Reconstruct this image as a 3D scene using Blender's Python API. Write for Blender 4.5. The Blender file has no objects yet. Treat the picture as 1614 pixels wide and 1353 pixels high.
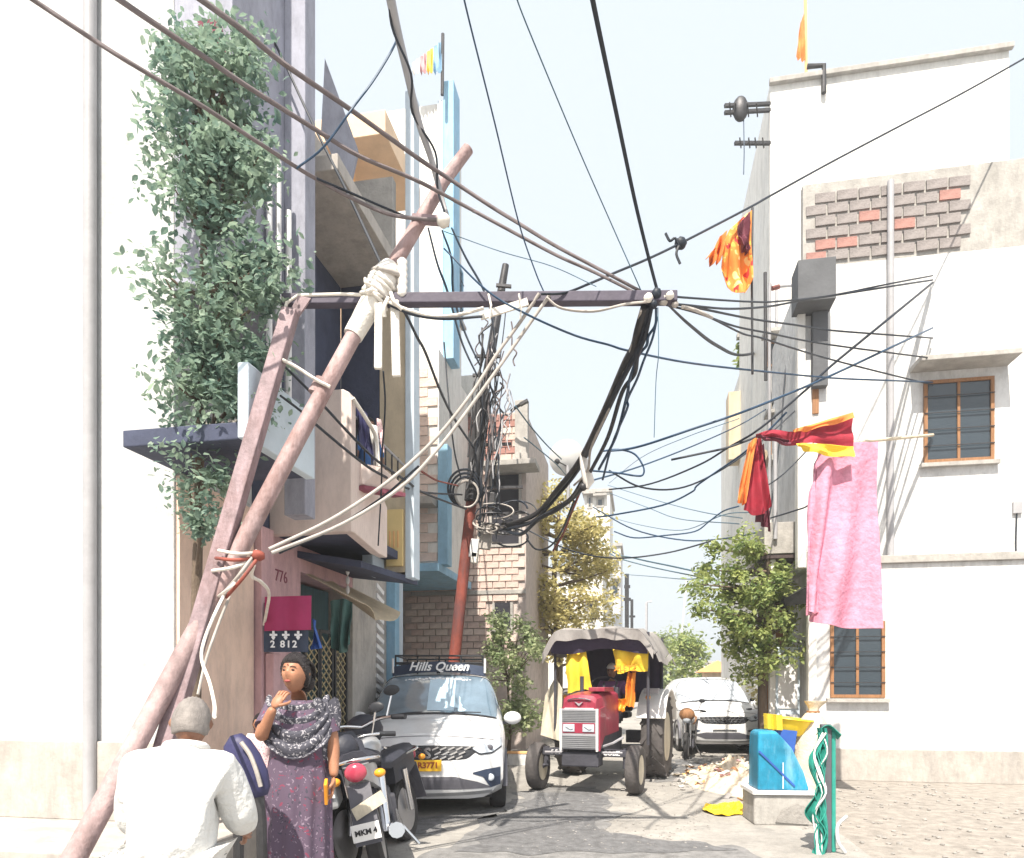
import bpy, bmesh, math, random
from mathutils import Vector, Matrix, noise
V = Vector
R = math.radians
random.seed(7)
sc = bpy.context.scene
C = sc.collection

# ------------------------------------------------------------------ camera
F0, CX, HY, EYE = 1100.0, 807.0, 1080.0, 1.5        # focal length and horizon in photo pixels (1614 wide)
YAW = R(10.45)
SA, CA = math.sin(YAW), math.cos(YAW)
FWD, RGT = V((-SA, CA, 0)), V((CA, SA, 0))
cam_d = bpy.data.cameras.new('camera')
cam = bpy.data.objects.new('camera', cam_d)
C.objects.link(cam)
cam.location = (0, 0, EYE)
cam.rotation_euler = (R(90), 0, YAW)
cam_d.sensor_fit = 'HORIZONTAL'
cam_d.sensor_width = 36
cam_d.lens = 36 * F0 / 1614
cam_d.shift_y = (HY - 676.5) / 1614
cam_d.clip_start = 0.05
cam_d.clip_end = 2000
sc.camera = cam

# ------------------------------------------------------------------ world, sun, exposure
SUN_EL = R(55)
SUN_TRAVEL = V((0.09, 0.996, 0)).normalized()       # where the light goes, seen from above
w = bpy.data.worlds.new('World')
sc.world = w
w.use_nodes = True
nt = w.node_tree
bg = nt.nodes['Background']
sky = nt.nodes.new('ShaderNodeTexSky')
sky.sky_type = 'NISHITA'
sky.sun_disc = False
sky.sun_elevation = SUN_EL
az = math.atan2(-SUN_TRAVEL.x, -SUN_TRAVEL.y)       # compass angle of the sun from +Y
sky.sun_rotation = az
sky.air_density = 1.0
sky.dust_density = 6.0
sky.ozone_density = 0.6
hz = nt.nodes.new('ShaderNodeMixRGB')                # an even bright haze over the whole dome
hz.inputs[0].default_value = 0.82
hz.inputs[2].default_value = (3.12, 3.36, 3.5, 1)
nt.links.new(sky.outputs[0], hz.inputs[1])
nt.links.new(hz.outputs[0], bg.inputs[0])
bg.inputs[1].default_value = 0.15
sun_d = bpy.data.lights.new('sun', 'SUN')
sun_d.energy = 4.3
sun_d.angle = R(0.55)
sun_d.color = (1.0, 0.92, 0.80)
sun = bpy.data.objects.new('sun', sun_d)
C.objects.link(sun)
sun_dir = V((SUN_TRAVEL.x * math.cos(SUN_EL), SUN_TRAVEL.y * math.cos(SUN_EL), -math.sin(SUN_EL)))
sun.rotation_euler = sun_dir.to_track_quat('-Z', 'Y').to_euler()
sun.location = (-4, -10, 20)
sc.view_settings.view_transform = 'Standard'
sc.view_settings.look = 'None'
sc.view_settings.gamma = 1
sc.view_settings.use_curve_mapping = False
sc.view_settings.exposure = 1.1
sc.cycles.max_bounces = 7
sc.cycles.transparent_max_bounces = 12
sc.cycles.use_denoising = True

# ------------------------------------------------------------------ measuring helpers
def P(px, py, t):
    """the place a photo pixel shows at camera depth t (metres)"""
    p = (FWD + RGT * ((px - CX) / F0)) * t
    p.z = EYE + (HY - py) * t / F0
    return p
def PX(px, py, x):
    return P(px, py, x / (-SA + (px - CX) / F0 * CA))
def PY(px, py, y):
    return P(px, py, y / (CA + (px - CX) / F0 * SA))
def G(px, py):
    return P(px, py, F0 * EYE / (py - HY))
def zat(py, t):
    return EYE + (HY - py) * t / F0
def lerp(a, b, t):
    return a + (b - a) * t
def crom(pts, n=6):
    """smooth curve through points"""
    if len(pts) < 3:
        return [V(p) for p in pts]
    q = [V(p) for p in pts]
    q = [q[0] * 2 - q[1]] + q + [q[-1] * 2 - q[-2]]
    out = []
    for i in range(1, len(q) - 2):
        a, b, c, d = q[i - 1:i + 3]
        for k in range(n):
            t = k / n
            out.append(0.5 * (2 * b + (c - a) * t + (2 * a - 5 * b + 4 * c - d) * t * t + (3 * b - 3 * c + d - a) * t ** 3))
    out.append(q[-2].copy())
    return out

# ------------------------------------------------------------------ materials
MATS = {}
def mat(name, col, rough=0.8, var=0.18, scale=5.0, bump=0.15, metal=0.0, stain=None, spec=0.4, bscale=None,
        trans=0.0, coat=0.0, sheen=0.0, stretch=None, bdist=0.02):
    """principled surface whose colour wanders with two layers of noise; stain = (colour, amount) adds blotches and streaks"""
    if name in MATS:
        return MATS[name]
    m = bpy.data.materials.new(name)
    m.use_nodes = True
    t = m.node_tree
    N, L = t.nodes, t.links
    b = N['Principled BSDF']
    tc = N.new('ShaderNodeTexCoord')
    src = tc.outputs['Object']
    if stretch:
        mp = N.new('ShaderNodeMapping')
        mp.inputs['Scale'].default_value = stretch
        L.new(src, mp.inputs[0])
        src = mp.outputs[0]
    n1 = N.new('ShaderNodeTexNoise')
    n1.inputs['Scale'].default_value = scale
    n1.inputs['Detail'].default_value = 6
    n1.inputs['Roughness'].default_value = 0.65
    L.new(src, n1.inputs['Vector'])
    rp = N.new('ShaderNodeValToRGB')
    c0 = tuple(max(0, x * (1 - var)) for x in col) + (1,)
    c1 = tuple(min(1, x * (1 + var * 0.7)) for x in col) + (1,)
    rp.color_ramp.elements[0].color = c0
    rp.color_ramp.elements[0].position = 0.3
    rp.color_ramp.elements[1].color = c1
    rp.color_ramp.elements[1].position = 0.7
    L.new(n1.outputs['Fac'], rp.inputs[0])
    out = rp.outputs[0]
    if stain:
        mp2 = N.new('ShaderNodeMapping')
        mp2.inputs['Scale'].default_value = (1.6, 1.6, 0.35)
        L.new(tc.outputs['Object'], mp2.inputs[0])
        n2 = N.new('ShaderNodeTexNoise')
        n2.inputs['Scale'].default_value = 2.2
        n2.inputs['Detail'].default_value = 8
        n2.inputs['Roughness'].default_value = 0.7
        L.new(mp2.outputs[0], n2.inputs['Vector'])
        r2 = N.new('ShaderNodeValToRGB')
        r2.color_ramp.elements[0].position = 0.52
        r2.color_ramp.elements[0].color = (0, 0, 0, 1)
        r2.color_ramp.elements[1].position = 0.72
        r2.color_ramp.elements[1].color = (stain[1],) * 3 + (1,)
        L.new(n2.outputs['Fac'], r2.inputs[0])
        mx = N.new('ShaderNodeMixRGB')
        L.new(r2.outputs[0], mx.inputs[0])
        L.new(out, mx.inputs[1])
        mx.inputs[2].default_value = tuple(stain[0]) + (1,)
        out = mx.outputs[0]
        # fine rain streaks and chips
        mp3 = N.new('ShaderNodeMapping')
        mp3.inputs['Scale'].default_value = (3.6, 3.6, 1.3)
        L.new(tc.outputs['Object'], mp3.inputs[0])
        n3 = N.new('ShaderNodeTexNoise')
        n3.inputs['Scale'].default_value = 1.7
        n3.inputs['Detail'].default_value = 7
        n3.inputs['Roughness'].default_value = 0.8
        L.new(mp3.outputs[0], n3.inputs['Vector'])
        r3 = N.new('ShaderNodeValToRGB')
        r3.color_ramp.elements[0].position = 0.36
        r3.color_ramp.elements[0].color = (1 - .38 * stain[1],) * 3 + (1,)
        r3.color_ramp.elements[1].position = 0.56
        L.new(n3.outputs['Fac'], r3.inputs[0])
        m3 = N.new('ShaderNodeMixRGB')
        m3.blend_type = 'MULTIPLY'
        m3.inputs[0].default_value = 1
        L.new(out, m3.inputs[1])
        L.new(r3.outputs[0], m3.inputs[2])
        out = m3.outputs[0]
    L.new(out, b.inputs['Base Color'])
    b.inputs['Roughness'].default_value = rough
    b.inputs['Metallic'].default_value = metal
    b.inputs['Specular IOR Level'].default_value = spec
    if coat:
        b.inputs['Coat Weight'].default_value = coat
        b.inputs['Coat Roughness'].default_value = 0.06
    if trans:
        b.inputs['Transmission Weight'].default_value = trans
    if bump:
        nb = N.new('ShaderNodeTexNoise')
        nb.inputs['Scale'].default_value = bscale or scale * 6
        nb.inputs['Detail'].default_value = 5
        L.new(src, nb.inputs['Vector'])
        bp = N.new('ShaderNodeBump')
        bp.inputs['Strength'].default_value = bump
        bp.inputs['Distance'].default_value = bdist
        L.new(nb.outputs['Fac'], bp.inputs['Height'])
        L.new(bp.outputs[0], b.inputs['Normal'])
    MATS[name] = m
    return m
def leafmat(name, c0, c1, trans=0.35):
    m = bpy.data.materials.new(name)
    m.use_nodes = True
    t = m.node_tree
    N, L = t.nodes, t.links
    b = N['Principled BSDF']
    tc = N.new('ShaderNodeTexCoord')
    n1 = N.new('ShaderNodeTexNoise')
    n1.inputs['Scale'].default_value = 3.5
    n1.inputs['Detail'].default_value = 7
    n1.inputs['Roughness'].default_value = 0.75
    L.new(tc.outputs['Object'], n1.inputs['Vector'])
    rp = N.new('ShaderNodeValToRGB')
    rp.color_ramp.elements[0].color = tuple(c0) + (1,)
    rp.color_ramp.elements[0].position = 0.36
    rp.color_ramp.elements[1].color = tuple(c1) + (1,)
    rp.color_ramp.elements[1].position = 0.64
    L.new(n1.outputs['Fac'], rp.inputs[0])
    L.new(rp.outputs[0], b.inputs['Base Color'])
    b.inputs['Roughness'].default_value = 0.5
    tr = N.new('ShaderNodeBsdfTranslucent')
    L.new(rp.outputs[0], tr.inputs[0])
    mx = N.new('ShaderNodeMixShader')
    mx.inputs[0].default_value = trans
    L.new(b.outputs[0], mx.inputs[1])
    L.new(tr.outputs[0], mx.inputs[2])
    L.new(mx.outputs[0], N['Material Output'].inputs[0])
    MATS[name] = m
    return m
def printmat(name, base, dots, scale=14, rough=0.85, cut=0.32, warp=0.6):
    """printed cloth: coloured cells scattered over a ground colour"""
    m = bpy.data.materials.new(name)
    m.use_nodes = True
    t = m.node_tree
    N, L = t.nodes, t.links
    b = N['Principled BSDF']
    tc = N.new('ShaderNodeTexCoord')
    nz = N.new('ShaderNodeTexNoise')
    nz.inputs['Scale'].default_value = scale * 0.8
    L.new(tc.outputs['Object'], nz.inputs['Vector'])
    ad = N.new('ShaderNodeMixRGB')
    ad.blend_type = 'ADD'
    ad.inputs[0].default_value = warp * 0.12
    L.new(tc.outputs['Object'], ad.inputs[1])
    L.new(nz.outputs['Color'], ad.inputs[2])
    prev = None
    col = N.new('ShaderNodeRGB')
    col.outputs[0].default_value = tuple(base) + (1,)
    out = col.outputs[0]
    for i, d in enumerate(dots):
        vo = N.new('ShaderNodeTexVoronoi')
        vo.inputs['Scale'].default_value = scale * (1 + 0.37 * i)
        L.new(ad.outputs[0], vo.inputs['Vector'])
        lt = N.new('ShaderNodeMath')
        lt.operation = 'LESS_THAN'
        lt.inputs[1].default_value = cut
        L.new(vo.outputs['Distance'], lt.inputs[0])
        mx = N.new('ShaderNodeMixRGB')
        L.new(lt.outputs[0], mx.inputs[0])
        L.new(out, mx.inputs[1])
        mx.inputs[2].default_value = tuple(d) + (1,)
        out = mx.outputs[0]
    L.new(out, b.inputs['Base Color'])
    b.inputs['Roughness'].default_value = rough
    MATS[name] = m
    return m

# ------------------------------------------------------------------ mesh building
class MB:
    def __init__(s):
        s.v, s.f = [], []
    def add(s, vs, fs):
        o = len(s.v)
        s.v.extend(tuple(x) for x in vs)
        s.f.extend(tuple(i + o for i in f) for f in fs)
        return s
    def box(s, a, b):
        (x0, y0, z0), (x1, y1, z1) = a, b
        return s.add([(x0, y0, z0), (x1, y0, z0), (x1, y1, z0), (x0, y1, z0), (x0, y0, z1), (x1, y0, z1), (x1, y1, z1), (x0, y1, z1)],
                     [(3, 2, 1, 0), (4, 5, 6, 7), (0, 1, 5, 4), (1, 2, 6, 5), (2, 3, 7, 6), (3, 0, 4, 7)])
    def obox(s, c, size, M=None):
        h = V(size) / 2
        vs = []
        for z in (-1, 1):
            for x, y in ((-1, -1), (1, -1), (1, 1), (-1, 1)):
                p = V((x * h.x, y * h.y, z * h.z))
                if M is not None:
                    p = M @ p
                vs.append(p + V(c))
        return s.add(vs, [(3, 2, 1, 0), (4, 5, 6, 7), (0, 1, 5, 4), (1, 2, 6, 5), (2, 3, 7, 6), (3, 0, 4, 7)])
    def bar(s, a, b, w, h=None, up=(0, 0, 1)):
        """rectangular bar from a to b"""
        a, b = V(a), V(b)
        d = (b - a).normalized()
        u = V(up)
        if abs(d.dot(u)) > 0.95:
            u = V((0, 1, 0))
        x = d.cross(u).normalized()
        y = x.cross(d).normalized()
        h = h or w
        vs = []
        for p in (a, b):
            for i, j in ((-1, -1), (1, -1), (1, 1), (-1, 1)):
                vs.append(p + x * (i * w / 2) + y * (j * h / 2))
        return s.add(vs, [(3, 2, 1, 0), (4, 5, 6, 7), (0, 1, 5, 4), (1, 2, 6, 5), (2, 3, 7, 6), (3, 0, 4, 7)])
    def tube(s, pts, r, n=6, flat=1.0):
        pts = [V(p) for p in pts]
        m = len(pts)
        if not isinstance(r, (list, tuple)):
            r = [r] * m
        d0 = (pts[1] - pts[0]).normalized()
        nrm = d0.orthogonal().normalized()
        vs = []
        for i in range(m):
            d = (pts[min(i + 1, m - 1)] - pts[max(i - 1, 0)])
            d = d.normalized() if d.length > 1e-9 else d0
            nrm = nrm - d * nrm.dot(d)
            nrm = nrm.normalized() if nrm.length > 1e-6 else d.orthogonal().normalized()
            bn = d.cross(nrm)
            for k in range(n):
                a = 2 * math.pi * k / n
                vs.append(pts[i] + (nrm * math.cos(a) + bn * math.sin(a) * flat) * r[i])
        fs = []
        for i in range(m - 1):
            for k in range(n):
                k2 = (k + 1) % n
                fs.append((i * n + k, i * n + k2, (i + 1) * n + k2, (i + 1) * n + k))
        fs.append(tuple(range(n - 1, -1, -1)))
        fs.append(tuple((m - 1) * n + k for k in range(n)))
        return s.add(vs, fs)
    def lathe(s, prof, n=24, M=None):
        """profile (radius, height) turned about local z"""
        vs, fs = [], []
        for r, z in prof:
            for k in range(n):
                a = 2 * math.pi * k / n
                p = V((r * math.cos(a), r * math.sin(a), z))
                vs.append(M @ p if M is not None else p)
        for i in range(len(prof) - 1):
            for k in range(n):
                k2 = (k + 1) % n
                fs.append((i * n + k, i * n + k2, (i + 1) * n + k2, (i + 1) * n + k))
        if prof[0][0] > 1e-5:
            fs.append(tuple(range(n - 1, -1, -1)))
        if prof[-1][0] > 1e-5:
            fs.append(tuple((len(prof) - 1) * n + k for k in range(n)))
        return s.add(vs, fs)
    def loft(s, rings, cap=True, close=True):
        n = len(rings[0])
        vs = [p for r in rings for p in r]
        fs = []
        for i in range(len(rings) - 1):
            for k in range(n if close else n - 1):
                k2 = (k + 1) % n
                fs.append((i * n + k, i * n + k2, (i + 1) * n + k2, (i + 1) * n + k))
        if cap and close:
            fs.append(tuple(range(n - 1, -1, -1)))
            fs.append(tuple((len(rings) - 1) * n + k for k in range(n)))
        return s.add(vs, fs)
    def prism(s, poly, off):
        """polygon (3-D points) pushed along off"""
        n = len(poly)
        off = V(off)
        a = [V(p) for p in poly]
        vs = a + [p + off for p in a]
        fs = [tuple(range(n - 1, -1, -1)), tuple(range(n, 2 * n))]
        fs += [(k, (k + 1) % n, n + (k + 1) % n, n + k) for k in range(n)]
        return s.add(vs, fs)
    def sheet(s, fn, nu, nv, thick=0.0):
        """grid fn(u, v); thick > 0 gives it a back"""
        g = [[V(fn(i / nu, j / nv)) for j in range(nv + 1)] for i in range(nu + 1)]
        vs = [p for row in g for p in row]
        k = nv + 1
        fs = [(i * k + j, (i + 1) * k + j, (i + 1) * k + j + 1, i * k + j + 1) for i in range(nu) for j in range(nv)]
        if thick:
            o = len(vs)
            for i in range(nu + 1):
                for j in range(nv + 1):
                    du = g[min(i + 1, nu)][j] - g[max(i - 1, 0)][j]
                    dv = g[i][min(j + 1, nv)] - g[i][max(j - 1, 0)]
                    nn = du.cross(dv)
                    nn = nn.normalized() if nn.length > 1e-9 else V((0, 0, 1))
                    vs.append(g[i][j] - nn * thick)
            fs += [tuple(reversed([q + o for q in f])) for f in fs]
            rim = [(i, 0) for i in range(nu + 1)] + [(nu, j) for j in range(1, nv + 1)] + \
                  [(i, nv) for i in range(nu - 1, -1, -1)] + [(0, j) for j in range(nv - 1, 0, -1)]
            ids = [i * k + j for i, j in rim]
            fs += [(ids[q], ids[q - 1], ids[q - 1] + o, ids[q] + o) for q in range(len(ids))]
        return s.add(vs, fs)
    def ball(s, c, r, n=12, m=8, M=None, fn=None):
        c = V(c)
        if not isinstance(r, (tuple, list, Vector)):
            r = (r, r, r)
        vs, fs = [], []
        for i in range(m + 1):
            th = math.pi * i / m
            for k in range(n):
                a = 2 * math.pi * k / n
                d = V((math.sin(th) * math.cos(a), math.sin(th) * math.sin(a), math.cos(th)))
                p = V((d.x * r[0], d.y * r[1], d.z * r[2]))
                if fn:
                    p = fn(d, p)
                if M is not None:
                    p = M @ p
                vs.append(p + c)
        for i in range(m):
            for k in range(n):
                k2 = (k + 1) % n
                fs.append((i * n + k, (i + 1) * n + k, (i + 1) * n + k2, i * n + k2))
        return s.add(vs, fs)
    def mesh(s, name, m=None, smooth=None):
        me = bpy.data.meshes.new(name)
        me.from_pydata(s.v, [], s.f)
        me.validate()
        if m is not None:
            me.materials.append(MATS[m] if isinstance(m, str) else m)
        if smooth is not None:
            me.polygons.foreach_set('use_smooth', [True] * len(me.polygons))
            me.set_sharp_from_angle(angle=R(smooth))
        me.update()
        return me
    def build(s, name, m, parent=None, world=False, smooth=None, bevel=0, kind=None):
        o = bpy.data.objects.new(name, s.mesh(name, m, smooth))
        C.objects.link(o)
        if parent is not None:
            o.parent = parent
            if world:
                o.matrix_parent_inverse = base_matrix(parent).inverted()
        if bevel:
            b = o.modifiers.new('bevel', 'BEVEL')
            b.width = bevel
            b.segments = 2
            b.limit_method = 'ANGLE'
            b.angle_limit = R(35)
        if kind:
            o['kind'] = kind
        return o
def base_matrix(o):
    m = Matrix.LocRotScale(o.location, o.rotation_euler, o.scale)
    if o.parent is not None:
        m = base_matrix(o.parent) @ o.matrix_parent_inverse @ m
    return m
def tag(o, label, cat, group=None):
    o['label'] = label
    o['category'] = cat
    if group:
        o['group'] = group
    return o
def thing(name, label, cat, loc=(0, 0, 0), rotz=0.0, group=None, scale=1.0):
    o = bpy.data.objects.new(name, None)
    C.objects.link(o)
    o.empty_display_size = 0.2
    o.location = loc
    o.rotation_euler = (0, 0, rotz)
    o.scale = (scale,) * 3
    return tag(o, label, cat, group)
def struct(mb, name, m, smooth=None, bevel=0, kind='structure'):
    return mb.build(name, m, kind=kind, smooth=smooth, bevel=bevel)
def piece(me, name, parent, loc, rot=(0, 0, 0), scale=(1, 1, 1)):
    """one of many alike pieces, sharing mesh data; world position under a parent"""
    o = bpy.data.objects.new(name, me)
    C.objects.link(o)
    o.parent = parent
    o.matrix_parent_inverse = base_matrix(parent).inverted()
    o.location = loc
    o.rotation_euler = rot
    o.scale = scale
    return o
def copy_tree(o, parent=None):
    c = o.copy()
    C.objects.link(c)
    c.parent = parent
    for ch in [x for x in bpy.data.objects if x.parent == o]:
        copy_tree(ch, c)
    return c
def text_mb(txt, size, M, depth=0.003, shear=0.0, bold=0.0, space=1.0):
    """lettering as mesh: built flat in x-y (centred), then placed by matrix M"""
    cu = bpy.data.curves.new('lettering', 'FONT')
    cu.body = txt
    cu.size = size
    cu.extrude = depth
    cu.shear = shear
    cu.offset = bold
    cu.space_character = space
    cu.align_x = 'CENTER'
    cu.align_y = 'CENTER'
    cu.resolution_u = 3
    o = bpy.data.objects.new('lettering', cu)
    C.objects.link(o)
    dg = bpy.context.evaluated_depsgraph_get()
    me = bpy.data.meshes.new_from_object(o.evaluated_get(dg))
    mb = MB()
    mb.add([M @ v.co for v in me.vertices], [tuple(p.vertices) for p in me.polygons])
    bpy.data.objects.remove(o)
    bpy.data.curves.remove(cu)
    bpy.data.meshes.remove(me)
    return mb
def frame(o, x, y):
    """matrix with origin o, local x along x, local y along y"""
    x = V(x).normalized()
    z = x.cross(V(y)).normalized()
    y = z.cross(x)
    m = Matrix((x, y, z)).transposed().to_4x4()
    m.translation = V(o)
    return m
def nz(p, s=1.0):
    return noise.noise(V(p) * s)
# ------------------------------------------------------------------ materials of the place
mat('dust', (0.29, 0.265, 0.24), 0.95, 0.35, 7, 0.6, bscale=30)
mat('road', (0.34, 0.325, 0.305), 0.92, 0.22, 1.1, 0.5, stain=((0.17, 0.165, 0.165), 0.55), bscale=40)
mat('asphalt', (0.155, 0.156, 0.163), 0.9, 0.4, 9, 0.9, bscale=55)
mat('stone', (0.30, 0.285, 0.27), 0.9, 0.35, 6, 0.5)
mat('limewash', (0.64, 0.645, 0.65), 0.9, 0.09, 1.8, 0.35, stain=((0.38, 0.375, 0.365), 0.6), bdist=.04)
mat('gable_wash', (0.53, 0.54, 0.55), 0.92, 0.13, 1.6, 0.4, stain=((0.33, 0.325, 0.32), 0.45), bdist=.03)
mat('shaded_dark_grey', (0.10, 0.105, 0.115), 0.8, 0.2, 3, 0.2)  # shade of the balcony underside put into the colour
mat('worn_asphalt', (0.21, 0.208, 0.21), 0.95, 0.35, 7, 0.8, bscale=50)
mat('white_wall', (0.74, 0.73, 0.70), 0.9, 0.08, 2, 0.2, stain=((0.40, 0.38, 0.35), 0.45))
mat('cream_wall', (0.80, 0.60, 0.49), 0.9, 0.10, 2.4, 0.2, stain=((0.42, 0.33, 0.29), 0.45))
mat('blue_grey_wall', (0.34, 0.35, 0.42), 0.9, 0.15, 2, 0.25, stain=((0.22, 0.22, 0.27), 0.6))
mat('grey_plaster', (0.44, 0.41, 0.38), 0.9, 0.18, 3, 0.3, stain=((0.22, 0.21, 0.21), 0.5))
mat('pink_wall', (0.58, 0.37, 0.39), 0.85, 0.12, 2.5, 0.2, stain=((0.30, 0.19, 0.22), 0.5))
mat('bay_wall', (0.72, 0.61, 0.565), 0.88, 0.07, 2.0, 0.15, stain=((0.48, 0.42, 0.41), 0.35))
mat('slate_shade', (0.055, 0.065, 0.11), 0.8, 0.25, 4, 0.2)  # slate blue darkened so the recess and underside shade sits in the colour
mat('beige_panel', (0.60, 0.50, 0.36), 0.85, 0.12, 3, 0.15, stain=((0.4, 0.32, 0.24), 0.4))
mat('yellow_panel', (0.74, 0.56, 0.26), 0.8, 0.1, 3, 0.1)
mat('sky_blue', (0.28, 0.50, 0.68), 0.75, 0.14, 3, 0.15, stain=((0.5, 0.55, 0.58), 0.35))
mat('pale_blue', (0.55, 0.64, 0.72), 0.8, 0.1, 3, 0.15)
mat('orange_paint', (0.78, 0.44, 0.20), 0.8, 0.15, 3, 0.15)
mat('peach_paint', (0.80, 0.60, 0.42), 0.8, 0.12, 3, 0.15)
mat('concrete', (0.40, 0.385, 0.365), 0.9, 0.2, 4, 0.4, stain=((0.25, 0.24, 0.22), 0.5))
mat('mortar', (0.52, 0.45, 0.42), 0.95, 0.2, 5, 0.5)
mat('brick_pale', (0.60, 0.46, 0.41), 0.92, 0.22, 5, 0.5)
mat('brick_pale_b', (0.66, 0.54, 0.48), 0.92, 0.2, 5, 0.5)
mat('brick_red', (0.36, 0.19, 0.165), 0.92, 0.28, 5, 0.5)
mat('brick_grey', (0.26, 0.235, 0.23), 0.92, 0.3, 6, 0.5)
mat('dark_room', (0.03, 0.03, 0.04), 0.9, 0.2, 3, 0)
mat('dark_wood', (0.07, 0.05, 0.05), 0.7, 0.3, 8, 0.2, stretch=(6, 6, 0.6))
mat('brown_wood', (0.30, 0.15, 0.07), 0.7, 0.3, 8, 0.2, stretch=(6, 6, 0.6))
mat('iron', (0.06, 0.06, 0.065), 0.5, 0.3, 8, 0.1, metal=0.6)
mat('brass_grille', (0.46, 0.38, 0.23), 0.5, 0.25, 8, 0.1, metal=0.3)
mat('white_pipe', (0.72, 0.72, 0.73), 0.45, 0.08, 5, 0.05)
mat('grey_pipe', (0.36, 0.36, 0.38), 0.5, 0.12, 5, 0.05)
mat('maroon', (0.22, 0.06, 0.09), 0.7, 0.2, 3, 0.1)
mat('glass', (0.04, 0.055, 0.07), 0.06, 0.1, 2, 0, spec=0.6)
mat('teal_door', (0.05, 0.11, 0.13), 0.6, 0.25, 4, 0.1, stretch=(5, 5, 0.5))
mat('black_cable', (0.014, 0.02, 0.032), 0.55, 0.2, 9, 0)
mat('blue_cable', (0.02, 0.055, 0.11), 0.5, 0.2, 9, 0)
mat('thin_cable', (0.07, 0.14, 0.19), 0.5, 0.2, 9, 0)
mat('grey_cable', (0.40, 0.37, 0.345), 0.7, 0.22, 9, 0.1)
mat('white_rope', (0.72, 0.68, 0.62), 0.85, 0.15, 12, 0.2)
mat('green_paint', (0.03, 0.30, 0.24), 0.5, 0.2, 6, 0.1)

# ------------------------------------------------------------------ ground and road
def ground_z(x, y):
    return 0.0
g = MB()
g.add([(-90, -30, 0), (90, -30, 0), (90, 170, 0), (-90, 170, 0)], [(0, 1, 2, 3)])
struct(g, 'ground', 'dust')
def ragged(pts, z, amp=0.05, step=0.12, seed=0):
    """flat sheet with a ragged outline"""
    out = []
    n = len(pts)
    for i in range(n):
        a, b = V((*pts[i], 0)), V((*pts[(i + 1) % n], 0))
        k = max(2, int((b - a).length / step))
        for j in range(k):
            p = a.lerp(b, j / k)
            p.x += amp * nz((p.x * 3, p.y * 3, seed)) * 2
            p.y += amp * nz((p.y * 3, p.x * 3, seed + 9)) * 2
            out.append((p.x, p.y, z))
    return MB().add(out, [tuple(range(len(out)))])
rd = MB()
rd.add([(-2.95, -8, .004), (1.95, -8, .004), (2.1, 90, .004), (-3.1, 90, .004)], [(0, 1, 2, 3)])
struct(rd, 'road', 'road')
def gp(*a):
    return [tuple(G(x, y).xy) for x, y in a]
PATCH0 = gp((838, 1248), (935, 1246), (958, 1262), (946, 1280), (985, 1285), (942, 1296), (950, 1312), (1010, 1322), (1130, 1333), (1180, 1350), (700, 1352), (745, 1322), (768, 1296), (802, 1280))
PATCH1 = gp((610, 1294), (690, 1288), (790, 1276), (800, 1283), (690, 1300), (700, 1312), (600, 1322))
PATCH2 = gp((1015, 1205), (1090, 1195), (1125, 1207), (1100, 1222), (1040, 1232), (1000, 1226))
def grown(pts, k):
    cx = sum(p[0] for p in pts) / len(pts)
    cy = sum(p[1] for p in pts) / len(pts)
    return [(cx + (x - cx) * k, cy + (y - cy) * k) for x, y in pts]
for i, pp in enumerate((PATCH0, PATCH1, PATCH2)):
    struct(ragged(grown(pp, 1.13), .0075, .10, .06, seed=i * 5 + 1), 'road_patch', 'worn_asphalt')
    struct(ragged(grown(pp, .92), .0110, .09, .05, seed=i * 5 + 3), 'road_patch', 'asphalt')
# loose stones on the broken road edge
st = MB()
rs = random.Random(3)
def stone(mb, x, y, r, z=0.0):
    k = 6
    rg = []
    for h, q in ((0, .8), (.45, 1), (.9, .55)):
        rg.append([(x + r * q * math.cos(6.283 * i / k + x) * rs.uniform(.7, 1.2), y + r * q * math.sin(6.283 * i / k + x) * rs.uniform(.7, 1.2), z + r * h * .8) for i in range(k)])
    mb.loft(rg)
for i in range(520):
    px, py = rs.uniform(800, 1120), rs.uniform(1215, 1345)
    p = G(px, py)
    stone(st, p.x, p.y, rs.uniform(.004, .016), .004)
for i in range(420):
    p = V((rs.uniform(1.6, 4.5), rs.uniform(4.2, 11.5), 0))
    stone(st, p.x, p.y, rs.uniform(.006, .03), 0)
for i in range(160):
    p = G(rs.gauss(1090, 40), rs.uniform(1185, 1250))
    stone(st, p.x, p.y, rs.uniform(.012, .05), .004)
struct(st, 'gravel', 'stone', kind='stuff')
# raised house plinth on the left, with a step
pl = MB()
pl.box((-9, 3.9, 0), (-2.92, 9.5, .42))
pl.box((-2.92, 5.2, 0), (-2.62, 6.9, .2))
struct(pl, 'pavement', 'grey_plaster', bevel=.015)

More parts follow.
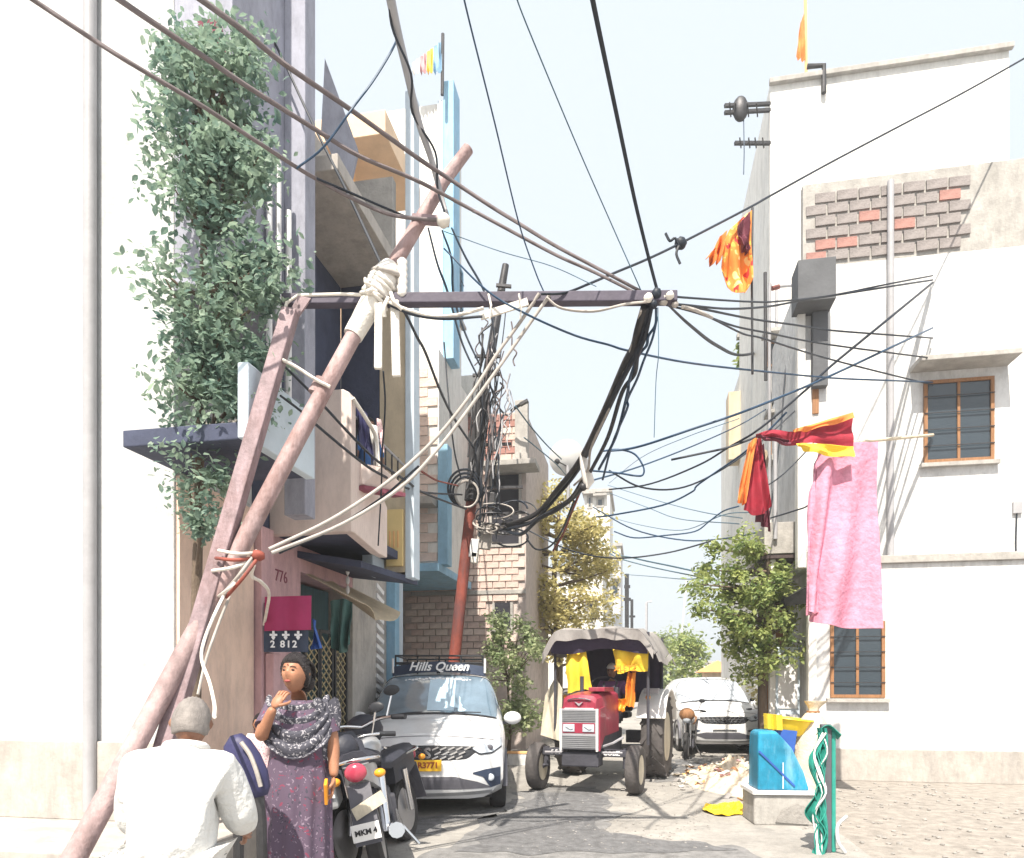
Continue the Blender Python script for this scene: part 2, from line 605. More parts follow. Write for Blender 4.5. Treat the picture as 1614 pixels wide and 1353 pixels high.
def wallbox(root, name, m, a, b, bevel=.008, sub=None):
    return MB().box(a, b).build(name, m, sub or root, world=True, bevel=bevel)
def window(root, o, ux, w, h, depth=.12, fm='brown_wood', bars=3, pane='glass', outn=None, sill='concrete'):
    """framed window on a wall: o = lower corner, ux = direction along the wall, outn = outward normal"""
    o, ux, n = V(o), V(ux).normalized(), V(outn).normalized()
    up = V((0, 0, 1))
    f = MB()
    t = .05
    def slab(mb, a0, a1, z0, z1, d0, d1):
        c = [o + ux * a + up * z + n * d for d in (d0, d1) for a, z in ((a0, z0), (a1, z0), (a1, z1), (a0, z1))]
        mb.add(c, [(3, 2, 1, 0), (4, 5, 6, 7), (0, 1, 5, 4), (1, 2, 6, 5), (2, 3, 7, 6), (3, 0, 4, 7)])
    slab(f, 0, w, 0, t, -.01, .045)
    slab(f, 0, w, h - t, h, -.01, .045)
    slab(f, 0, t, t, h - t, -.01, .045)
    slab(f, w - t, w, t, h - t, -.01, .045)
    slab(f, w / 2 - .02, w / 2 + .02, t, h - t, -.005, .035)
    wf = f.build('window', fm, root, world=True)
    for s in (0, 1):
        p = MB()
        slab(p, t + s * (w / 2 - t + .02), w / 2 - .02 + s * (w / 2 - t + .02), t, h - t, -.005, .012)
        p.build('pane', pane, wf, world=True)
    for k in range(bars):
        b = MB()
        z = h * (k + 1) / (bars + 1)
        slab(b, 0, w, z - .006, z + .006, .05, .062)
        b.build('grille_bar', 'iron', wf, world=True)
    s_ = MB()
    slab(s_, -.06, w + .06, -.07, -.01, -.01, .1)
    s_.build('sill', sill, wf, world=True)
    return wf

# ------------------------------------------------------------------ near house on the left, with the deep balcony
h1 = thing('house', 'blue grey plastered house with a deep balcony behind the big near tree', 'house', (-3.6, 4.9, 0))
wallbox(h1, 'wall', 'gable_wash', (-12, 4.9, .42), (-3.6, 6.02, 11.5))
MB().box((-3.599, 4.93, .44), (-3.57, 6.0, 3.15)).build('wall', 'cream_wall', h1, True)
wallbox(h1, 'upper_wall', 'blue_grey_wall', (-3.6, 4.905, 4.6), (-3.1, 5.78, 11.5))
wallbox(h1, 'column', 'blue_grey_wall', (-3.1, 5.70, 3.0), (-2.9, 5.9, 12.2))
wallbox(h1, 'balcony_slab', 'slate_shade', (-3.6, 4.35, 3.18), (-2.68, 5.27, 3.3))
wallbox(h1, 'balcony_front', 'pale_blue', (-2.68, 4.30, 3.17), (-2.6, 5.28, 3.68))
wallbox(h1, 'balcony_side', 'grey_plaster', (-3.58, 5.2, 3.302), (-2.682, 5.272, 3.672))
wallbox(h1, 'skirting', 'grey_plaster', (-12, 4.86, .42), (-3.6, 4.9, 1.05))
for dx, z0, z1 in ((0, 3.3, 6.0), (.06, 3.3, 5.95), (.13, 3.5, 5.6)):
    MB().tube([(-3.06 + dx * .5, 5.38 + dx * 1.6, z0), (-3.06 + dx * .5, 5.38 + dx * 1.6, z1)], .026, 10).build('pipe', 'white_pipe', h1, True, smooth=40)
MB().tube([(-4.3, 4.84, .5), (-4.3, 4.84, 11.4)], .05, 10).build('drain_pipe', 'grey_pipe', h1, True, smooth=40)
a = P(322, 42, 5.35)
aw = MB().prism([P(296, 30, 5.5), P(345, 30, 5.3), P(356, 84, 5.3), P(302, 64, 5.5)], FWD * .06)
aw.build('shutter', 'maroon', h1, True)

# ------------------------------------------------------------------ second house: pink doorway below, white bay above
h2 = thing('house', 'pink and white house with a dark open balcony and latticed doorway behind the woman', 'house', (-3.6, 6.3, 0))
wallbox(h2, 'pilaster', 'pink_wall', (-3.75, 6.02, .42), (-3.5, 6.24, 3.0))
wallbox(h2, 'wall', 'pink_wall', (-6, 6.24, .42), (-3.6, 6.98, 3.0))
wallbox(h2, 'wall', 'grey_plaster', (-6, 8.36, .42), (-3.6, 9.15, 3.0))
wallbox(h2, 'wall', 'grey_plaster', (-6, 9.15, .0), (-3.66, 9.6, 3.0))
wallbox(h2, 'lintel', 'pink_wall', (-6, 6.98, 2.72), (-3.602, 8.36, 3.0))
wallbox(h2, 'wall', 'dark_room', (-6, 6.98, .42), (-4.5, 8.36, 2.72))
text_mb('776', .17, frame((-3.597, 6.56, 2.60), (0, 1, 0), (0, 0, 1)), .002).build('house_number', 'maroon', h2, True)
# ventilator strip of small openings, seen as black and white teeth
jm = MB().box((-.02, -.14, -.03), (.05, .14, .03)).mesh('vent_block', 'white_pipe')
for k in range(16):
    piece(jm, 'vent_block', h2, (-3.655, 9.34, .75 + k * .14), (R(-18), 0, 0))
# lattice gate leaves
def lattice(root, y0, y1, z0, z1, x, m='brass_grille'):
    fr = MB()
    fr.box((x - .015, y0, z0), (x + .015, y0 + .04, z1))
    fr.box((x - .015, y1 - .04, z0), (x + .015, y1, z1))
    fr.box((x - .014, y0 + .04, z0), (x + .014, y1 - .04, z0 + .04))
    fr.box((x - .014, y0 + .04, z1 - .04), (x + .014, y1 - .04, z1))
    gate = fr.build('gate_leaf', 'iron', root, True)
    st_ = .105
    n = int((z1 - z0) / st_)
    wdt = y1 - y0 - .08
    bm = MB()
    L = math.hypot(wdt, st_ * 2)
    a = math.atan2(st_ * 2, wdt)
    bm.box((-.005, -L / 2, -.008), (.005, L / 2, .008))
    me = bm.mesh('lattice_bar', m)
    for k in range(n - 2):
        zc = z0 + .06 + st_ * (k + 1)
        piece(me, 'lattice_bar', gate, (x - .006, (y0 + y1) / 2, zc), (a, 0, 0))
        piece(me, 'lattice_bar', gate, (x + .006, (y0 + y1) / 2, zc), (-a, 0, 0))
for y0 in (7.2, 7.58, 7.98):
    lattice(h2, y0, y0 + .36, .44, 2.15, -3.68)
dr = wallbox(h2, 'door', 'teal_door', (-3.95, 7.02, .44), (-3.9, 8.3, 2.68))
MB().tube([(-3.88, 7.1, 1.4), (-3.84, 7.1, 1.45), (-3.84, 7.1, 1.6), (-3.88, 7.1, 1.65)], .012, 6).build('handle', 'brass_grille', dr, True)
# projecting bay
wallbox(h2, 'bay_floor', 'slate_shade', (-3.6, 6.44, 3.0), (-2.85, 8.0, 3.1))
bs = MB()
prof = [(-3.6, 2.98), (-2.74, 2.98), (-2.74, 4.26), (-2.765, 4.325), (-2.83, 4.36), (-3.6, 4.36)]
bs.prism([(x, 6.33, z) for x, z in prof], (0, .11, 0))
bs.build('parapet', 'bay_wall', h2, True, bevel=.01)
bp_ = MB()
prof = [(6.44, 2.98), (7.05, 2.9), (7.3, 2.9), (7.3, 3.45), (6.9, 3.72), (6.44, 3.72)]
bp_.prism([(-2.74, y, z) for y, z in prof], (-.1, 0, 0))
bp_.build('parapet', 'bay_wall', h2, True, bevel=.01)
wallbox(h2, 'back_wall', 'slate_shade', (-8, 6.03, 3.0), (-3.6, 8.0, 6.35))
wallbox(h2, 'end_wall', 'slate_shade', (-3.6, 8.0, 3.0), (-3.1, 8.22, 6.35))
wallbox(h2, 'end_panel', 'beige_panel', (-3.1, 7.99, 2.85), (-2.77, 8.22, 6.35))
wallbox(h2, 'pilaster', 'pale_blue', (-2.77, 7.97, 2.78), (-2.66, 8.2, 8.6))
wallbox(h2, 'wall', 'pale_blue', (-3.16, 7.6, 2.79), (-3.03, 7.98, 3.9))
yp = wallbox(h2, 'panel', 'yellow_panel', (-3.0, 7.94, 2.92), (-2.79, 7.985, 3.6))
for k in range(3):
    MB().box((-2.955 + k * .05, 7.93, 3.14), (-2.94 + k * .05, 7.939, 3.34)).build('stroke', 'orange_paint', yp, True)
wallbox(h2, 'roof_slab', 'grey_plaster', (-8, 6.15, 6.35), (-2.8, 8.4, 6.5))
wallbox(h2, 'roof_parapet', 'concrete', (-3.42, 7.9, 6.5), (-2.9, 8.02, 7.55))
wallbox(h2, 'roof_parapet', 'grey_plaster', (-3.55, 6.2, 6.5), (-3.42, 7.9, 7.4))
rt = MB().prism([P(512, 92, 8.2), P(563, 232, 8.4), P(548, 300, 8.4), P(506, 205, 8.2)], FWD * .1)
rt.build('roof_sheet', 'blue_grey_wall', h2, True)
# sunshade and awning over the door
cj = MB().prism([(-3.6, 6.9, 2.86), (-2.9, 6.95, 2.74), (-2.72, 8.3, 2.74), (-3.6, 8.36, 2.86)], (0, 0, .07))
cj.build('sunshade', 'slate_shade', h2, True)
def awn(u, v):
    y = lerp(7.05, 8.25, u)
    x = lerp(-3.58, -2.95 + .05 * math.sin(u * 9), v)
    z = 2.70 - v * .32 - .14 * math.sin(u * math.pi) * v + .02 * math.sin(u * 14)
    return (x, y, z)
MB().sheet(awn, 14, 6, .006).build('cloth_awning', 'beige_panel', h2, True, smooth=60)
# balcony railing and washing
for k in range(7):
    y = 6.55 + k * .2
    MB().tube([(-2.78, y, 3.7), (-2.78, y, 4.15)], .01, 6).build('rail_post', 'iron', h2, True)
MB().tube([(-2.78, 6.44, 4.15), (-2.78, 7.95, 4.12)], .015, 6).build('handrail', 'grey_pipe', h2, True)
lg = MB().prism([P(553, 733, 6.95), P(585, 737, 7.0), P(622, 768, 7.3), P(620, 778, 7.3), P(556, 766, 6.95)], V((.12, -.02, 0)))
lg.build('ledge', 'bay_wall', h2, True, bevel=.01)
MB().prism([P(555, 767, 6.93), P(620, 779, 7.28), P(620, 785, 7.28), P(555, 774, 6.93)], V((.14, -.02, 0))).build('ledge_trim', 'maroon', h2, True)

# ------------------------------------------------------------------ stair tower house with the orange balcony
h3 = thing('house', 'peach house behind the white bay with an orange slab high up', 'house', (-4.3, 9.6, 0))
wallbox(h3, 'wall', 'grey_plaster', (-9, 9.62, 0), (-4.3, 12.0, 6.6))
wallbox(h3, 'tower', 'peach_paint', (-6.5, 9.7, 6.6), (-4.35, 11.8, 9.35))
wallbox(h3, 'tower_edge', 'orange_paint', (-4.35, 9.68, 6.6), (-4.22, 9.9, 9.3))
wallbox(h3, 'balcony_slab', 'peach_paint', (-5.2, 9.4, 9.32), (-3.56, 11.0, 9.66))
wallbox(h3, 'blue_pilaster', 'sky_blue', (-4.3, 11.4, 0), (-4.14, 11.62, 4.0))
wallbox(h3, 'wall_strip', 'pale_blue', (-4.298, 11.63, 0), (-4.2, 11.98, 4.1))
window(h3, (-4.3, 10.2, 1.6), (0, 1, 0), .9, 1.1, outn=(1, 0, 0), fm='sky_blue')

# ------------------------------------------------------------------ white house with sky-blue corners
h4 = thing('house', 'tall white house with sky blue corner pillars and a flag on top', 'house', (-4.0, 13.5, 0))
wallbox(h4, 'wall', 'white_wall', (-9, 13.5, 3.9), (-3.98, 15.9, 8.25))
wallbox(h4, 'soffit', 'sky_blue', (-9, 13.2, 3.74), (-3.9, 15.9, 3.9))
wallbox(h4, 'ground_wall', 'grey_plaster', (-9, 13.7, 0), (-5.6, 15.9, 3.74))
wallbox(h4, 'corner_pillar', 'sky_blue', (-3.98, 13.42, 3.9), (-3.78, 13.75, 6.3))
wallbox(h4, 'corner_pillar', 'sky_blue', (-4.02, 13.95, 8.25), (-3.80, 14.45, 14.0))
wallbox(h4, 'corner_pillar', 'pale_blue', (-4.14, 13.93, 8.25), (-4.02, 14.2, 13.6))
wallbox(h4, 'tower', 'white_wall', (-7.5, 14.0, 8.25), (-4.14, 15.9, 13.6))
bm_ = MB().box((-.19, -.02, -.085), (.19, .02, .085)).mesh('block', 'brick_pale_b')
for r in range(20):
    for c in range(3):
        x = -4.2 - c * .4 - (.2 if r % 2 else 0)
        piece(bm_, 'block', h4, (x, 13.49, 4.05 + r * .195 + .02), (0, 0, 0), (1, 1, 1))
window(h4, (-3.98, 14.6, 9.6), (0, 1, 0), .7, 1.2, outn=(1, 0, 0), fm='sky_blue')
wallbox(h4, 'ledge', 'concrete', (-5.4, 13.1, 5.05), (-4.0, 13.5, 5.2))

# ------------------------------------------------------------------ unplastered brick house
h5 = thing('house', 'unplastered pale brick house with a dark upper opening behind the cable pole', 'house', (-2.6, 16, 0))
wallbox(h5, 'wall', 'mortar', (-9, 16.0, 0), (-2.62, 20, 7.85), bevel=0)
wallbox(h5, 'roof_slab', 'concrete', (-5.3, 15.85, 7.85), (-3.5, 20, 8.0))
wallbox(h5, 'roof_wall', 'white_wall', (-5.3, 16.2, 8.0), (-3.7, 16.4, 8.9))
wallbox(h5, 'corner_column', 'concrete', (-2.85, 15.8, 6.5), (-2.55, 16.0, 8.05))
wallbox(h5, 'floor_slab', 'concrete', (-3.55, 15.3, 6.42), (-2.3, 16.0, 6.54))
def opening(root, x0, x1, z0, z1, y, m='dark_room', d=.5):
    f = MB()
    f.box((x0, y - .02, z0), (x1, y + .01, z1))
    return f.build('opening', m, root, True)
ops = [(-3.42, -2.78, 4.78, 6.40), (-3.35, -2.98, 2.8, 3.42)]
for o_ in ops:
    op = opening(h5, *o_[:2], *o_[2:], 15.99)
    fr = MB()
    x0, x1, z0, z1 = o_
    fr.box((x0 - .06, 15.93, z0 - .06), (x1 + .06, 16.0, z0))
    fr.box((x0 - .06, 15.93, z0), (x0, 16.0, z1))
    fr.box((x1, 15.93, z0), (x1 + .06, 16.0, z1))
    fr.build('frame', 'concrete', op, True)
bmesh_ = {}
for nm in ('brick_pale', 'brick_pale_b', 'brick_red'):
    bmesh_[nm] = MB().box((-.143, -.03, -.066), (.143, .03, .066)).mesh('brick', nm)
rb = random.Random(11)
nb = 0
for r in range(50):
    z = 7.74 - r * .156
    if z < 2.05:
        break
    for c in range(10):
        x = -2.79 - c * .307 - (.153 if r % 2 else 0)
        if x < -5.45 or any(x0 - .2 < x < x1 + .2 and z0 - .1 < z < z1 + .1 for x0, x1, z0, z1 in ops):
            continue
        if z > 3.9 and x < -4.35:
            continue                       # hidden behind the blue-cornered house
        nm = 'brick_red' if (z > 6.5 and x < -2.9 and rb.random() < .85) else ('brick_pale' if rb.random() < .6 else 'brick_pale_b')
        piece(bmesh_[nm], 'brick', h5, (x, 15.985 + rb.uniform(-.012, .008), z), (0, 0, R(rb.uniform(-1, 1))))
        nb += 1
wallbox(h5, 'band', 'concrete', (-5.4, 15.94, 3.62), (-2.62, 16.0, 3.72))

# ------------------------------------------------------------------ houses further down the street
def far_house(label, px0, px1, pytop, y, m, depth=4, wins=(), cap=True, extra=None):
    a, b = PY(px0, 1080, y), PY(px1, 1080, y)
    t = FWD.dot(V((a.x, a.y, 0)))
    zt = zat(pytop, t)
    h = thing('house', label, 'house', ((a.x + b.x) / 2, y, 0))
    wallbox(h, 'wall', m, (a.x, y, 0), (b.x, y + depth, zt))
    if cap:
        wallbox(h, 'parapet', 'concrete', (a.x - .12, y - .12, zt), (b.x + .12, y + depth + .1, zt + .18))
    for (qx0, qx1, qy0, qy1) in wins:
        c, d = PY(qx0, qy1, y), PY(qx1, qy0, y)
        f = MB().box((c.x, y - .05, c.z), (d.x, y + .01, d.z)).build('window', 'concrete', h, True)
        MB().box((c.x + .1, y - .07, c.z + .1), (d.x - .1, y - .051, d.z - .1)).build('pane', 'glass', f, True)
        MB().box((c.x - .15, y - .35, d.z + .05), (d.x + .15, y - .051, d.z + .16)).build('sunshade', 'concrete', f, True)
    return h
far_house('narrow white roof tower with one dark window above the yellow tree', 921, 961, 778, 36, 'white_wall', 4, [(925, 934, 782, 802), (940, 952, 785, 800)])
far_house('pale house with small openings beside the yellow tree, behind the tractor canopy', 955, 978, 862, 44, 'limewash', 5, [(964, 972, 886, 893), (961, 976, 915, 938)])
far_house('cream house just above the tractor canopy, half hidden by the yellow tree', 846, 950, 905, 33, 'white_wall', 4, [(926, 938, 950, 985)])
far_house('low white house end on the skyline beside the thin street poles', 978, 1034, 1000, 70, 'limewash', 6, [(990, 1000, 1020, 1045)])
far_house('distant plastered house where the street ends, behind the small kiosk', 1085, 1165, 1046, 62, 'white_wall', 6, [(1100, 1110, 1056, 1068), (1130, 1142, 1056, 1068)])

# ------------------------------------------------------------------ right side
r1 = thing('house', 'tall whitewashed tower house carrying the television aerials', 'house', (2.6, 15, 0))
wallbox(r1, 'wall', 'white_wall', (2.6, 15, 0), (7, 19.5, 13.8))
wallbox(r1, 'roof_ledge', 'concrete', (2.58, 14.9, 13.75), (7.05, 15.0, 13.85))
tk = MB().tube([(3.62, 14.93, 13.4), (3.62, 14.93, 13.95), (3.3, 14.93, 13.98)], .05, 8)
tk.build('overflow_pipe', 'iron', r1, True, smooth=40)
MB().tube([(2.72, 14.94, 5.0), (2.72, 14.94, 9.6)], .03, 8).build('drain_pipe', 'grey_pipe', r1, True, smooth=40)
window(r1, (3.1, 15, 6.4), (1, 0, 0), .7, 1.1, outn=(0, -1, 0), fm='brown_wood')
wallbox(r1, 'sunshade', 'concrete', (2.95, 14.55, 7.6), (3.95, 15, 7.68))
r2 = thing('house', 'white house with a pierced block parapet behind the aerial tower', 'house', (2.6, 19.6, 0))
wallbox(r2, 'wall', 'white_wall', (2.62, 19.6, 0), (7, 24, 9.9))
wallbox(r2, 'parapet_rail', 'concrete', (2.55, 19.55, 10.85), (4.2, 19.75, 10.97))
pbk = MB().lathe([(.14, -.06), (.14, .06)], 8, Matrix.Rotation(R(90), 4, 'X'))
pbk = MB()
for i in range(8):
    a0, a1 = i * math.pi / 4, (i + 1) * math.pi / 4
    pbk.bar((.12 * math.cos(a0), 0, .12 * math.sin(a0)), (.12 * math.cos(a1), 0, .12 * math.sin(a1)), .05, .12, up=(0, 1, 0))
pbm = pbk.mesh('parapet_block', 'concrete')
for r in range(3):
    for c in range(4):
        piece(pbm, 'parapet_block', r2, (2.78 + c * .3, 19.65, 10.06 + r * .3))
MB().box((2.3, 19.3, 7.5), (2.62, 19.9, 9.3)).build('side_wall', 'beige_panel', r2, True)
window(r2, (2.75, 19.6, 6.6), (1, 0, 0), .5, 1.0, outn=(0, -1, 0))

r0 = thing('house', 'white house with a concrete balcony slab and open brown porch beside the bushy tree', 'house', (2.6, 12, 0))
wallbox(r0, 'wall', 'limewash', (2.62, 12.05, 3.4), (8, 14.9, 8.3))
wallbox(r0, 'corner_pillar', 'white_wall', (2.5, 11.95, 3.4), (2.62, 12.15, 8.3))
wallbox(r0, 'roof_parapet', 'concrete', (2.6, 12.06, 8.3), (8, 12.2, 9.66))
bg_m = MB().box((-.15, -.03, -.075), (.15, .03, .075)).mesh('brick', 'brick_grey')
bg_r = MB().box((-.15, -.03, -.075), (.15, .03, .075)).mesh('brick', 'brick_red')
for r in range(6):
    for c in range(7):
        x = 2.8 + c * .33 + (.14 if r % 2 else 0)
        piece(bg_r if rb.random() < .18 else bg_m, 'brick', r0, (x, 12.055 + rb.uniform(-.01, .01), 8.45 + r * .19), (0, R(rb.uniform(-2, 2)), 0))
wallbox(r0, 'balcony_box', 'shaded_dark_grey', (2.42, 11.55, 7.5), (2.98, 12.04, 8.15))
wallbox(r0, 'balcony_post', 'shaded_dark_grey', (2.72, 11.9, 6.3), (2.95, 12.04, 7.5))
wallbox(r0, 'floor_slab', 'concrete', (2.06, 12.4, 3.72), (2.75, 14.4, 4.25))
wallbox(r0, 'soffit_board', 'dark_wood', (2.03, 12.42, 3.64), (2.76, 14.4, 3.72))
wallbox(r0, 'porch_column', 'white_wall', (2.16, 12.5, 0), (2.26, 12.62, 3.64))
wallbox(r0, 'porch_column', 'white_wall', (2.62, 11.75, 0), (2.74, 11.9, 3.64))
wallbox(r0, 'porch_wall', 'dark_wood', (2.2, 13.9, 0), (2.8, 14.0, 3.64))
wallbox(r0, 'porch_cupboard', 'brown_wood', (2.3, 13.6, 0), (2.6, 13.88, 2.9))
wallbox(r0, 'ground_wall', 'limewash', (2.74, 11.8, 0), (8, 14.9, 3.4))
dr = wallbox(r0, 'door', 'pale_blue', (2.27, 12.56, .1), (2.66, 12.6, 2.15))
MB().box((2.31, 12.54, 1.1), (2.62, 12.558, 1.95)).build('door_panel', 'white_pipe', dr, True)
MB().box((2.31, 12.54, .2), (2.62, 12.558, 1.0)).build('door_panel', 'white_pipe', dr, True)
sg = MB().prism([P(1235, 945, 11.4), P(1272, 925, 11.0), P(1276, 951, 11.0), P(1239, 956, 11.4)], V((.0, .5, .05)))
sg.build('porch_shade', 'iron', r0, True)
window(r0, (2.95, 11.8, 1.3), (1, 0, 0), .8, 1.2, outn=(0, -1, 0), fm='brown_wood', bars=4)
wd = wallbox(r0, 'window', 'brown_wood', (2.74, 12.02, 5.9), (2.84, 12.05, 6.6))

window(r0, (4.4, 12.05, 5.0), (1, 0, 0), 1.0, 1.3, outn=(0, -1, 0), fm='brown_wood', bars=4)
wallbox(r0, 'sunshade', 'concrete', (4.2, 11.6, 6.45), (5.6, 12.05, 6.53))
wallbox(r0, 'floor_band', 'concrete', (2.76, 11.74, 3.4), (8, 12.06, 3.52))
MB().tube([(3.9, 11.98, 3.55), (3.9, 11.98, 9.5)], .05, 10).build('drain_pipe', 'grey_pipe', r0, True, smooth=40)
wallbox(r0, 'plinth', 'grey_plaster', (2.76, 11.72, 0), (8, 11.8, .5))

for k, (x, y, w_, h_) in enumerate(((1222, 560, .35, .5), (1232, 700, .5, .9))):
    c = PY(x, y, 15)
    wf = MB().box((c.x - w_ / 2, 14.93, c.z - h_ / 2), (c.x + w_ / 2, 15.0, c.z + h_ / 2)).build('window', 'brown_wood', r1, True)
    MB().box((c.x - w_ / 2 + .05, 14.92, c.z - h_ / 2 + .05), (c.x + w_ / 2 - .05, 14.929, c.z + h_ / 2 - .05)).build('pane', 'glass', wf, True)
    MB().box((c.x - w_ / 2 - .1, 14.6, c.z + h_ / 2 + .06), (c.x + w_ / 2 + .1, 14.99, c.z + h_ / 2 + .13)).build('sunshade', 'concrete', wf, True)
for x, y0, y1 in ((1222, 690, 850), (1262, 600, 830), (1268, 430, 600)):
    a, b = PY(x, y1, 12.35), PY(x, y0, 12.35)
    MB().tube([a, b], .035, 8).build('wall_pipe', 'grey_pipe', r0, True, smooth=50)
c = PY(1238, 730, 14.95)
wallbox(r1, 'upper_ledge', 'concrete', (2.55, 14.5, c.z - .06), (3.6, 14.99, c.z + .06))
c = PY(1230, 640, 14.95)
wallbox(r1, 'upper_ledge', 'beige_panel', (2.62, 14.7, c.z - .05), (3.3, 14.99, c.z + .05))
for k in range(5):
    MB().tube([(2.68 + k * .14, 14.52, PY(1238, 730, 14.95).z + .06), (2.68 + k * .14, 14.52, PY(1238, 730, 14.95).z + .75)], .015, 6).build('rail_bar', 'iron', r1, True)
MB().tube([(2.6, 14.52, PY(1238, 730, 14.95).z + .77), (3.5, 14.52, PY(1238, 730, 14.95).z + .77)], .02, 6).build('handrail', 'iron', r1, True)

# fixings and repairs on the two big plain walls
rw_ = random.Random(41)
for root, y, xs, m in ((h1, 4.9, (-7.5, -4.4), 'grey_plaster'), (r0, 12.05, (4.0, 7.0), 'concrete')):
    for k in range(3):
        x = rw_.uniform(*xs)
        z = rw_.uniform(3, 6)
        MB().box((x, y - .05, z), (x + .13, y, z + .18)).build('switch_box', 'grey_pipe', root, True, bevel=.006)
        MB().tube(crom([(x + .06, y - .02, z), (x + .05, y - .02, z - .6), (x + .1, y - .02, z - 1.4), (x + .02, y - .02, z - 2.2)], 4), .011, 6).build('conduit', 'black_cable', root, True)
# ------------------------------------------------------------------ trees
leafmat('leaf_blue_green', (0.11, 0.20, 0.18), (0.36, 0.46, 0.34), .45)
leafmat('leaf_yellow', (0.40, 0.37, 0.13), (0.72, 0.64, 0.34), .5)
leafmat('leaf_green', (0.13, 0.22, 0.08), (0.50, 0.54, 0.20), .45)
leafmat('leaf_pale', (0.19, 0.27, 0.13), (0.48, 0.52, 0.30), .45)
mat('bark', (0.16, 0.12, 0.09), 0.9, 0.3, 8, 0.6, stretch=(4, 4, 0.8))
def leaf_cloud(mb, rnd, clumps, per, size, flat=.9):
    for (c, r) in clumps:
        c = V(c)
        for i in range(per):
            d = V((rnd.gauss(0, .52), rnd.gauss(0, .52), rnd.gauss(0, .52)))
            if d.length > 1.15:
                d = d * (rnd.uniform(.3, 1.15) / d.length)
            p = c + V((d.x * r, d.y * r, d.z * r * flat))
            s = size * rnd.choice((.55, .8, 1, 1.15, 1.45))
            a = V((rnd.gauss(0, 1), rnd.gauss(0, 1), rnd.gauss(0, .6) - .3)).normalized()
            n = V((rnd.gauss(0, .6), rnd.gauss(0, .6), 1)).normalized()
            b = a.cross(n).normalized() * s * .27
            n = b.cross(a).normalized()
            tip = p + a * s
            q1, q2 = p + a * s * .3, p + a * s * .62
            mb.add([p, q1 + b * .8 + n * s * .05, q2 + b + n * s * .04, tip - n * s * .06, q2 - b + n * s * .04, q1 - b * .8 + n * s * .05, q1, q2], [(0, 1, 6), (1, 2, 7, 6), (2, 3, 7), (3, 4, 7), (4, 5, 6, 7), (5, 0, 6)])
def tree(label, base, trunk_pts, r0, clumps, per, size, leaf, name='tree', limbs=True, seed=1, cat='tree'):
    rnd = random.Random(seed)
    t = thing(name, label, cat, base)
    tb = MB()
    tp = crom(trunk_pts, 5)
    tb.tube(tp, [r0 * (1 - .6 * i / (len(tp) - 1)) for i in range(len(tp))], 9)
    tb.build('trunk', 'bark', t, True, smooth=60)
    if limbs:
        for (c, r) in clumps:
            c = V(c)
            k = min(range(len(tp)), key=lambda i: (tp[i] - c).length + (3 if tp[i].z > c.z else 0))
            a = tp[k]
            m = (a + c) / 2 + V((rnd.uniform(-.1, .1), rnd.uniform(-.1, .1), -.08)) * r
            q = crom([a, m, c], 4)
            MB().tube(q, [r0 * .38 * (1 - .75 * i / (len(q) - 1)) for i in range(len(q))], 6).build('limb', 'bark', t, True, smooth=60)
    cb = MB()
    leaf_cloud(cb, rnd, clumps, per, size)
    cb.build('crown', leaf, t, True)
    return t
def clumps_px(rnd, n, x0, x1, y0, y1, t0, t1, r0, r1, shape=None):
    out = []
    while len(out) < n:
        x, y = rnd.uniform(x0, x1), rnd.uniform(y0, y1)
        if shape and not shape(x, y):
            continue
        out.append((P(x, y, rnd.uniform(t0, t1)), rnd.uniform(r0, r1)))
    return out
rt_ = random.Random(21)
# big tree at the left, hanging in front of the first house
def sh_left(x, y):
    e = 40 * nz((y * .016, 5, 1))
    f = 25 * nz((y * .02, 9, 4))
    if y < 230: return 272 + f < x < 392 + e
    if y < 470: return 266 + f < x < 418 + e
    if y < 690: return 270 + f < x < 412 + e
    return 280 < x < 350
cl = clumps_px(rt_, 105, 240, 480, 60, 835, 4.85, 5.2, .08, .34, sh_left)
tree('blue green leafy tree hanging over the near balcony, behind the leaning pole', (-3.3, 4.72, .42),
     [(-3.3, 4.72, .42), (-3.28, 4.72, 2.0), (-3.2, 4.66, 3.6), (-3.16, 4.66, 5.6)], .05, cl, 120, .058, 'leaf_blue_green', seed=5)
# yellow tree behind the cable pole
def sh_y(x, y):
    c = 878 + (y - 900) * .06
    w_ = 34 + 60 * math.sin(max(0, min(1, (y - 740) / 290)) * math.pi) + 14 * nz((y * .03, 0, 3))
    return abs(x - c) < w_
b = P(876, 1080, 19)
cl = clumps_px(rt_, 70, 790, 985, 765, 1040, 18, 20, .25, .55, sh_y)
tree('tall yellowing tree behind the tractor, filling the gap beside the brick house', (b.x, b.y, 0),
     [(b.x, b.y, 0), (b.x + .1, b.y, 2), (b.x - .05, b.y, 4.2), (b.x + .1, b.y, 6.4)], .12, cl, 150, .13, 'leaf_yellow', seed=8)
# shrub between car and tractor
b = G(800, 1196)
cl = clumps_px(rt_, 30, 770, 852, 975, 1150, 13.2, 14.2, .14, .32)
tree('pale green shrub growing between the parked white car and the brick house', (b.x, b.y, 0),
     [(b.x, b.y, 0), (b.x + .05, b.y, .6), (b.x, b.y, 1.6)], .05, cl, 150, .085, 'leaf_pale', name='shrub', seed=3, cat='shrub')
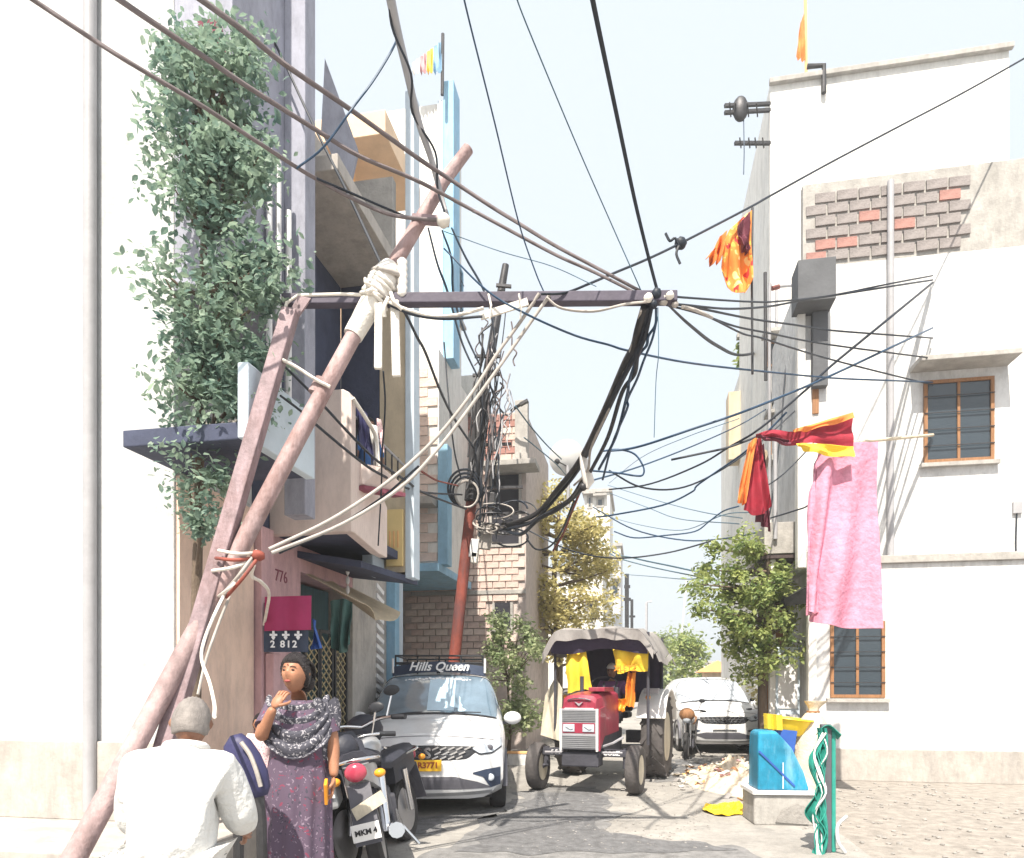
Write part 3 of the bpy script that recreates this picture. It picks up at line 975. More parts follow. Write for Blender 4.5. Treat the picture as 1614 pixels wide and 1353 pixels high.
# right tree
b = P(1208, 1080, 11.9)
def sh_r(x, y):
    c = 1182 + (y - 960) * .12
    w_ = 26 + 56 * math.sin(max(0, min(1, (y - 820) / 250)) * math.pi) + 10 * nz((y * .04, 2, 3))
    return abs(x - c) < w_
cl = clumps_px(rt_, 62, 1085, 1262, 845, 1062, 11.3, 12.3, .10, .34, sh_r)
tree('dense green tree in front of the white right-hand houses, above the parked white car', (b.x, b.y, 0),
     [(b.x, b.y, 0), (b.x - .05, b.y, 1.4), (b.x + .08, b.y, 2.6), (b.x, b.y, 4.0)], .08, cl, 150, .085, 'leaf_green', seed=9)
# far trees
for lb, x0, x1, y0, t, lf, sd in (
        ('round pale green tree at the far end of the street, beside the tractor canopy', 1034, 1075, 990, 40, 'leaf_pale', 31),
        ('bright green far tree between the tractor and the small kiosk', 1066, 1112, 1003, 34, 'leaf_green', 32)):
    b = P((x0 + x1) / 2, 1080, t)
    cl = clumps_px(rt_, 22, x0 + 4, x1 - 4, y0 + 8, 1085, t - .8, t + .8, .4, .9)
    tree(lb, (b.x, b.y, 0), [(b.x, b.y, 0), (b.x, b.y, 1.2), (b.x + .1, b.y, 2.6)], .15, cl, 130, .2, lf, seed=sd)
# low bush at the foot of the white tower house
b = G(1225, 1180)
cl = clumps_px(rt_, 12, 1196, 1240, 1020, 1120, 14.4, 15.2, .16, .28)
tree('dry sandy coloured bush beside the parked white car', (b.x, b.y, 0), [(b.x, b.y, 0), (b.x + .02, b.y, .5), (b.x, b.y, 1.2)], .04, cl, 120, .1, 'leaf_yellow', name='bush', seed=14, cat='bush')
# ------------------------------------------------------------------ poles and the tangle of cables
mat('pole_steel', (0.40, 0.29, 0.29), 0.65, 0.3, 6, 0.3, stain=((0.17, 0.08, 0.065), 0.9))
mat('girder_steel', (0.31, 0.23, 0.25), 0.7, 0.3, 6, 0.3, stain=((0.14, 0.075, 0.07), 0.9))
mat('arm_shaded_steel', (0.075, 0.065, 0.095), 0.6, 0.25, 4, 0.15)  # girder steel again, with the arm's shade put into a darker colour
mat('brown_cable', (0.15, 0.125, 0.13), 0.65, 0.25, 9, 0.1)
mat('rust_red', (0.27, 0.065, 0.045), 0.7, 0.3, 5, 0.2, stain=((0.08, 0.06, 0.07), 0.7))
mat('porcelain', (0.75, 0.72, 0.68), 0.35, 0.1, 6, 0.05)
mat('tape_white', (0.70, 0.67, 0.62), 0.8, 0.15, 9, 0.4)

# leaning round pole
lp = thing('utility_pole', 'leaning round steel pole with white wrapped joint, crossing the near house', 'pole', P(20, 1530, 3.45))
path = [P(20, 1530, 3.45), P(150, 1292, 3.9), P(320, 975, 4.42), P(470, 690, 4.78), P(600, 452, 5.0), P(700, 285, 5.08), P(738, 235, 5.1)]
MB().tube(path, [.066, .064, .061, .058, .054, .045, .042], 18).build('shaft', 'pole_steel', lp, True, smooth=50)
MB().tube([P(599, 454, 5.0), P(556, 530, 4.93)], [.085, .068], 14).build('wrapping', 'tape_white', lp, True, smooth=50)
MB().tube([P(590, 470, 4.98), P(606, 440, 5.0), P(617, 420, 5.02)], [.1, .105, .07], 14).build('clamp', 'porcelain', lp, True, smooth=50)
MB().tube([P(500, 624, 4.86), P(512, 602, 4.87)], .068, 14).build('clamp', 'pole_steel', lp, True, smooth=50)
def insul(root, a, b, r, m='porcelain'):
    a, b = V(a), V(b)
    n = 12
    pts = [a.lerp(b, i / n) for i in range(n + 1)]
    rr = [r * (1 if i % 2 else .78) for i in range(n + 1)]
    rr[0] = rr[-1] = r * .5
    MB().tube(pts, rr, 12).build('insulator', m, root, True, smooth=60)
insul(lp, P(634, 470, 4.97), P(634, 408, 4.97), .04)
# strips and rods hung from the joint
for (x0, y0, x1, y1, ww) in ((597, 478, 596, 582, .055), (622, 474, 625, 594, .06)):
    a, b_ = P(x0, y0, 4.93), P(x1, y1, 4.9)
    MB().bar(a, b_, ww, .03, up=FWD).build('cover_strip', 'tape_white', lp, True, bevel=.008)
# rope wound round the joint, crossing over the girder
rk0 = random.Random(12)
axd = (P(617, 420, 5.0) - P(585, 480, 5.0)).normalized()
sdv = axd.cross(FWD).normalized()
for k in range(7):
    c = P(601, 452, 4.99) + axd * rk0.uniform(-.12, .12)
    tilt = rk0.uniform(-.7, .7)
    q = [c + sdv * (.098 * math.cos(i * .5)) - FWD * (.095 * math.sin(i * .5)) + axd * (.06 * tilt * math.cos(i * .5 + tilt)) for i in range(14)]
    MB().tube(q, rk0.uniform(.012, .02), 7).build('winding', ('tape_white', 'white_rope', 'grey_cable')[k % 3], lp, True, smooth=60)
for k, (x0, y0, x1, y1) in enumerate(((586, 452, 576, 440), (588, 456, 580, 462), (616, 462, 634, 488), (612, 470, 606, 500))):
    MB().tube(crom([P(x0, y0, 4.9), P((x0 + x1) / 2 - 4, (y0 + y1) / 2, 4.86), P(x1, y1, 4.88)], 4), .014, 7).build('rope_end', 'white_rope', lp, True, smooth=60)
# second clamp near the top of the shaft
MB().bar(P(650, 345, 5.02), P(708, 350, 5.0), .05, .05).build('bracket', 'girder_steel', lp, True)
MB().ball(P(699, 348, 4.96), .05, 10, 6).build('insulator', 'white_rope', lp, True, smooth=60)

# bent girder gallows: slanting post, long cross-arm over the street
gd = thing('girder_post', 'bent square girder reaching over the street as a long dark cross-arm', 'girder', P(190, 1420, 4.2))
MB().bar(P(188, 1428, 4.0), P(458, 492, 4.93), .105, .10, up=FWD).build('post', 'girder_steel', gd, True, bevel=.008)
MB().bar(P(446, 475, 4.99), P(1066, 470, 5.0), .082, .075, up=(0, 0, 1)).build('cross_arm', 'arm_shaded_steel', gd, True, bevel=.006)
MB().tube([P(446, 500, 4.95), P(452, 478, 4.95), P(470, 466, 4.95), P(540, 464, 4.95), P(585, 466, 4.95)], .012, 8).build('edge_trim', 'white_rope', gd, True, smooth=60)
gus = MB().prism([P(448, 505, 4.94), P(470, 466, 4.94), P(490, 470, 4.94), P(462, 510, 4.94)], FWD * .02)
gus.build('gusset', 'girder_steel', gd, True)
for k, (x, y, r) in enumerate(((1022, 470, .035), (1034, 464, .04), (1046, 474, .035), (1056, 466, .03), (1030, 480, .03), (1064, 480, .025))):
    MB().ball(P(x, y, 4.95 + .02 * (k % 3)), r, 9, 6, fn=lambda d, p: p * (1 + .3 * nz(d * 2 + V((k * 3, 0, 0))))).build('knot', ('white_rope', 'black_cable', 'grey_cable')[k % 3], gd, True, smooth=70)
bd = MB().bar(P(757, 499, 4.96), P(832, 476, 4.93), .05, .02, up=FWD)
bd.build('lashed_board', 'tape_white', gd, True)
for x in (770, 818):
    MB().tube([P(x, 464, 4.9), P(x + 4, 482, 4.88), P(x + 2, 503, 4.9)], .008, 6).build('lashing', 'white_rope', gd, True)

# cable pole in the middle
cp = thing('utility_pole', 'rust red pole behind the white car, smothered in cables and boxes', 'pole', G(712, 1205) * 1)
tc_ = 13.4
path = [P(708, 1203, tc_), P(716, 1040, tc_), P(742, 800, tc_), P(760, 640, tc_), P(788, 470, tc_), P(797, 418, tc_)]
MB().tube(path[:3] + [P(744, 785, tc_)], [.115, .112, .105, .105], 14).build('shaft', 'rust_red', cp, True, smooth=50)
MB().tube([P(743, 792, tc_)] + path[3:], [.112, .10, .08, .065], 14).build('upper_shaft', 'iron', cp, True, smooth=50)
MB().tube([P(744, 790, tc_ - .1), P(762, 620, tc_ - .1)], [.15, .14], 12).build('sleeve', 'iron', cp, True, smooth=50)
for (x0, y0, x1, y1) in ((748, 562, 788, 562), (745, 592, 790, 590), (782, 450, 806, 452), (750, 702, 806, 700), (760, 770, 824, 768), (760, 812, 828, 808)):
    MB().bar(P(x0, y0, tc_ - .15), P(x1, y1, tc_ - .15), .06, .05).build('bracket', 'iron', cp, True)
rb2 = random.Random(5)
for k, (x, y, s0, s1) in enumerate(((764, 845, .26, .5), (748, 865, .16, .34), (772, 790, .2, .3), (778, 700, .18, .25), (748, 880, .12, .2))):
    MB().obox(P(x, y, tc_ - .22), (s0, .14, s1), Matrix.Rotation(R(8), 3, 'Y')).build('junction_box', ('grey_plaster', 'white_pipe', 'iron', 'grey_pipe', 'tape_white')[k], cp, True, bevel=.01)
# the vertical snarl of cable ends on this pole (each strand a loose part)
def wander(a, b, n, amp, seed):
    a, b = V(a), V(b)
    pts = []
    for i in range(n + 1):
        t = i / n
        p = a.lerp(b, t)
        if 0 < i < n:
            p += V((noise.noise(V((i * .7, seed, 0))), .5 * noise.noise(V((seed, i * .7, 4))), .3 * noise.noise(V((i * .5, 3, seed))))) * amp
        pts.append(p)
    return crom(pts, 3)
for k in range(34):
    x0 = rb2.uniform(756, 806)
    y0 = rb2.uniform(470, 700)
    y1 = y0 + rb2.uniform(60, 260)
    x1 = x0 + rb2.uniform(-22, 10) - (y1 - y0) * .06
    q = wander(P(x0, y0, tc_ - rb2.uniform(.1, .5)), P(x1, min(y1, 850), tc_ - rb2.uniform(.1, .5)), 7, rb2.uniform(.08, .3), k)
    MB().tube(q, rb2.uniform(.009, .02), 5).build('loose_strand', rb2.choice(['black_cable', 'black_cable', 'brown_cable', 'grey_pipe', 'iron']), cp, True)
for k in range(16):
    a = rb2.uniform(0, 6.28)
    c = V((rb2.uniform(762, 825), rb2.uniform(800, 850), 0))
    ra, rbb = rb2.uniform(14, 34), rb2.uniform(4, 16)
    q = [P(c.x + ra * math.cos(a + i * .5), c.y + rbb * math.sin(a + i * .5), tc_ - .3 - .04 * k / 3 + .1 * math.sin(i)) for i in range(rb2.randint(5, 12))]
    MB().tube(crom(q, 3), rb2.uniform(.012, .024), 5).build('loose_strand', rb2.choice(['black_cable', 'black_cable', 'iron', 'grey_cable']), cp, True)
# coil of spare cable
co = thing('cable_coil', 'coil of black cable hung on the rust red pole', 'cable coil', P(735, 800, tc_ - .4))
for k in range(4):
    rr = 27 - k * 3
    q = [P(733 + k + rr * math.cos(i * .42), 770 + k * 3 + (rr + 3) * math.sin(i * .42), tc_ - .35 - .02 * k) for i in range(16)]
    MB().tube(crom(q, 2), .022, 6).build('turn', 'black_cable' if k < 3 else 'grey_cable', co, True, smooth=60)

# thin poles
def thin_pole(label, pts, r, m, name='pole', arms=(), cat='pole'):
    t = thing(name, label, cat, (pts[0].x, pts[0].y, max(0, pts[0].z)))
    MB().tube(pts, r, 8).build('shaft', m, t, True, smooth=50)
    for a, b_ in arms:
        MB().bar(a, b_, r * 1.4).build('cross_arm', m, t, True)
    return t
t_ = 40
thin_pole('thick dark street pole standing just above the tractor canopy', [P(988, 1130, t_), P(988, 905, t_)], .12, 'iron', arms=[(P(984, 925, t_), P(993, 925, t_)), (P(983, 945, t_), P(994, 945, t_))])
thin_pole('second slimmer dark street pole above the tractor canopy', [P(996, 1125, 44), P(996, 945, 44)], .09, 'iron', arms=[(P(992, 972, 44), P(1001, 972, 44))])
thin_pole('pale lamp post far down the street beside the dark poles', [P(1019, 1115, 55), P(1019, 950, 55), P(1027, 948, 55)], .09, 'grey_pipe')
thin_pole('slim tilted white mast above the far trees', [P(1065, 1110, 50), P(1082, 915, 50)], .05, 'white_pipe')

# ------------------------------------------------------------------ overhead cables, one object each
def wire(label, pts, r, m='black_cable', n=6, name='overhead_cable', sides=6, cat='cable', group=None):
    """pts: (px, py, depth) control points"""
    if 1395 <= pts[-1][0] <= 1410:                 # carry on to the wall of the right-hand house
        (x0, y0, _), (x1, y1, _) = pts[-2:]
        pts = pts + [(1470, y1 + (y1 - y0) / (x1 - x0) * 66, 10.95)]
    q = crom([P(*p) for p in pts], n)
    if isinstance(r, (tuple, list)):
        r = [lerp(r[0], r[1], i / (len(q) - 1)) for i in range(len(q))]
    o = MB().tube(q, r, sides).build(name, m, smooth=60)
    return tag(o, label, cat, group)
EX = 5.0
wire('upper of the two brown cables crossing from the top left corner past the leaning pole', [(140, -130, 3.6), (250, -48, 3.8), (371, 39, 4.0), (448, 101, 4.2), (551, 172, 4.5), (655, 247, 4.8), (711, 284, 4.95), (773, 325, 4.97), (817, 352, 4.98), (876, 388, 5), (953, 429, 5), (1022, 466, EX)], (.017, .011), 'brown_cable')
wire('lower of the two brown cables crossing from the top left corner past the leaning pole', [(90, -70, 3.6), (200, 8, 3.8), (307, 80, 4.0), (389, 136, 4.2), (492, 201, 4.45), (566, 246, 4.6), (655, 284, 4.8), (729, 323, 4.97), (788, 355, 4.98), (876, 402, 5), (936, 429, 5), (1016, 469, EX)], (.016, .010), 'brown_cable')
wire('pale sagging cable from the left edge to the bracket on the leaning pole', [(40, -8, 3.6), (180, 84, 3.8), (307, 160, 4.0), (389, 213, 4.2), (466, 263, 4.4), (507, 287, 4.55), (551, 311, 4.7), (610, 337, 4.85), (660, 345, 4.95), (698, 347, 4.97)], .013, 'brown_cable')
wire('dark twin strand running beside the pale sagging cable into the leaning pole', [(500, 282, 4.5), (545, 301, 4.68), (600, 325, 4.83), (650, 346, 4.95)], .008, 'black_cable')
wire('straight black cable falling from the top edge behind the leaning pole', [(395, -20, 6.2), (418, 39, 6.0), (442, 86, 6), (492, 193, 5.8), (545, 299, 5.5), (601, 417, 5.1)], .011, 'black_cable')
wire('curved thin cable joining the hanging bundle to the pale sagging cable', [(467, 266, 4.4), (510, 232, 4.42), (557, 169, 4.45), (590, 125, 4.48), (622, 71, 4.5), (630, 40, 4.5)], .007, 'blue_cable')
wire('thick twisted grey cable bundle dropping from the top edge to the leaning pole', [(608, -40, 4.2), (624, 39, 4.4), (640, 107, 4.55), (660, 192, 4.75), (680, 252, 4.9), (696, 311, 4.98), (706, 345, 4.98)], (.03, .017), 'grey_pipe', sides=8)
wire('loose dark strand twisted round the thick grey bundle', [(615, -40, 4.2), (617, 39, 4.38), (648, 117, 4.5), (650, 178, 4.7), (686, 240, 4.85), (690, 300, 4.95), (708, 352, 4.98)], .008, 'black_cable')
wire('thin blue cable from the top edge to the middle of the cross-arm', [(726, -25, 3.6), (741, 39, 3.8), (780, 195, 4.3), (817, 349, 4.8), (844, 429, 4.95), (858, 462, 5)], .0055, 'blue_cable')
wire('thin pale cable slanting from the top edge to the end of the cross-arm', [(808, -22, 3.6), (830, 39, 3.8), (907, 224, 4.4), (960, 345, 4.8), (992, 417, 4.92), (1012, 462, 5)], .0042, 'thin_cable')
wire('thickest dark blue cable falling steeply from the top edge to the cross-arm end', [(929, -25, 3.7), (942, 39, 3.9), (970, 172, 4.3), (1000, 314, 4.7), (1022, 405, 4.9), (1037, 462, EX)], (.016, .012), 'black_cable')
wire('black cable climbing from the cross-arm to the white wall at the right', [(853, 464, 4.92), (890, 462, 4.95), (930, 447, 5.1), (972, 429, 5.4), (1022, 408, 5.7), (1078, 381, 6.2), (1182, 327, 7.0), (1214, 309, 7.4), (1310, 256, 8.4), (1420, 198, 9.1), (1530, 140, 9.8), (1680, 55, 11)], (.008, .013), 'black_cable')
kn = thing('cable_knot', 'knot with loose ends on the rising black cable beside the orange pennant', 'cable knot', P(1072, 384, 6.15))
MB().ball(P(1073, 384, 6.13), .055, 10, 6, fn=lambda d, p: p * (1 + .3 * nz(d * 2))).build('knot', 'black_cable', kn, True, smooth=60)
MB().tube(crom([P(1070, 388, 6.1), P(1064, 376, 6.1), P(1056, 380, 6.1), P(1049, 368, 6.1)], 4), .012, 5).build('loose_end', 'black_cable', kn, True)
MB().tube(crom([P(1070, 388, 6.1), P(1066, 400, 6.1), P(1072, 416, 6.1)], 4), .012, 5).build('loose_end', 'black_cable', kn, True)
rw = [
    ('topmost cable leaving the cross-arm end towards the right wall', [(1040, 465, EX), (1075, 469, 5.2), (1185, 476, 6.6), (1230, 475, 7.2), (1310, 466, 8.4), (1400, 448, 8.95)], .010),
    ('second cable leaving the cross-arm end, crossing the topmost one at the white tower', [(1044, 478, EX), (1080, 481, 5.2), (1150, 487, 6), (1214, 483, 7), (1262, 474, 7.8), (1310, 466.5, 8.45), (1402, 452, 8.95)], .011),
    ('third cable from the cross-arm end, sloping down to the right edge', [(1046, 479, EX), (1090, 484, 5.3), (1185, 503, 6.6), (1250, 512, 7.5), (1310, 521, 8.4), (1400, 528, 8.95)], .011),
    ('fourth cable from the cross-arm end, below the third', [(1046, 480, EX), (1100, 494, 5.4), (1160, 515, 6.3), (1215, 526, 7), (1262, 536, 7.8), (1310, 544, 8.4), (1400, 556, 8.95)], .010),
    ('lowest of the five cables fanning from the cross-arm end to the right', [(1046, 480, EX), (1110, 497, 5.5), (1170, 526, 6.4), (1200, 533, 6.8), (1262, 553, 7.7), (1310, 567, 8.4), (1400, 590, 8.95)], .0095)]
for lb, q, r in rw:
    wire(lb, q, (r * .8, r * 1.2), 'black_cable')
wire('grey tape wound cable stub below the cross-arm end', [(1076, 484, 5.1), (1098, 490, 5.3), (1122, 501, 5.6)], .014, 'grey_cable')
wire('long cable swinging from the lashed board to the right edge, below the fan of five', [(700, 392, 5.02), (767, 458, 4.9), (829, 495, 4.9), (906, 529, 5.2), (960, 544, 5.5), (990, 553, 5.7), (1078, 571, 6.4), (1176, 583, 7.3), (1310, 596, 8.6), (1402, 600, 8.95)], (.006, .012), 'blue_cable')
wire('cable rising from the wire loop to the right edge past the red cloth', [(960, 711, 8.8), (990, 708, 8.7), (1025, 699, 8.5), (1090, 677, 8.3), (1167, 651, 8.2), (1250, 618, 8.4), (1310, 592, 8.7), (1404, 548, 8.95)], .014, 'blue_cable')
wire('doubled black cable carrying the red cloths, falling from the right edge', [(960, 772, 10.5), (1025, 763, 10), (1102, 733, 9.3), (1149, 705, 8.9), (1196, 677, 8.6), (1270, 615, 8.6), (1310, 577, 8.75), (1404, 500, 8.95)], (.011, .018), 'black_cable')
wire('wavy cable below the doubled black one, ending at the red cloth', [(940, 815, 11), (960, 813, 10.8), (1043, 797, 10.2), (1090, 776, 9.7), (1102, 763, 9.6), (1167, 718, 9), (1200, 690, 8.75), (1240, 650, 8.6)], .013, 'blue_cable')
wire('stiff rod-like cable end jutting from the red cloth into the sky', [(1058, 725, 8.9), (1110, 714, 8.85), (1149, 705, 8.8), (1200, 686, 8.7)], .014, 'black_cable')
wire('thin wavy cable under the red cloth reaching the leafy tree', [(968, 838, 11.5), (1000, 848, 11.3), (1050, 844, 11), (1095, 838, 10.8), (1118, 822, 10.6), (1140, 806, 10.4), (1165, 798, 10.2)], .011, 'blue_cable')
wire('cable from behind the red cloth to the concrete balcony at the right', [(1214, 817, 10.0), (1250, 806, 9.8), (1275, 796, 9.6), (1292, 770, 9.4), (1330, 745, 9.5)], .011, 'black_cable')
wire('dark cable sloping from the cloth knot to the wall beside the concrete balcony', [(1206, 768, 9.6), (1232, 750, 9.7), (1260, 723, 9.8), (1290, 690, 9.9), (1320, 660, 10)], .010, 'black_cable')
wire('single round loop of cable hanging in the sky', [(945, 712, 9), (975, 709, 8.9), (1000, 716, 8.8), (1014, 736, 8.7), (1013, 749, 8.7), (1000, 750, 8.7), (975, 746, 8.8), (930, 742, 9)], .012, 'blue_cable')
wire('hair thin wire hanging straight down from the cross-arm end', [(1037, 485, 5), (1038, 556, 5), (1034, 600, 5.1), (1031, 690, 5.2)], .0032, 'thin_cable')
thin = [
    ('faint wire crossing the sky from the roof tower to the leafy tree', [(958, 765, 26), (1042, 791, 20), (1110, 808, 16), (1170, 817, 13.5)], .012),
    ('faint wire just below the first one, sagging to the leafy tree', [(962, 778, 26), (1020, 800, 21), (1070, 818, 18), (1165, 826, 14)], .012),
    ('faint rising wire from the tractor side towards the white tower', [(960, 762, 20), (1010, 722, 16), (1080, 690, 14), (1165, 660, 13)], .007),
    ('dark pair wire running past the roof tower window to the leafy tree', [(900, 800, 22), (960, 866, 20), (1000, 880, 18), (1060, 893, 16.5), (1115, 905, 15)], .02),
    ('lower twin of the wire from the roof tower to the leafy tree', [(905, 830, 22), (960, 872, 20.5), (1010, 890, 18.5), (1118, 913, 15)], .017),
    ('wire from the thick dark street pole to the leafy tree', [(988, 906, 39.5), (1030, 909, 30), (1075, 913, 22), (1115, 911, 15.2)], .018),
    ('sagging wire between roof tower and white right-hand tower', [(960, 815, 30), (1010, 828, 24), (1075, 836, 20), (1140, 812, 16), (1180, 808, 15.2)], .012),
    ('steep faint wire from the cable pole to the yellow tree', [(812, 640, 13.3), (836, 672, 14), (862, 702, 15), (885, 724, 16)], .014),
    ('second steep faint wire from the cable pole, below the first', [(826, 690, 13.4), (845, 705, 14), (880, 735, 15.5), (900, 760, 17)], .012)]
for lb, q, r in thin:
    wire(lb, q, r, 'thin_cable')
for lb, q, r, m in (
        ('slack cable drooping from the cross-arm end to the pierced parapet', [(1050, 478, 5), (1090, 515, 6), (1130, 545, 8), (1165, 560, 12), (1195, 556, 18.5)], (.007, .03), 'black_cable'),
        ('drooping cable from the wire loop to the wall behind the red cloth', [(960, 742, 9), (1010, 768, 9.2), (1070, 770, 9.4), (1130, 745, 9.6), (1195, 700, 10), (1262, 640, 11.8)], .012, 'black_cable'),
        ('long cable sagging low over the tractor towards the leafy tree', [(830, 835, 12.8), (900, 868, 12.6), (970, 880, 12.4), (1050, 872, 12.2), (1125, 852, 11.9)], .014, 'black_cable'),
        ('low cable from the yellow tree to the concrete balcony slab', [(935, 800, 16), (1000, 835, 15), (1080, 852, 14), (1150, 848, 13), (1200, 838, 12.6)], .014, 'blue_cable'),
        ('tight cable from the cable bundle knee to the brown window of the aerial tower', [(925, 760, 8.6), (1010, 735, 10), (1100, 700, 12), (1170, 668, 14), (1216, 640, 14.9)], .011, 'blue_cable'),
        ('cable hugging the white tower from the bent bracket to the balcony', [(1252, 452, 12.9), (1244, 520, 12.9), (1236, 610, 12.8), (1228, 700, 12.6), (1215, 800, 12.5), (1205, 835, 12.45)], .014, 'black_cable'),
        ('cable slung from the cable pole across to the small lamp', [(770, 600, 13.2), (785, 640, 13.6), (800, 655, 14.6), (810, 646, 15.5)], .02, 'black_cable'),
        ('cable hanging from the sky blue pillar to the coil', [(700, 540, 13.9), (708, 640, 13.8), (716, 710, 13.6), (726, 752, 13.3)], .018, 'black_cable')):
    wire(lb, q, r, m)
# hanging bundle from the cross-arm end to the cable pole
bn = [
    ('thickest strand of the bundle hanging from the cross-arm end to the cable pole', [(1016, 484, EX), (1006, 520, 5.2), (999, 548, 5.5), (985, 575, 5.8), (950, 655, 7), (915, 725, 8.6), (880, 770, 10), (845, 810, 11.8), (800, 828, 13)], (.028, .045), 'iron'),
    ('second strand of the hanging bundle, lying against the thickest', [(1021, 484, EX), (1012, 530, 5.25), (1003, 556, 5.5), (975, 610, 6.1), (948, 668, 7.2), (915, 735, 8.8), (882, 778, 10.3), (840, 822, 12), (795, 835, 13.1)], (.018, .03), 'black_cable'),
    ('third strand of the hanging bundle, with a kink below the cross-arm', [(1027, 484, EX), (1017, 530, 5.2), (1005, 560, 5.4), (1000, 590, 5.8), (980, 620, 6.3), (958, 690, 7.3), (930, 745, 8.4)], (.015, .022), 'black_cable'),
    ('fourth strand of the hanging bundle, bowing out to the right', [(1034, 486, EX), (1033, 512, 5.1), (1022, 530, 5.2), (1019, 545, 5.3), (1006, 562, 5.5), (992, 600, 5.9), (988, 625, 6.2), (970, 690, 7.2), (944, 740, 8.2)], (.009, .016), 'blue_cable'),
    ('fifth strand, splitting from the fourth and running down to the wire loop', [(1036, 500, 5.05), (1028, 535, 5.2), (1014, 570, 5.5), (1004, 598, 5.8), (989, 630, 6.3), (988, 646, 6.4), (965, 700, 7.4), (950, 756, 8.3)], (.008, .014), 'blue_cable'),
    ('slack strand hanging left of the bundle to a white insulator', [(1010, 490, 5), (992, 560, 5.6), (962, 640, 6.6), (932, 705, 7.8), (926, 742, 8.3), (905, 765, 9)], (.010, .016), 'grey_cable'),
    ('lower slack strand swinging from the white insulator to the cable pole', [(928, 744, 8.4), (912, 776, 9.2), (880, 802, 10.3), (850, 818, 11.4), (822, 842, 12.5), (800, 838, 13)], .035, 'black_cable'),
    ('thin strand swinging from the white insulator towards the cable pole, above the lower slack one', [(926, 742, 8.4), (900, 785, 9.5), (868, 805, 10.8), (835, 824, 12.2), (790, 826, 13.1)], .025, 'iron'),
    ('frayed brown strand dropping from the insulator into the yellow tree', [(918, 766, 9), (900, 810, 10), (886, 845, 10.8), (872, 868, 11.5)], .017, 'rust_red'),
    ('second frayed strand hooking back under the bundle in front of the yellow tree', [(905, 790, 9.4), (885, 838, 10.5), (866, 862, 11.3), (845, 866, 12), (830, 850, 12.6)], .016, 'black_cable')]
for lb, q, r, m in bn:
    wire(lb, q, r, m)
# sunlit pair from the tie on the leaning pole up to the cross-arm
wire('upper of the two sunlit pale cables rising from the rope tie to the cross-arm', [(424, 866, 4.5), (520, 820, 4.7), (600, 768, 4.85), (655, 722, 4.95), (700, 676, 5), (745, 618, 5.02), (782, 560, 5.02), (822, 505, 5), (850, 463, 4.95)], .0125, 'grey_cable', sides=8)
wire('lower of the two sunlit pale cables rising from the rope tie to the cross-arm', [(428, 872, 4.48), (540, 826, 4.72), (632, 768, 4.86), (690, 708, 4.95), (738, 646, 5), (790, 574, 5.0), (835, 510, 4.98), (866, 466, 4.95)], .0125, 'grey_cable', sides=8)
wire('dark cable shadowing the sunlit pair below the balcony', [(440, 872, 4.55), (520, 836, 4.75), (600, 786, 4.88), (660, 735, 4.98)], .008, 'black_cable')
wire('wire from the girder post through the balcony washing to the cable pole', [(445, 574, 4.85), (471, 600, 5.1), (504, 633, 5.4), (551, 684, 6), (595, 727, 6.8), (643, 760, 8), (670, 778, 9.2), (735, 803, 13)], (.008, .017), 'black_cable')
wire('lower wire from the girder post, crossing the white parapet', [(442, 624, 4.85), (474, 648, 5.1), (489, 662, 5.25), (560, 721, 6.1), (600, 748, 6.8), (660, 775, 9), (728, 780, 13)], (.008, .016), 'black_cable')
wire('cable slanting from the leaning pole joint down past the blue pillar', [(612, 470, 4.95), (636, 490, 5.2), (657, 531, 5.8), (671, 557, 6.5), (694, 616, 8), (716, 660, 10), (748, 708, 13.1)], (.009, .02), 'black_cable')
for lb, q in (
        ('leftmost of the three wires dropping from the leaning pole to the cable pole', [(675, 360, 5.05), (690, 418, 5.6), (707, 465, 6.2), (730, 545, 9), (752, 592, 13.2)]),
        ('middle of the three wires dropping from the leaning pole to the cable pole', [(697, 364, 5.05), (712, 410, 5.5), (716, 470, 6.3), (735, 530, 9), (756, 575, 13.2)]),
        ('third wire dropping from the leaning pole, nearest the lashed board', [(712, 360, 5.05), (735, 408, 5.8), (762, 457, 7), (775, 500, 9.5), (782, 560, 13.2)])):
    wire(lb, q, (.007, .017), 'blue_cable')
wire('pale rope sagging beneath the left half of the cross-arm', [(610, 476, 4.9), (640, 488, 4.88), (680, 499, 4.88), (720, 497, 4.9), (762, 486, 4.92)], .012, 'white_rope')
wire('dark cable sagging beneath the left half of the cross-arm, below the pale rope', [(612, 480, 4.9), (650, 496, 4.88), (700, 503, 4.88), (760, 499, 4.92)], .009, 'black_cable')
wire('cable drooping beneath the right half of the cross-arm', [(862, 470, 4.92), (885, 486, 4.9), (935, 491, 4.9), (985, 480, 4.92), (1020, 476, 4.95)], .009, 'grey_cable')
wire('thin faint wire sloping from the leaning pole over the cross-arm', [(700, 365, 5.05), (790, 397, 5.03), (870, 420, 5.02), (940, 452, 5.02)], .003, 'thin_cable')
wire('thin wire dangling from the strip on the leaning pole past the balcony', [(604, 585, 4.9), (607, 640, 5.1), (602, 720, 5.6), (601, 770, 6), (596, 860, 6.6)], .007, 'black_cable')
wire('white rope tying the girder post to the leaning pole', [(428, 560, 4.82), (462, 576, 4.8), (500, 600, 4.78), (520, 610, 4.78)], .012, 'white_rope', name='rope', cat='rope')
wire('reddish wire from the balcony to the coil on the cable pole', [(652, 735, 8.6), (685, 756, 10), (705, 762, 11.5), (722, 766, 13)], .015, 'rust_red')
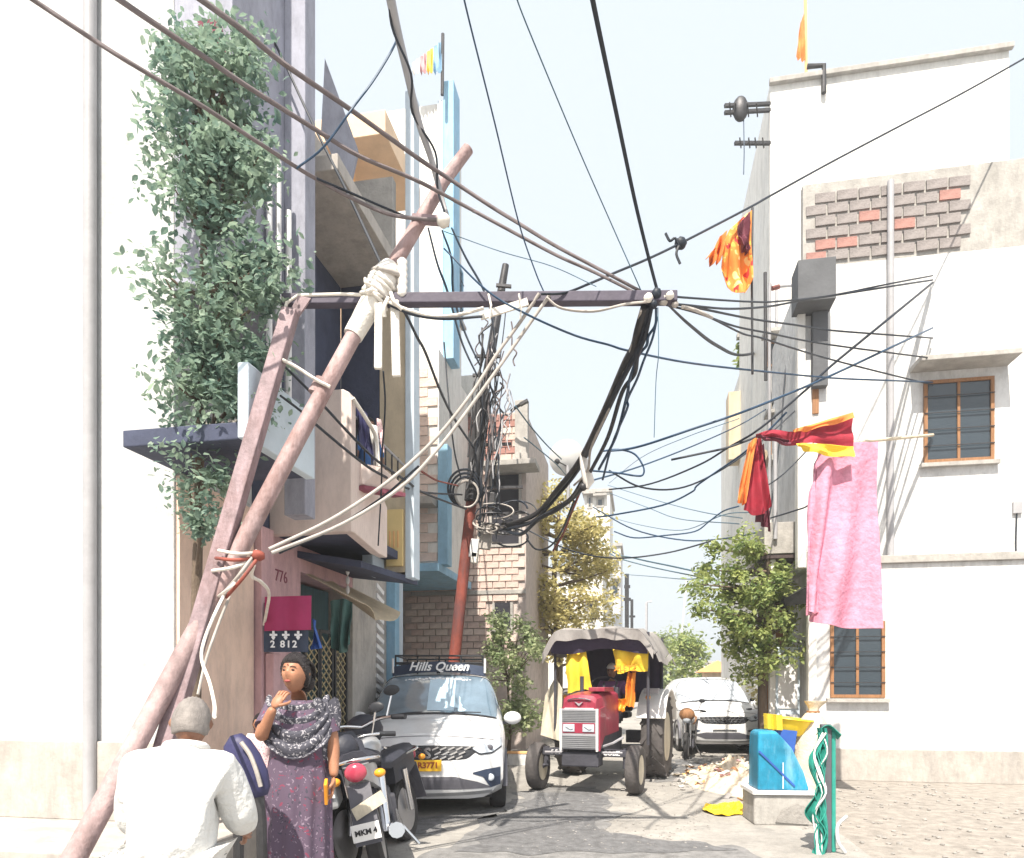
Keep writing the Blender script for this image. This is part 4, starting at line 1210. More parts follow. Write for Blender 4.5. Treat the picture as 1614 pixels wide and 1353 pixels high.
# rope tie low on the leaning pole
tie = thing('rope_tie', 'red and white rope lashing low on the leaning pole', 'rope', P(400, 880, 4.45))
for k, (a, b_) in enumerate((((345, 868), (402, 872)), ((340, 880), (400, 880)), ((335, 900), (398, 884)), ((405, 868), (352, 936)), ((412, 872), (356, 942)), ((345, 940), (382, 905)))):
    MB().tube(crom([P(*a, 4.42), P((a[0] + b_[0]) / 2, (a[1] + b_[1]) / 2 + 3, 4.32), P(*b_, 4.4)], 4), .011, 6).build('strand', ('white_rope', 'rust_red', 'white_rope', 'grey_cable', 'rust_red', 'white_rope')[k], tie, True, smooth=60)
MB().ball(P(406, 876, 4.4), (.05, .04, .035), 9, 6, fn=lambda d, p: p * (1 + .3 * nz(d * 2.5))).build('knot', 'rust_red', tie, True, smooth=60)
wire('white service wire curling from the rope tie into the meter box', [(400, 890, 4.45), (397, 908, 4.7), (412, 918, 5.1), (424, 935, 5.6), (420, 965, 6.0), (416, 985, 6.2)], .013, 'white_rope')
wire('pair of slack wires hanging below the rope tie beside the pole', [(355, 935, 4.4), (340, 965, 4.3), (322, 1010, 4.2), (318, 1040, 4.15), (330, 1075, 4.0), (338, 1110, 3.6), (338, 1130, 3.3)], .010, 'white_rope')
wire('second slack wire below the rope tie, nearer the wall', [(362, 940, 4.45), (344, 985, 4.4), (325, 1040, 4.3), (312, 1095, 4.2)], .009, 'grey_cable')
# ------------------------------------------------------------------ vehicles
mat('car_white', (0.70, 0.71, 0.73), 0.3, 0.05, 2, 0, coat=0.5, stain=((0.50, 0.48, 0.45), 0.22))
mat('black_plastic', (0.022, 0.024, 0.03), 0.5, 0.15, 6, 0.05)
mat('grey_plastic', (0.10, 0.10, 0.12), 0.5, 0.15, 6, 0.05)
mat('windscreen', (0.13, 0.19, 0.25), 0.05, 0.35, 1.6, 0, spec=0.9, coat=0.8)
mat('curtain_blue', (0.45, 0.60, 0.72), 0.4, 0.15, 3, 0)
mat('tyre', (0.035, 0.034, 0.036), 0.85, 0.25, 7, 0.3)
mat('dusty_tyre', (0.085, 0.078, 0.078), 0.9, 0.35, 5, 0.4)
mat('alloy', (0.50, 0.50, 0.52), 0.35, 0.1, 5, 0.05, metal=0.8)
mat('chrome', (0.72, 0.72, 0.74), 0.15, 0.05, 5, 0, metal=1.0)
mat('lamp_glass', (0.50, 0.55, 0.62), 0.08, 0.25, 14, 0.1, spec=0.8)
mat('plate_yellow', (0.85, 0.50, 0.03), 0.5, 0.08, 6, 0)
mat('plate_white', (0.78, 0.78, 0.78), 0.5, 0.06, 6, 0)
mat('ink', (0.02, 0.02, 0.025), 0.6, 0.1, 6, 0)
mat('ink_red', (0.32, 0.07, 0.02), 0.6, 0.1, 6, 0)
mat('ink_white', (0.80, 0.80, 0.82), 0.6, 0.05, 6, 0)
mat('navy_board', (0.03, 0.045, 0.085), 0.5, 0.2, 5, 0.05)
mat('red_paint', (0.31, 0.028, 0.06), 0.5, 0.2, 4, 0.05, coat=0.15, stain=((0.34, 0.20, 0.19), 0.5))
mat('lens_red', (0.42, 0.05, 0.09), 0.2, 0.15, 9, 0.1, coat=0.4)
mat('tractor_grey', (0.34, 0.34, 0.37), 0.55, 0.15, 6, 0.1, stain=((0.24, 0.2, 0.18), 0.5))
mat('tractor_dark', (0.055, 0.055, 0.07), 0.75, 0.3, 6, 0.3)
mat('cream_rim', (0.66, 0.60, 0.48), 0.6, 0.15, 5, 0.1, stain=((0.35, 0.26, 0.18), 0.5))
mat('canopy_cloth', (0.30, 0.285, 0.28), 0.9, 0.15, 4, 0.2, stain=((0.3, 0.28, 0.27), 0.5))
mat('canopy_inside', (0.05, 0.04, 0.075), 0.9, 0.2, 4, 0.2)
mat('yellow_cloth', (0.88, 0.62, 0.05), 0.85, 0.12, 5, 0.2)
mat('orange_cloth', (0.80, 0.26, 0.03), 0.85, 0.2, 6, 0.2)
mat('amber', (0.85, 0.35, 0.03), 0.3, 0.1, 6, 0)
mat('seat_black', (0.03, 0.032, 0.045), 0.55, 0.2, 8, 0.15)
mat('silver_paint', (0.45, 0.46, 0.48), 0.35, 0.1, 6, 0, metal=0.5)

def wheel(root, c, r, wd, tm='tyre', rm_='alloy', hub=.62, spokes=5, lug=0, ax='X', name='wheel'):
    """wheel on an axle along local x"""
    M = Matrix.Translation(V(c)) @ Matrix.Rotation(R(90), 4, 'Y')
    h = wd / 2
    t = MB()
    t.lathe([(r * hub, -h * .8), (r * .8, -h), (r * .94, -h * .92), (r, -h * .55), (r, h * .55), (r * .94, h * .92), (r * .8, h), (r * hub, h * .8)], 28, M)
    w_ = t.build(name, tm, root, smooth=40)
    rr = MB()
    rr.lathe([(r * hub, -h * .85), (r * hub * .93, -h * .3), (r * hub * .9, h * .3), (r * hub, h * .85)], 24, M)
    for s in (-1, 1):
        rr.lathe([(.001, s * h * .52), (r * hub * .28, s * h * .5), (r * hub * .34, s * h * .3), (r * hub * .92, s * h * .2), (r * hub * .92, s * h * .15)], 20, M)
        for k in range(spokes):
            a = 2 * math.pi * k / spokes
            d = V((math.cos(a), math.sin(a), 0))
            rr.bar(M @ (d * r * hub * .2 + V((0, 0, s * h * .5))), M @ (d * r * hub * .95 + V((0, 0, s * h * .55))), r * .14, .02, up=(1, 0, 0))
    rr.build('rim', rm_, w_, smooth=40)
    if lug:
        for s in (-1, 1):
            lb = MB()
            for k in range(lug):
                a = 2 * math.pi * (k + (.5 if s > 0 else 0)) / lug
                a2 = a + .34
                p0 = M @ V((math.cos(a) * r * .99, math.sin(a) * r * .99, 0))
                p1 = M @ V((math.cos(a2) * r * .98, math.sin(a2) * r * .98, s * h * .9))
                d = (p0 - V(c)).normalized()
                lb.bar(p0, p1, .055, .05, up=tuple(d))
            lb.build('tread_lugs', tm, w_)
    return w_

# ---- people carrier
def yf(x, z):
    a = abs(x) / .86
    base = .30 * a ** 3.2
    pts = [(.20, .10), (.30, .03), (.45, 0), (.60, .01), (.72, .03), (.82, .07), (.90, .15), (.97, .27)]
    y0 = pts[-1][1]
    for (z0, v0), (z1, v1) in zip(pts, pts[1:]):
        if z <= z1:
            y0 = lerp(v0, v1, max(0, (z - z0) / (z1 - z0)))
            break
    return base + y0
def ztop(x):
    return .95 - .07 * (abs(x) / .84) ** 2.2
def strip(mb, x0, x1, lo, hi, off, nx=14, nz_=4, thick=.0):
    """patch lying on the car's front between two curves"""
    def fn(u, v):
        x = lerp(x0, x1, u)
        z = lerp(lo(x), hi(x), v)
        return (x, yf(x, z) - off, z)
    return mb.sheet(fn, nx, nz_, thick)
def pl_(*pts):
    """piecewise linear function through (x, z) points"""
    def f(x):
        if x <= pts[0][0]:
            return pts[0][1]
        for (a, b), (c, d) in zip(pts, pts[1:]):
            if x <= c:
                return lerp(b, d, (x - a) / (c - a) if c > a else 0)
        return pts[-1][1]
    return f
CARSEC = [  # each row: y then half outline (x, z) from floor to roof centre
    (None, [(0, .22), (.62, .22), (.80, .42), (.845, .62), (.84, .80), (.76, None), (.6, None), (.36, None), (0, None)]),
    (.62, [(0, .2), (.78, .22), (.865, .42), (.875, .72), (.865, .93), (.79, .99), (.62, 1.03), (.38, 1.05), (0, 1.06)]),
    (.98, [(0, .2), (.80, .22), (.87, .42), (.88, .74), (.87, .97), (.81, 1.05), (.70, 1.085), (.40, 1.12), (0, 1.135)]),
    (1.4, [(0, .2), (.80, .22), (.87, .42), (.88, .75), (.87, 1.0), (.81, 1.14), (.745, 1.32), (.50, 1.395), (0, 1.41)]),
    (1.78, [(0, .2), (.80, .22), (.87, .42), (.88, .75), (.87, 1.02), (.81, 1.25), (.69, 1.535), (.50, 1.61), (0, 1.63)]),
    (2.3, [(0, .2), (.80, .22), (.87, .42), (.88, .75), (.87, 1.03), (.81, 1.27), (.68, 1.58), (.50, 1.665), (0, 1.69)]),
    (3.3, [(0, .2), (.80, .22), (.87, .42), (.88, .75), (.87, 1.05), (.80, 1.28), (.66, 1.56), (.50, 1.64), (0, 1.665)]),
    (4.0, [(0, .25), (.76, .27), (.84, .45), (.86, .75), (.85, 1.05), (.77, 1.25), (.63, 1.48), (.46, 1.55), (0, 1.575)]),
    (4.22, [(0, .35), (.66, .36), (.76, .5), (.79, .75), (.77, 1.0), (.70, 1.16), (.56, 1.34), (.4, 1.4), (0, 1.42)])]
def car_rings():
    rows = []
    for y, pr in CARSEC:
        row = []
        for x, z in pr:
            if y is None:
                zz = ztop(x) if z is None else z
                row.append(V((x, yf(x, zz), zz)))
            else:
                row.append(V((x, y, z)))
        rows.append(row)
    cols = [crom([r[k] for r in rows], 4) for k in range(9)]
    dense = []
    for i in range(len(cols[0])):
        half = crom([c[i] for c in cols], 3)
        dense.append(half)
    return dense
def car_surface():
    d = car_rings()
    def S(u, k):
        """u in 0..8 along the length, k in 0..8 round the half outline (negative side mirrored)"""
        fu = max(0, min(len(d) - 1.001, u * 4))
        fk = max(0, min(len(d[0]) - 1.001, abs(k) * 3))
        i, j = int(fu), int(fk)
        a, b = fu - i, fk - j
        p = d[i][j].lerp(d[i][j + 1], b).lerp(d[i + 1][j].lerp(d[i + 1][j + 1], b), a)
        return p
    return d, S
def build_car(root, deco=True, paint='car_white', glassm='windscreen'):
    d, S = car_surface()
    b = MB()
    rings = []
    for half in d:
        left = [V((-p.x, p.y, p.z)) for p in half[1:-1]]
        rings.append(list(half) + list(reversed(left)))
    b.loft(rings)
    body = b.build('body', paint, root, smooth=38)
    f = MB()
    def ff(u, v):
        x = lerp(-.845, .845, u)
        lo = .22 + .2 * max(0, (abs(x) - .6) / .245) ** 1.5
        hi = ztop(x) - .06 * max(0, (abs(x) - .74) / .105)
        z = lerp(lo, hi, v)
        return (x, yf(x, z) - .004, z)
    f.sheet(ff, 40, 16)
    f.build('front_fascia', paint, root, smooth=50)
    # glass lies 8 mm proud of the shell
    def pane(name, u0, u1, ka, kb, m, nu=10, nk=10, off=.009, mirror=None, par=None):
        def fn(a, c):
            u = lerp(u0(c) if callable(u0) else u0, u1(c) if callable(u1) else u1, a)
            k = lerp(ka, kb, c)
            sgn = 1
            if mirror == 'both':          # c runs over both halves
                kk = lerp(ka, 8, 1 - abs(2 * c - 1)) if False else ka + (8 - ka) * (1 - abs(2 * c - 1))
                k = kk
                sgn = -1 if c < .5 else 1
            p = S(u, k)
            e = .01
            du = S(u + e, k) - S(u - e, k)
            dk = S(u, min(8, k + e)) - S(u, k - e)
            n = du.cross(dk)
            n = n.normalized() if n.length > 1e-9 else V((0, 0, 1))
            if n.dot(p - V((0, p.y, .8))) < 0:
                n = -n
            p = p + n * off
            if sgn < 0 or mirror == 'neg':
                p = V((-p.x, p.y, p.z))
            return p
        return MB().sheet(fn, nu, nk, .004).build(name, m, par or root, smooth=50)
    pane('windscreen', 2.04, 3.93, 5.55, 8, glassm, 10, 24, mirror='both')
    pane('windscreen_trim', 1.96, 2.04, 5.4, 8, 'black_plastic', 2, 24, off=.012, mirror='both')
    pane('windscreen_trim', 3.92, 3.97, 5.6, 8, 'black_plastic', 1, 24, off=.012, mirror='both')
    for s in ('pos', 'neg'):
        pane('side_window', 3.5, 4.9, 4.25, 5.85, glassm, 8, 5, mirror=s)
        pane('side_window', 5.0, 6.2, 4.25, 5.85, glassm, 8, 5, mirror=s)
        pane('side_window', 6.3, 7.2, 4.3, 5.8, glassm, 6, 5, mirror=s)
    # grille
    gl = strip(MB(), -.56, .56, pl_((-.56, .76), (-.44, .665), (0, .645), (.44, .665), (.56, .76)), pl_((-.56, .80), (-.3, .815), (0, .82), (.3, .815), (.56, .80)), .006, 24, 4).build('grille', 'black_plastic', root)
    for r in range(3):
        for c in range(11):
            x = -.46 + c * .09 + (.03 if r == 1 else 0)
            z = .785 - r * .05
            if abs(x) < .07 or abs(x) > .50 - r * .035:
                continue
            s_ = 1 if x > 0 else -1
            p0, p1 = V((x - .035, yf(x, z) - .014, z - .016 * s_)), V((x + .035, yf(x, z) - .014, z + .016 * s_))
            MB().bar(p0, p1, .018, .012, up=(0, 1, 0)).build('grille_bar', 'chrome', gl)
    text_mb('S', .16, frame((0, -.02, .735), (1, 0, 0), (0, 0, 1)), .006, bold=.006).build('emblem', 'chrome', root)
    for s in (1, -1):
        sl = pl_((.50, .775), (.58, .725), (.72, .735), (.83, .80))
        sh_ = pl_((.50, .79), (.6, .82), (.83, .885))
        lo, hi = (sl, sh_) if s > 0 else ((lambda x: sl(-x)), (lambda x: sh_(-x)))
        hl = strip(MB(), .50 * s, .83 * s, lo, hi, .010, 14, 4).build('headlight', 'lamp_glass', root)
        p = V((.69 * s, yf(.69, .785) - .014, .785))
        MB().ball(p, (.04, .012, .035), 12, 8).build('lamp', 'grey_plastic', hl, smooth=60)
        lo2 = (lambda x, q=sl: q(abs(x)) - .018)
        hi2 = (lambda x, q=sl: q(abs(x)) - .002)
        strip(MB(), .50 * s, .83 * s, lo2, hi2, .013, 14, 1).build('headlight_trim', 'black_plastic', hl)
        # fog lamp pocket
        fl, fh = pl_((.50, .50), (.62, .46), (.70, .33), (.82, .36)), pl_((.50, .515), (.64, .545), (.82, .56))
        lo, hi = (lambda x, q=fl: q(abs(x))), (lambda x, q=fh: q(abs(x)))
        fp = strip(MB(), .50 * s, .815 * s, lo, hi, .010, 14, 4).build('fog_pocket', 'navy_board', root)
        MB().ball(V((.70 * s, yf(.70, .45) - .014, .45)), (.042, .012, .042), 14, 8).build('fog_lamp', 'lamp_glass', fp, smooth=60)
        # mirrors
        mr = MB()
        mr.ball((.99 * s, 1.28, 1.07), (.115, .06, .085), 14, 10)
        mo = mr.build('wing_mirror', paint, root, smooth=60)
        MB().bar((.84 * s, 1.3, 1.0), (.94 * s, 1.29, 1.02), .05, .04).build('mirror_stalk', 'black_plastic', mo)
        # tail lamps
        MB().box((.66 * s - .07, 4.14, .95), (.66 * s + .07, 4.24, 1.2)).build('tail_lamp', 'lens_red', root, bevel=.01)
    strip(MB(), -.58, .70, pl_((-.58, .40), (-.4, .33), (.5, .33), (.70, .33)), pl_((-.58, .43), (-.4, .475), (.3, .475), (.55, .41), (.70, .345)), .008, 26, 4).build('air_intake', 'grey_plastic', root)
    strip(MB(), -.62, .72, lambda x: .245 + .03 * abs(x), lambda x: .285 + .03 * abs(x), .012, 20, 2).build('skid_trim', 'silver_paint', root)
    strip(MB(), -.74, .74, lambda x: ztop(x) - .035, lambda x: ztop(x) - .028, .009, 30, 1).build('bonnet_gap', 'grey_plastic', root)
    for s in (1, -1):
        for yy in (.82, 3.4):
            wheel(root, (.79 * s, yy, .31), .31, .2)
            q = [(.875 * s, yy + .4 * math.cos(a), .31 + .4 * math.sin(a)) for a in [i * math.pi / 10 for i in range(11)]]
            MB().tube(q, .03, 6).build('wheel_arch', 'grey_plastic', root, smooth=60)
    MB().box((-.72, .5, .17), (.72, 3.9, .24)).build('underbody', 'black_plastic', root)
    for x0, x1 in ((-.55, .05), (.02, .58)):
        MB().tube(crom([(x0, .99, 1.115), (lerp(x0, x1, .5), 1.0, 1.15), (x1, 1.04, 1.145)], 4), .012, 6).build('wiper', 'black_plastic', root)
    return S
c0 = P(674, 1080, 7.75)
car = thing('parked_car', 'white people carrier with black roof rack and yellow plate, parked at the left', 'car', (c0.x, c0.y, 0.004), R(12.5))
S_car = build_car(car)
MB().box((-.395, -.035, .54), (.155, -.018, .665)).build('number_plate', 'plate_yellow', car, bevel=.004)
npl = [o for o in bpy.data.objects if o.parent == car and o.name.startswith('number_plate')][0]
text_mb('LR3771', .088, frame((-.015, -.036, .605), (1, 0, 0), (0, 0, 1)), .001, bold=.004).build('lettering', 'ink_red', npl)
# sun strip with white fringe across the top of the windscreen
fr_ = MB()
for k in range(26):
    x = -.56 + k * .045
    pf = S_car(3.66 + .03 * math.sin(k * 2.1), 8 - abs(x) / .72 * 2.2)
    fr_.ball((x, pf.y - .012, pf.z + .014), (.026, .012, .016), 8, 5)
fr_.build('windscreen_fringe', 'ink_white', car, smooth=60)
# roof rack, with its lettered board
rk = MB()
for z in (1.80, 1.90):
    rk.tube([(-.6, 1.9, z), (.6, 1.9, z)], .013, 6)
    rk.tube([(-.6, 1.9, z), (-.6, 3.3, z)], .013, 6)
    rk.tube([(.6, 1.9, z), (.6, 3.3, z)], .013, 6)
    rk.tube([(-.6, 3.3, z), (.6, 3.3, z)], .013, 6)
rack = rk.build('roof_rack', 'black_plastic', car)
for k in range(6):
    y = 2.0 + k * .25
    MB().tube([(-.6, y, 1.79), (.6, y, 1.79)], .012, 6).build('rack_bar', 'black_plastic', rack)
for x in (-.6, -.3, 0, .3, .6):
    for y in (1.9, 3.3):
        MB().tube([(x, y, 1.6), (x, y, 1.91)], .013, 6).build('rack_post', 'black_plastic', rack)
def bdf(u, v):
    x = lerp(-.64, .64, u)
    return (x, 1.80 + .05 * (x / .64) ** 2 + .03 * v, 1.675 - .06 * (x / .64) ** 2 + v * (.15 - .02 * math.sin(abs(x) * 3)))
bo = MB().sheet(bdf, 18, 3, .01).build('name_board', 'navy_board', car, smooth=50)
text_mb('Hills Queen', .165, frame((.0, 1.785, 1.745), (1, 0, 0), (0, .03, 1)), .004, shear=.35, bold=.004, space=1.02).build('lettering', 'ink_white', bo)
MB().ball((-.02, 1.83, 1.665), .014, 8, 6).build('washer_jet', 'black_plastic', car)
MB().tube([(.63, 1.84, 1.66), (.63, 1.84, 1.86)], .016, 6).build('board_end', 'white_pipe', car)
MB().tube([(-.63, 1.84, 1.66), (-.63, 1.84, 1.86)], .016, 6).build('board_end', 'white_pipe', car)
# pale curtains seen through the windscreen
for x0, x1 in ((-.1, .24), (.3, .56)):
    def cf(u, v, x0=x0, x1=x1):
        x = lerp(x0, x1, u)
        p = S_car(lerp(2.15, 3.75, v), 8 - abs(x) / .72 * 2.2)
        return (x, p.y - .016, p.z + .012)
    MB().sheet(cf, 6, 8, .001).build('screen_reflector', 'curtain_blue', car, smooth=50)

# ---- pale car at the right, further down
c1 = P(1142, 1080, 15.0)
car2 = thing('parked_car', 'white car with glare painted into its windows, parked beyond the tractor at the right', 'car', (c1.x, c1.y, .004), R(6))
build_car(car2, glassm='car_white')  # windows in body white: blown-out glare put into the glass colour
for o in bpy.data.objects:
    if o.parent == car2 and o.name.startswith('windscreen') and not o.name.startswith('windscreen_trim'):
        o.data.materials[0] = MATS['lamp_glass']
MB().box((-.25, -.035, .54), (.25, -.018, .65)).build('number_plate', 'plate_white', car2)

# ---- tractor
tf = P(913, 1080, 9.45)
tr = thing('tractor', 'red tractor with grey grille and cloth canopy standing in the street', 'tractor', (tf.x, tf.y, .009), R(-10))
bn_ = MB()
bn_rings = []
for y, hw, zt, zb in ((0, .235, 1.30, .80), (.05, .25, 1.36, .78), (.6, .26, 1.40, .78), (1.3, .27, 1.42, .80)):
    bn_rings.append([(-hw, y, zb), (hw, y, zb), (hw, y, zt - .14), (hw * .93, y, zt - .06), (hw * .72, y, zt - .015), (0, y, zt), (-hw * .72, y, zt - .015), (-hw * .93, y, zt - .06), (-hw, y, zt - .14)])
bn_.loft(bn_rings)
bon = bn_.build('bonnet', 'red_paint', tr, smooth=30)
MB().tube([(-.16, -.012, 1.285), (-.08, -.02, 1.305), (0, -.022, 1.312), (.08, -.02, 1.305), (.16, -.012, 1.285)], .008, 6).build('bonnet_trim', 'chrome', bon)
bdg = MB().prism([(-.06, -.012, 1.265), (0, -.012, 1.205), (.06, -.012, 1.265), (.02, -.012, 1.25), (0, -.012, 1.24), (-.02, -.012, 1.25)], (0, -.014, 0))
bdg.build('badge', 'tractor_grey', bon)
gr = MB().box((-.245, -.03, .62), (.245, .0, 1.17)).build('grille', 'tractor_grey', tr, bevel=.008)
MB().box((-.225, -.034, .84), (.225, -.0305, .98)).build('lamp_panel', 'red_paint', gr)
for k in range(7):
    MB().box((-.23, -.046, 1.01 + k * .022), (.23, -.031, 1.018 + k * .022)).build('grille_slat', 'silver_paint', gr)
for k in range(7):
    MB().box((-.23, -.046, .645 + k * .026), (.23, -.031, .655 + k * .026)).build('grille_slat', 'silver_paint', gr)
for s in (-1, 1):
    hb = MB().box((s * .135 - .08, -.046, .858), (s * .135 + .08, -.0345, .962)).build('headlight', 'lamp_glass', gr, bevel=.006)
    MB().tube([(s * .13 - .05, -.049, .93), (s * .13 + .02, -.049, .89), (s * .13 + .05, -.049, .9)], .006, 6).build('bulb', 'tractor_grey', hb, smooth=60)
    MB().box((s * .252 - .012, -.04, .60), (s * .252 + .012, .02, 1.17)).build('grille_side', 'plate_white', gr)
    MB().prism([(s * .262, .03, .60), (s * .262, .36, .82), (s * .262, .36, 1.2), (s * .262, .03, 1.17)], (s * .02, 0, 0)).build('side_panel', 'red_paint', tr)
MB().box((-.20, -.02, 1.17), (.20, .0, 1.18)).build('grille_top', 'plate_white', gr)
MB().box((-.2, .1, .45), (.2, 1.9, .82)).build('engine', 'tractor_dark', tr, bevel=.02)
MB().box((-.26, .02, .38), (.26, .3, .58)).build('front_weight', 'tractor_dark', tr, bevel=.02)
ax = MB().box((-.62, .28, .50), (.62, .40, .60)).build('front_axle', 'tractor_dark', tr, bevel=.01)
text_mb('F F A', .075, frame((-.40, .278, .55), (1, 0, 0), (0, 0, 1)), .002, bold=.002).build('lettering', 'ink_white', ax)
text_mb('COBZ', .085, frame((.38, .278, .55), (1, 0, 0), (0, 0, 1)), .002, bold=.003).build('lettering', 'ink_white', ax)
MB().tube([(.2, .24, .62), (.42, .2, .7), (.55, .25, .78)], .018, 6).build('steering_rod', 'tractor_grey', tr)
MB().tube([(-.55, .2, .55), (.55, .2, .57)], .016, 6).build('tie_rod', 'tractor_grey', tr)
for s in (-1, 1):
    MB().tube([(s * .57, .34, .62), (s * .57, .34, .36), (s * .66, .34, .33)], .045, 8).build('stub_axle', 'tractor_dark', tr)
    wheel(tr, (s * .70, .34, .335), .335, .19, 'dusty_tyre', 'cream_rim', hub=.6, spokes=0)
    wheel(tr, (s * .70, 2.3, .66), .66, .36, 'dusty_tyre', 'cream_rim', hub=.60, spokes=0, lug=14)
    MB().box((s * .2, 2.2, .55), (s * .55, 2.4, .75)).build('rear_axle', 'tractor_dark', tr)
    fq = []
    for i in range(9):
        a = R(25 + i * 17)
        fq.append([(s * .48, 2.3 - .74 * math.cos(a), .66 + .74 * math.sin(a)), (s * .92, 2.3 - .74 * math.cos(a), .66 + .74 * math.sin(a)),
                   (s * .92, 2.3 - .77 * math.cos(a), .66 + .77 * math.sin(a)), (s * .48, 2.3 - .77 * math.cos(a), .66 + .77 * math.sin(a))])
    fen = MB().loft(fq).build('fender', 'plate_white' if s > 0 else 'cream_rim', tr)
    MB().box((s * .70 - .11, 1.62, 1.36), (s * .70 + .11, 1.78, 1.44)).build('fender_lamp', 'tractor_grey', fen)
    MB().ball((s * .66, 1.6, 1.30), .04, 8, 6).build('indicator', 'amber', fen, smooth=60)
MB().prism([(-.60, 1.15, .62), (-.98, 1.3, .70), (-1.0, 1.6, 1.32), (-.78, 1.45, 1.62), (-.62, 1.3, 1.42)], (0, .04, 0)).build('side_flap', 'cream_rim', tr, bevel=.01)
MB().box((-.26, 1.3, .9), (.26, 1.42, 1.46)).build('dashboard', 'tractor_dark', tr, bevel=.02)
st_w = MB()
st_w.tube([(.2 * math.cos(i * .35), 1.5 + .1 * math.sin(i * .35) * .7, 1.52 + .1 * math.sin(i * .35)) for i in range(19)], .014, 6)
st_w.tube([(0, 1.42, 1.4), (0, 1.5, 1.52)], .02, 6)
st_w.build('steering_wheel', 'tractor_dark', tr)
MB().box((-.25, 2.1, .95), (.25, 2.5, 1.05)).build('seat', 'seat_black', tr, bevel=.03)
MB().box((-.25, 2.48, 1.05), (.25, 2.56, 1.4)).build('seat_back', 'seat_black', tr, bevel=.03)
# canopy
for sx in (-.72, .72):
    for yy, in ((1.25,), (2.65,)):
        MB().tube([(sx, yy, .95 if yy > 2 else .6), (sx, yy, 2.28)], .022, 8).build('canopy_post', 'tractor_dark', tr)
def can(u, v):
    x = lerp(-.86, .86, u)
    y = lerp(1.0, 2.85, v)
    drop = .36 * max(0, (abs(x) - .62) / .24) ** 1.4
    z = 2.34 - .015 * (abs(x) / .7) ** 2.4 - drop + .02 * math.sin(x * 9) * math.cos(y * 5) - .03 * math.cos((y - 1.9) * 6)
    return (x, y, z)
cn = MB().sheet(can, 30, 14, .015).build('canopy', 'canopy_cloth', tr, smooth=60)
def val(u, v):
    x = lerp(-.84, .84, u)
    top = V(can((x + .86) / 1.72, 0))
    dz = (.15 + .015 * math.sin(u * 11) + .012 * math.sin(u * 29 + 1)) * v
    return (x, top.y - .03 + .025 * math.sin(u * 24) * v, top.z - dz)
MB().sheet(val, 44, 4, .006).build('valance', 'canopy_cloth', cn, smooth=60)
def valr(u, v):
    y = lerp(1.0, 2.85, u)
    return (.87 + .05 * v + .02 * math.sin(u * 20) * v, y, V(can(1, u)).z - (.12 + .05 * math.sin(u * 7)) * v)
MB().sheet(valr, 24, 3, .006).build('valance', 'canopy_cloth', cn, smooth=60)
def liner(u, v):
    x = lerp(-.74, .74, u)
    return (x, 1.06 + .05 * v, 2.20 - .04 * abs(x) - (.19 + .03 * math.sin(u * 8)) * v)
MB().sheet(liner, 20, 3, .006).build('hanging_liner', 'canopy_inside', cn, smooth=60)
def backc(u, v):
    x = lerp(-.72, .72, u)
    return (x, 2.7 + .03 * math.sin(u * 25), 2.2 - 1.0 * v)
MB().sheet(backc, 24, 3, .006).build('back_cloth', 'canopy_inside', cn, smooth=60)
def cloth2(pts, y0, sag, seed):
    a, b, c, d_ = pts
    def fn(u, v):
        x = lerp(lerp(a[0], b[0], u), lerp(d_[0], c[0], u), v)
        z = lerp(lerp(a[1], b[1], u), lerp(d_[1], c[1], u), v)
        ex = .02 * nz((v * 3.2, seed, u > .5)) * abs(2 * u - 1)
        ez = .025 * nz((u * 3.4, v > .5, seed + 7)) * abs(2 * v - 1)
        return (x + ex, y0 + .035 * math.sin(u * 11 + seed + v * 2) + .02 * math.sin(v * 7 + seed), z + ez + sag * math.sin(u * 3.1))
    return MB().sheet(fn, 22, 14, .004)
cloth2([(-.54, 2.10), (-.22, 2.08), (-.12, 1.40), (-.50, 1.36)], 1.18, .03, 1).build('yellow_cloth', 'yellow_cloth', tr, smooth=60)
yc = cloth2([(.19, 2.10), (.74, 2.08), (.72, 1.68), (.28, 1.66)], 1.18, .03, 2).build('yellow_cloth', 'yellow_cloth', tr, smooth=60)
text_mb('XLETZ', .115, frame((.40, 1.14, 1.735), (1, 0, 0), (0, 0, 1)), .002, bold=.003).build('lettering', 'orange_cloth', yc)
cloth2([(.40, 1.68), (.52, 1.68), (.50, 1.15), (.36, 1.18)], 1.32, .0, 3).build('cloth_tail', 'orange_cloth', tr, smooth=60)
cloth2([(-.60, 1.80), (-.44, 1.78), (-.44, 1.40), (-.58, 1.42)], 1.5, .0, 4).build('orange_cloth', 'orange_cloth', tr, smooth=60)
cloth2([(.22, 1.30), (.42, 1.30), (.38, 1.10), (.25, 1.12)], 1.25, -.02, 5).build('orange_cloth', 'amber', tr, smooth=60)
MB().box((.05, .3, 1.40), (.28, .9, 1.46)).build('tool_box', 'red_paint', tr, bevel=.01)
MB().tube([(-.2, .9, 1.36), (-.2, .9, 1.62)], .03, 8).build('exhaust', 'tractor_dark', tr)
dbar = MB().tube([(-.4, 2.75, .42), (.45, 2.75, .44)], .05, 8).build('drawbar', 'tractor_grey', tr)

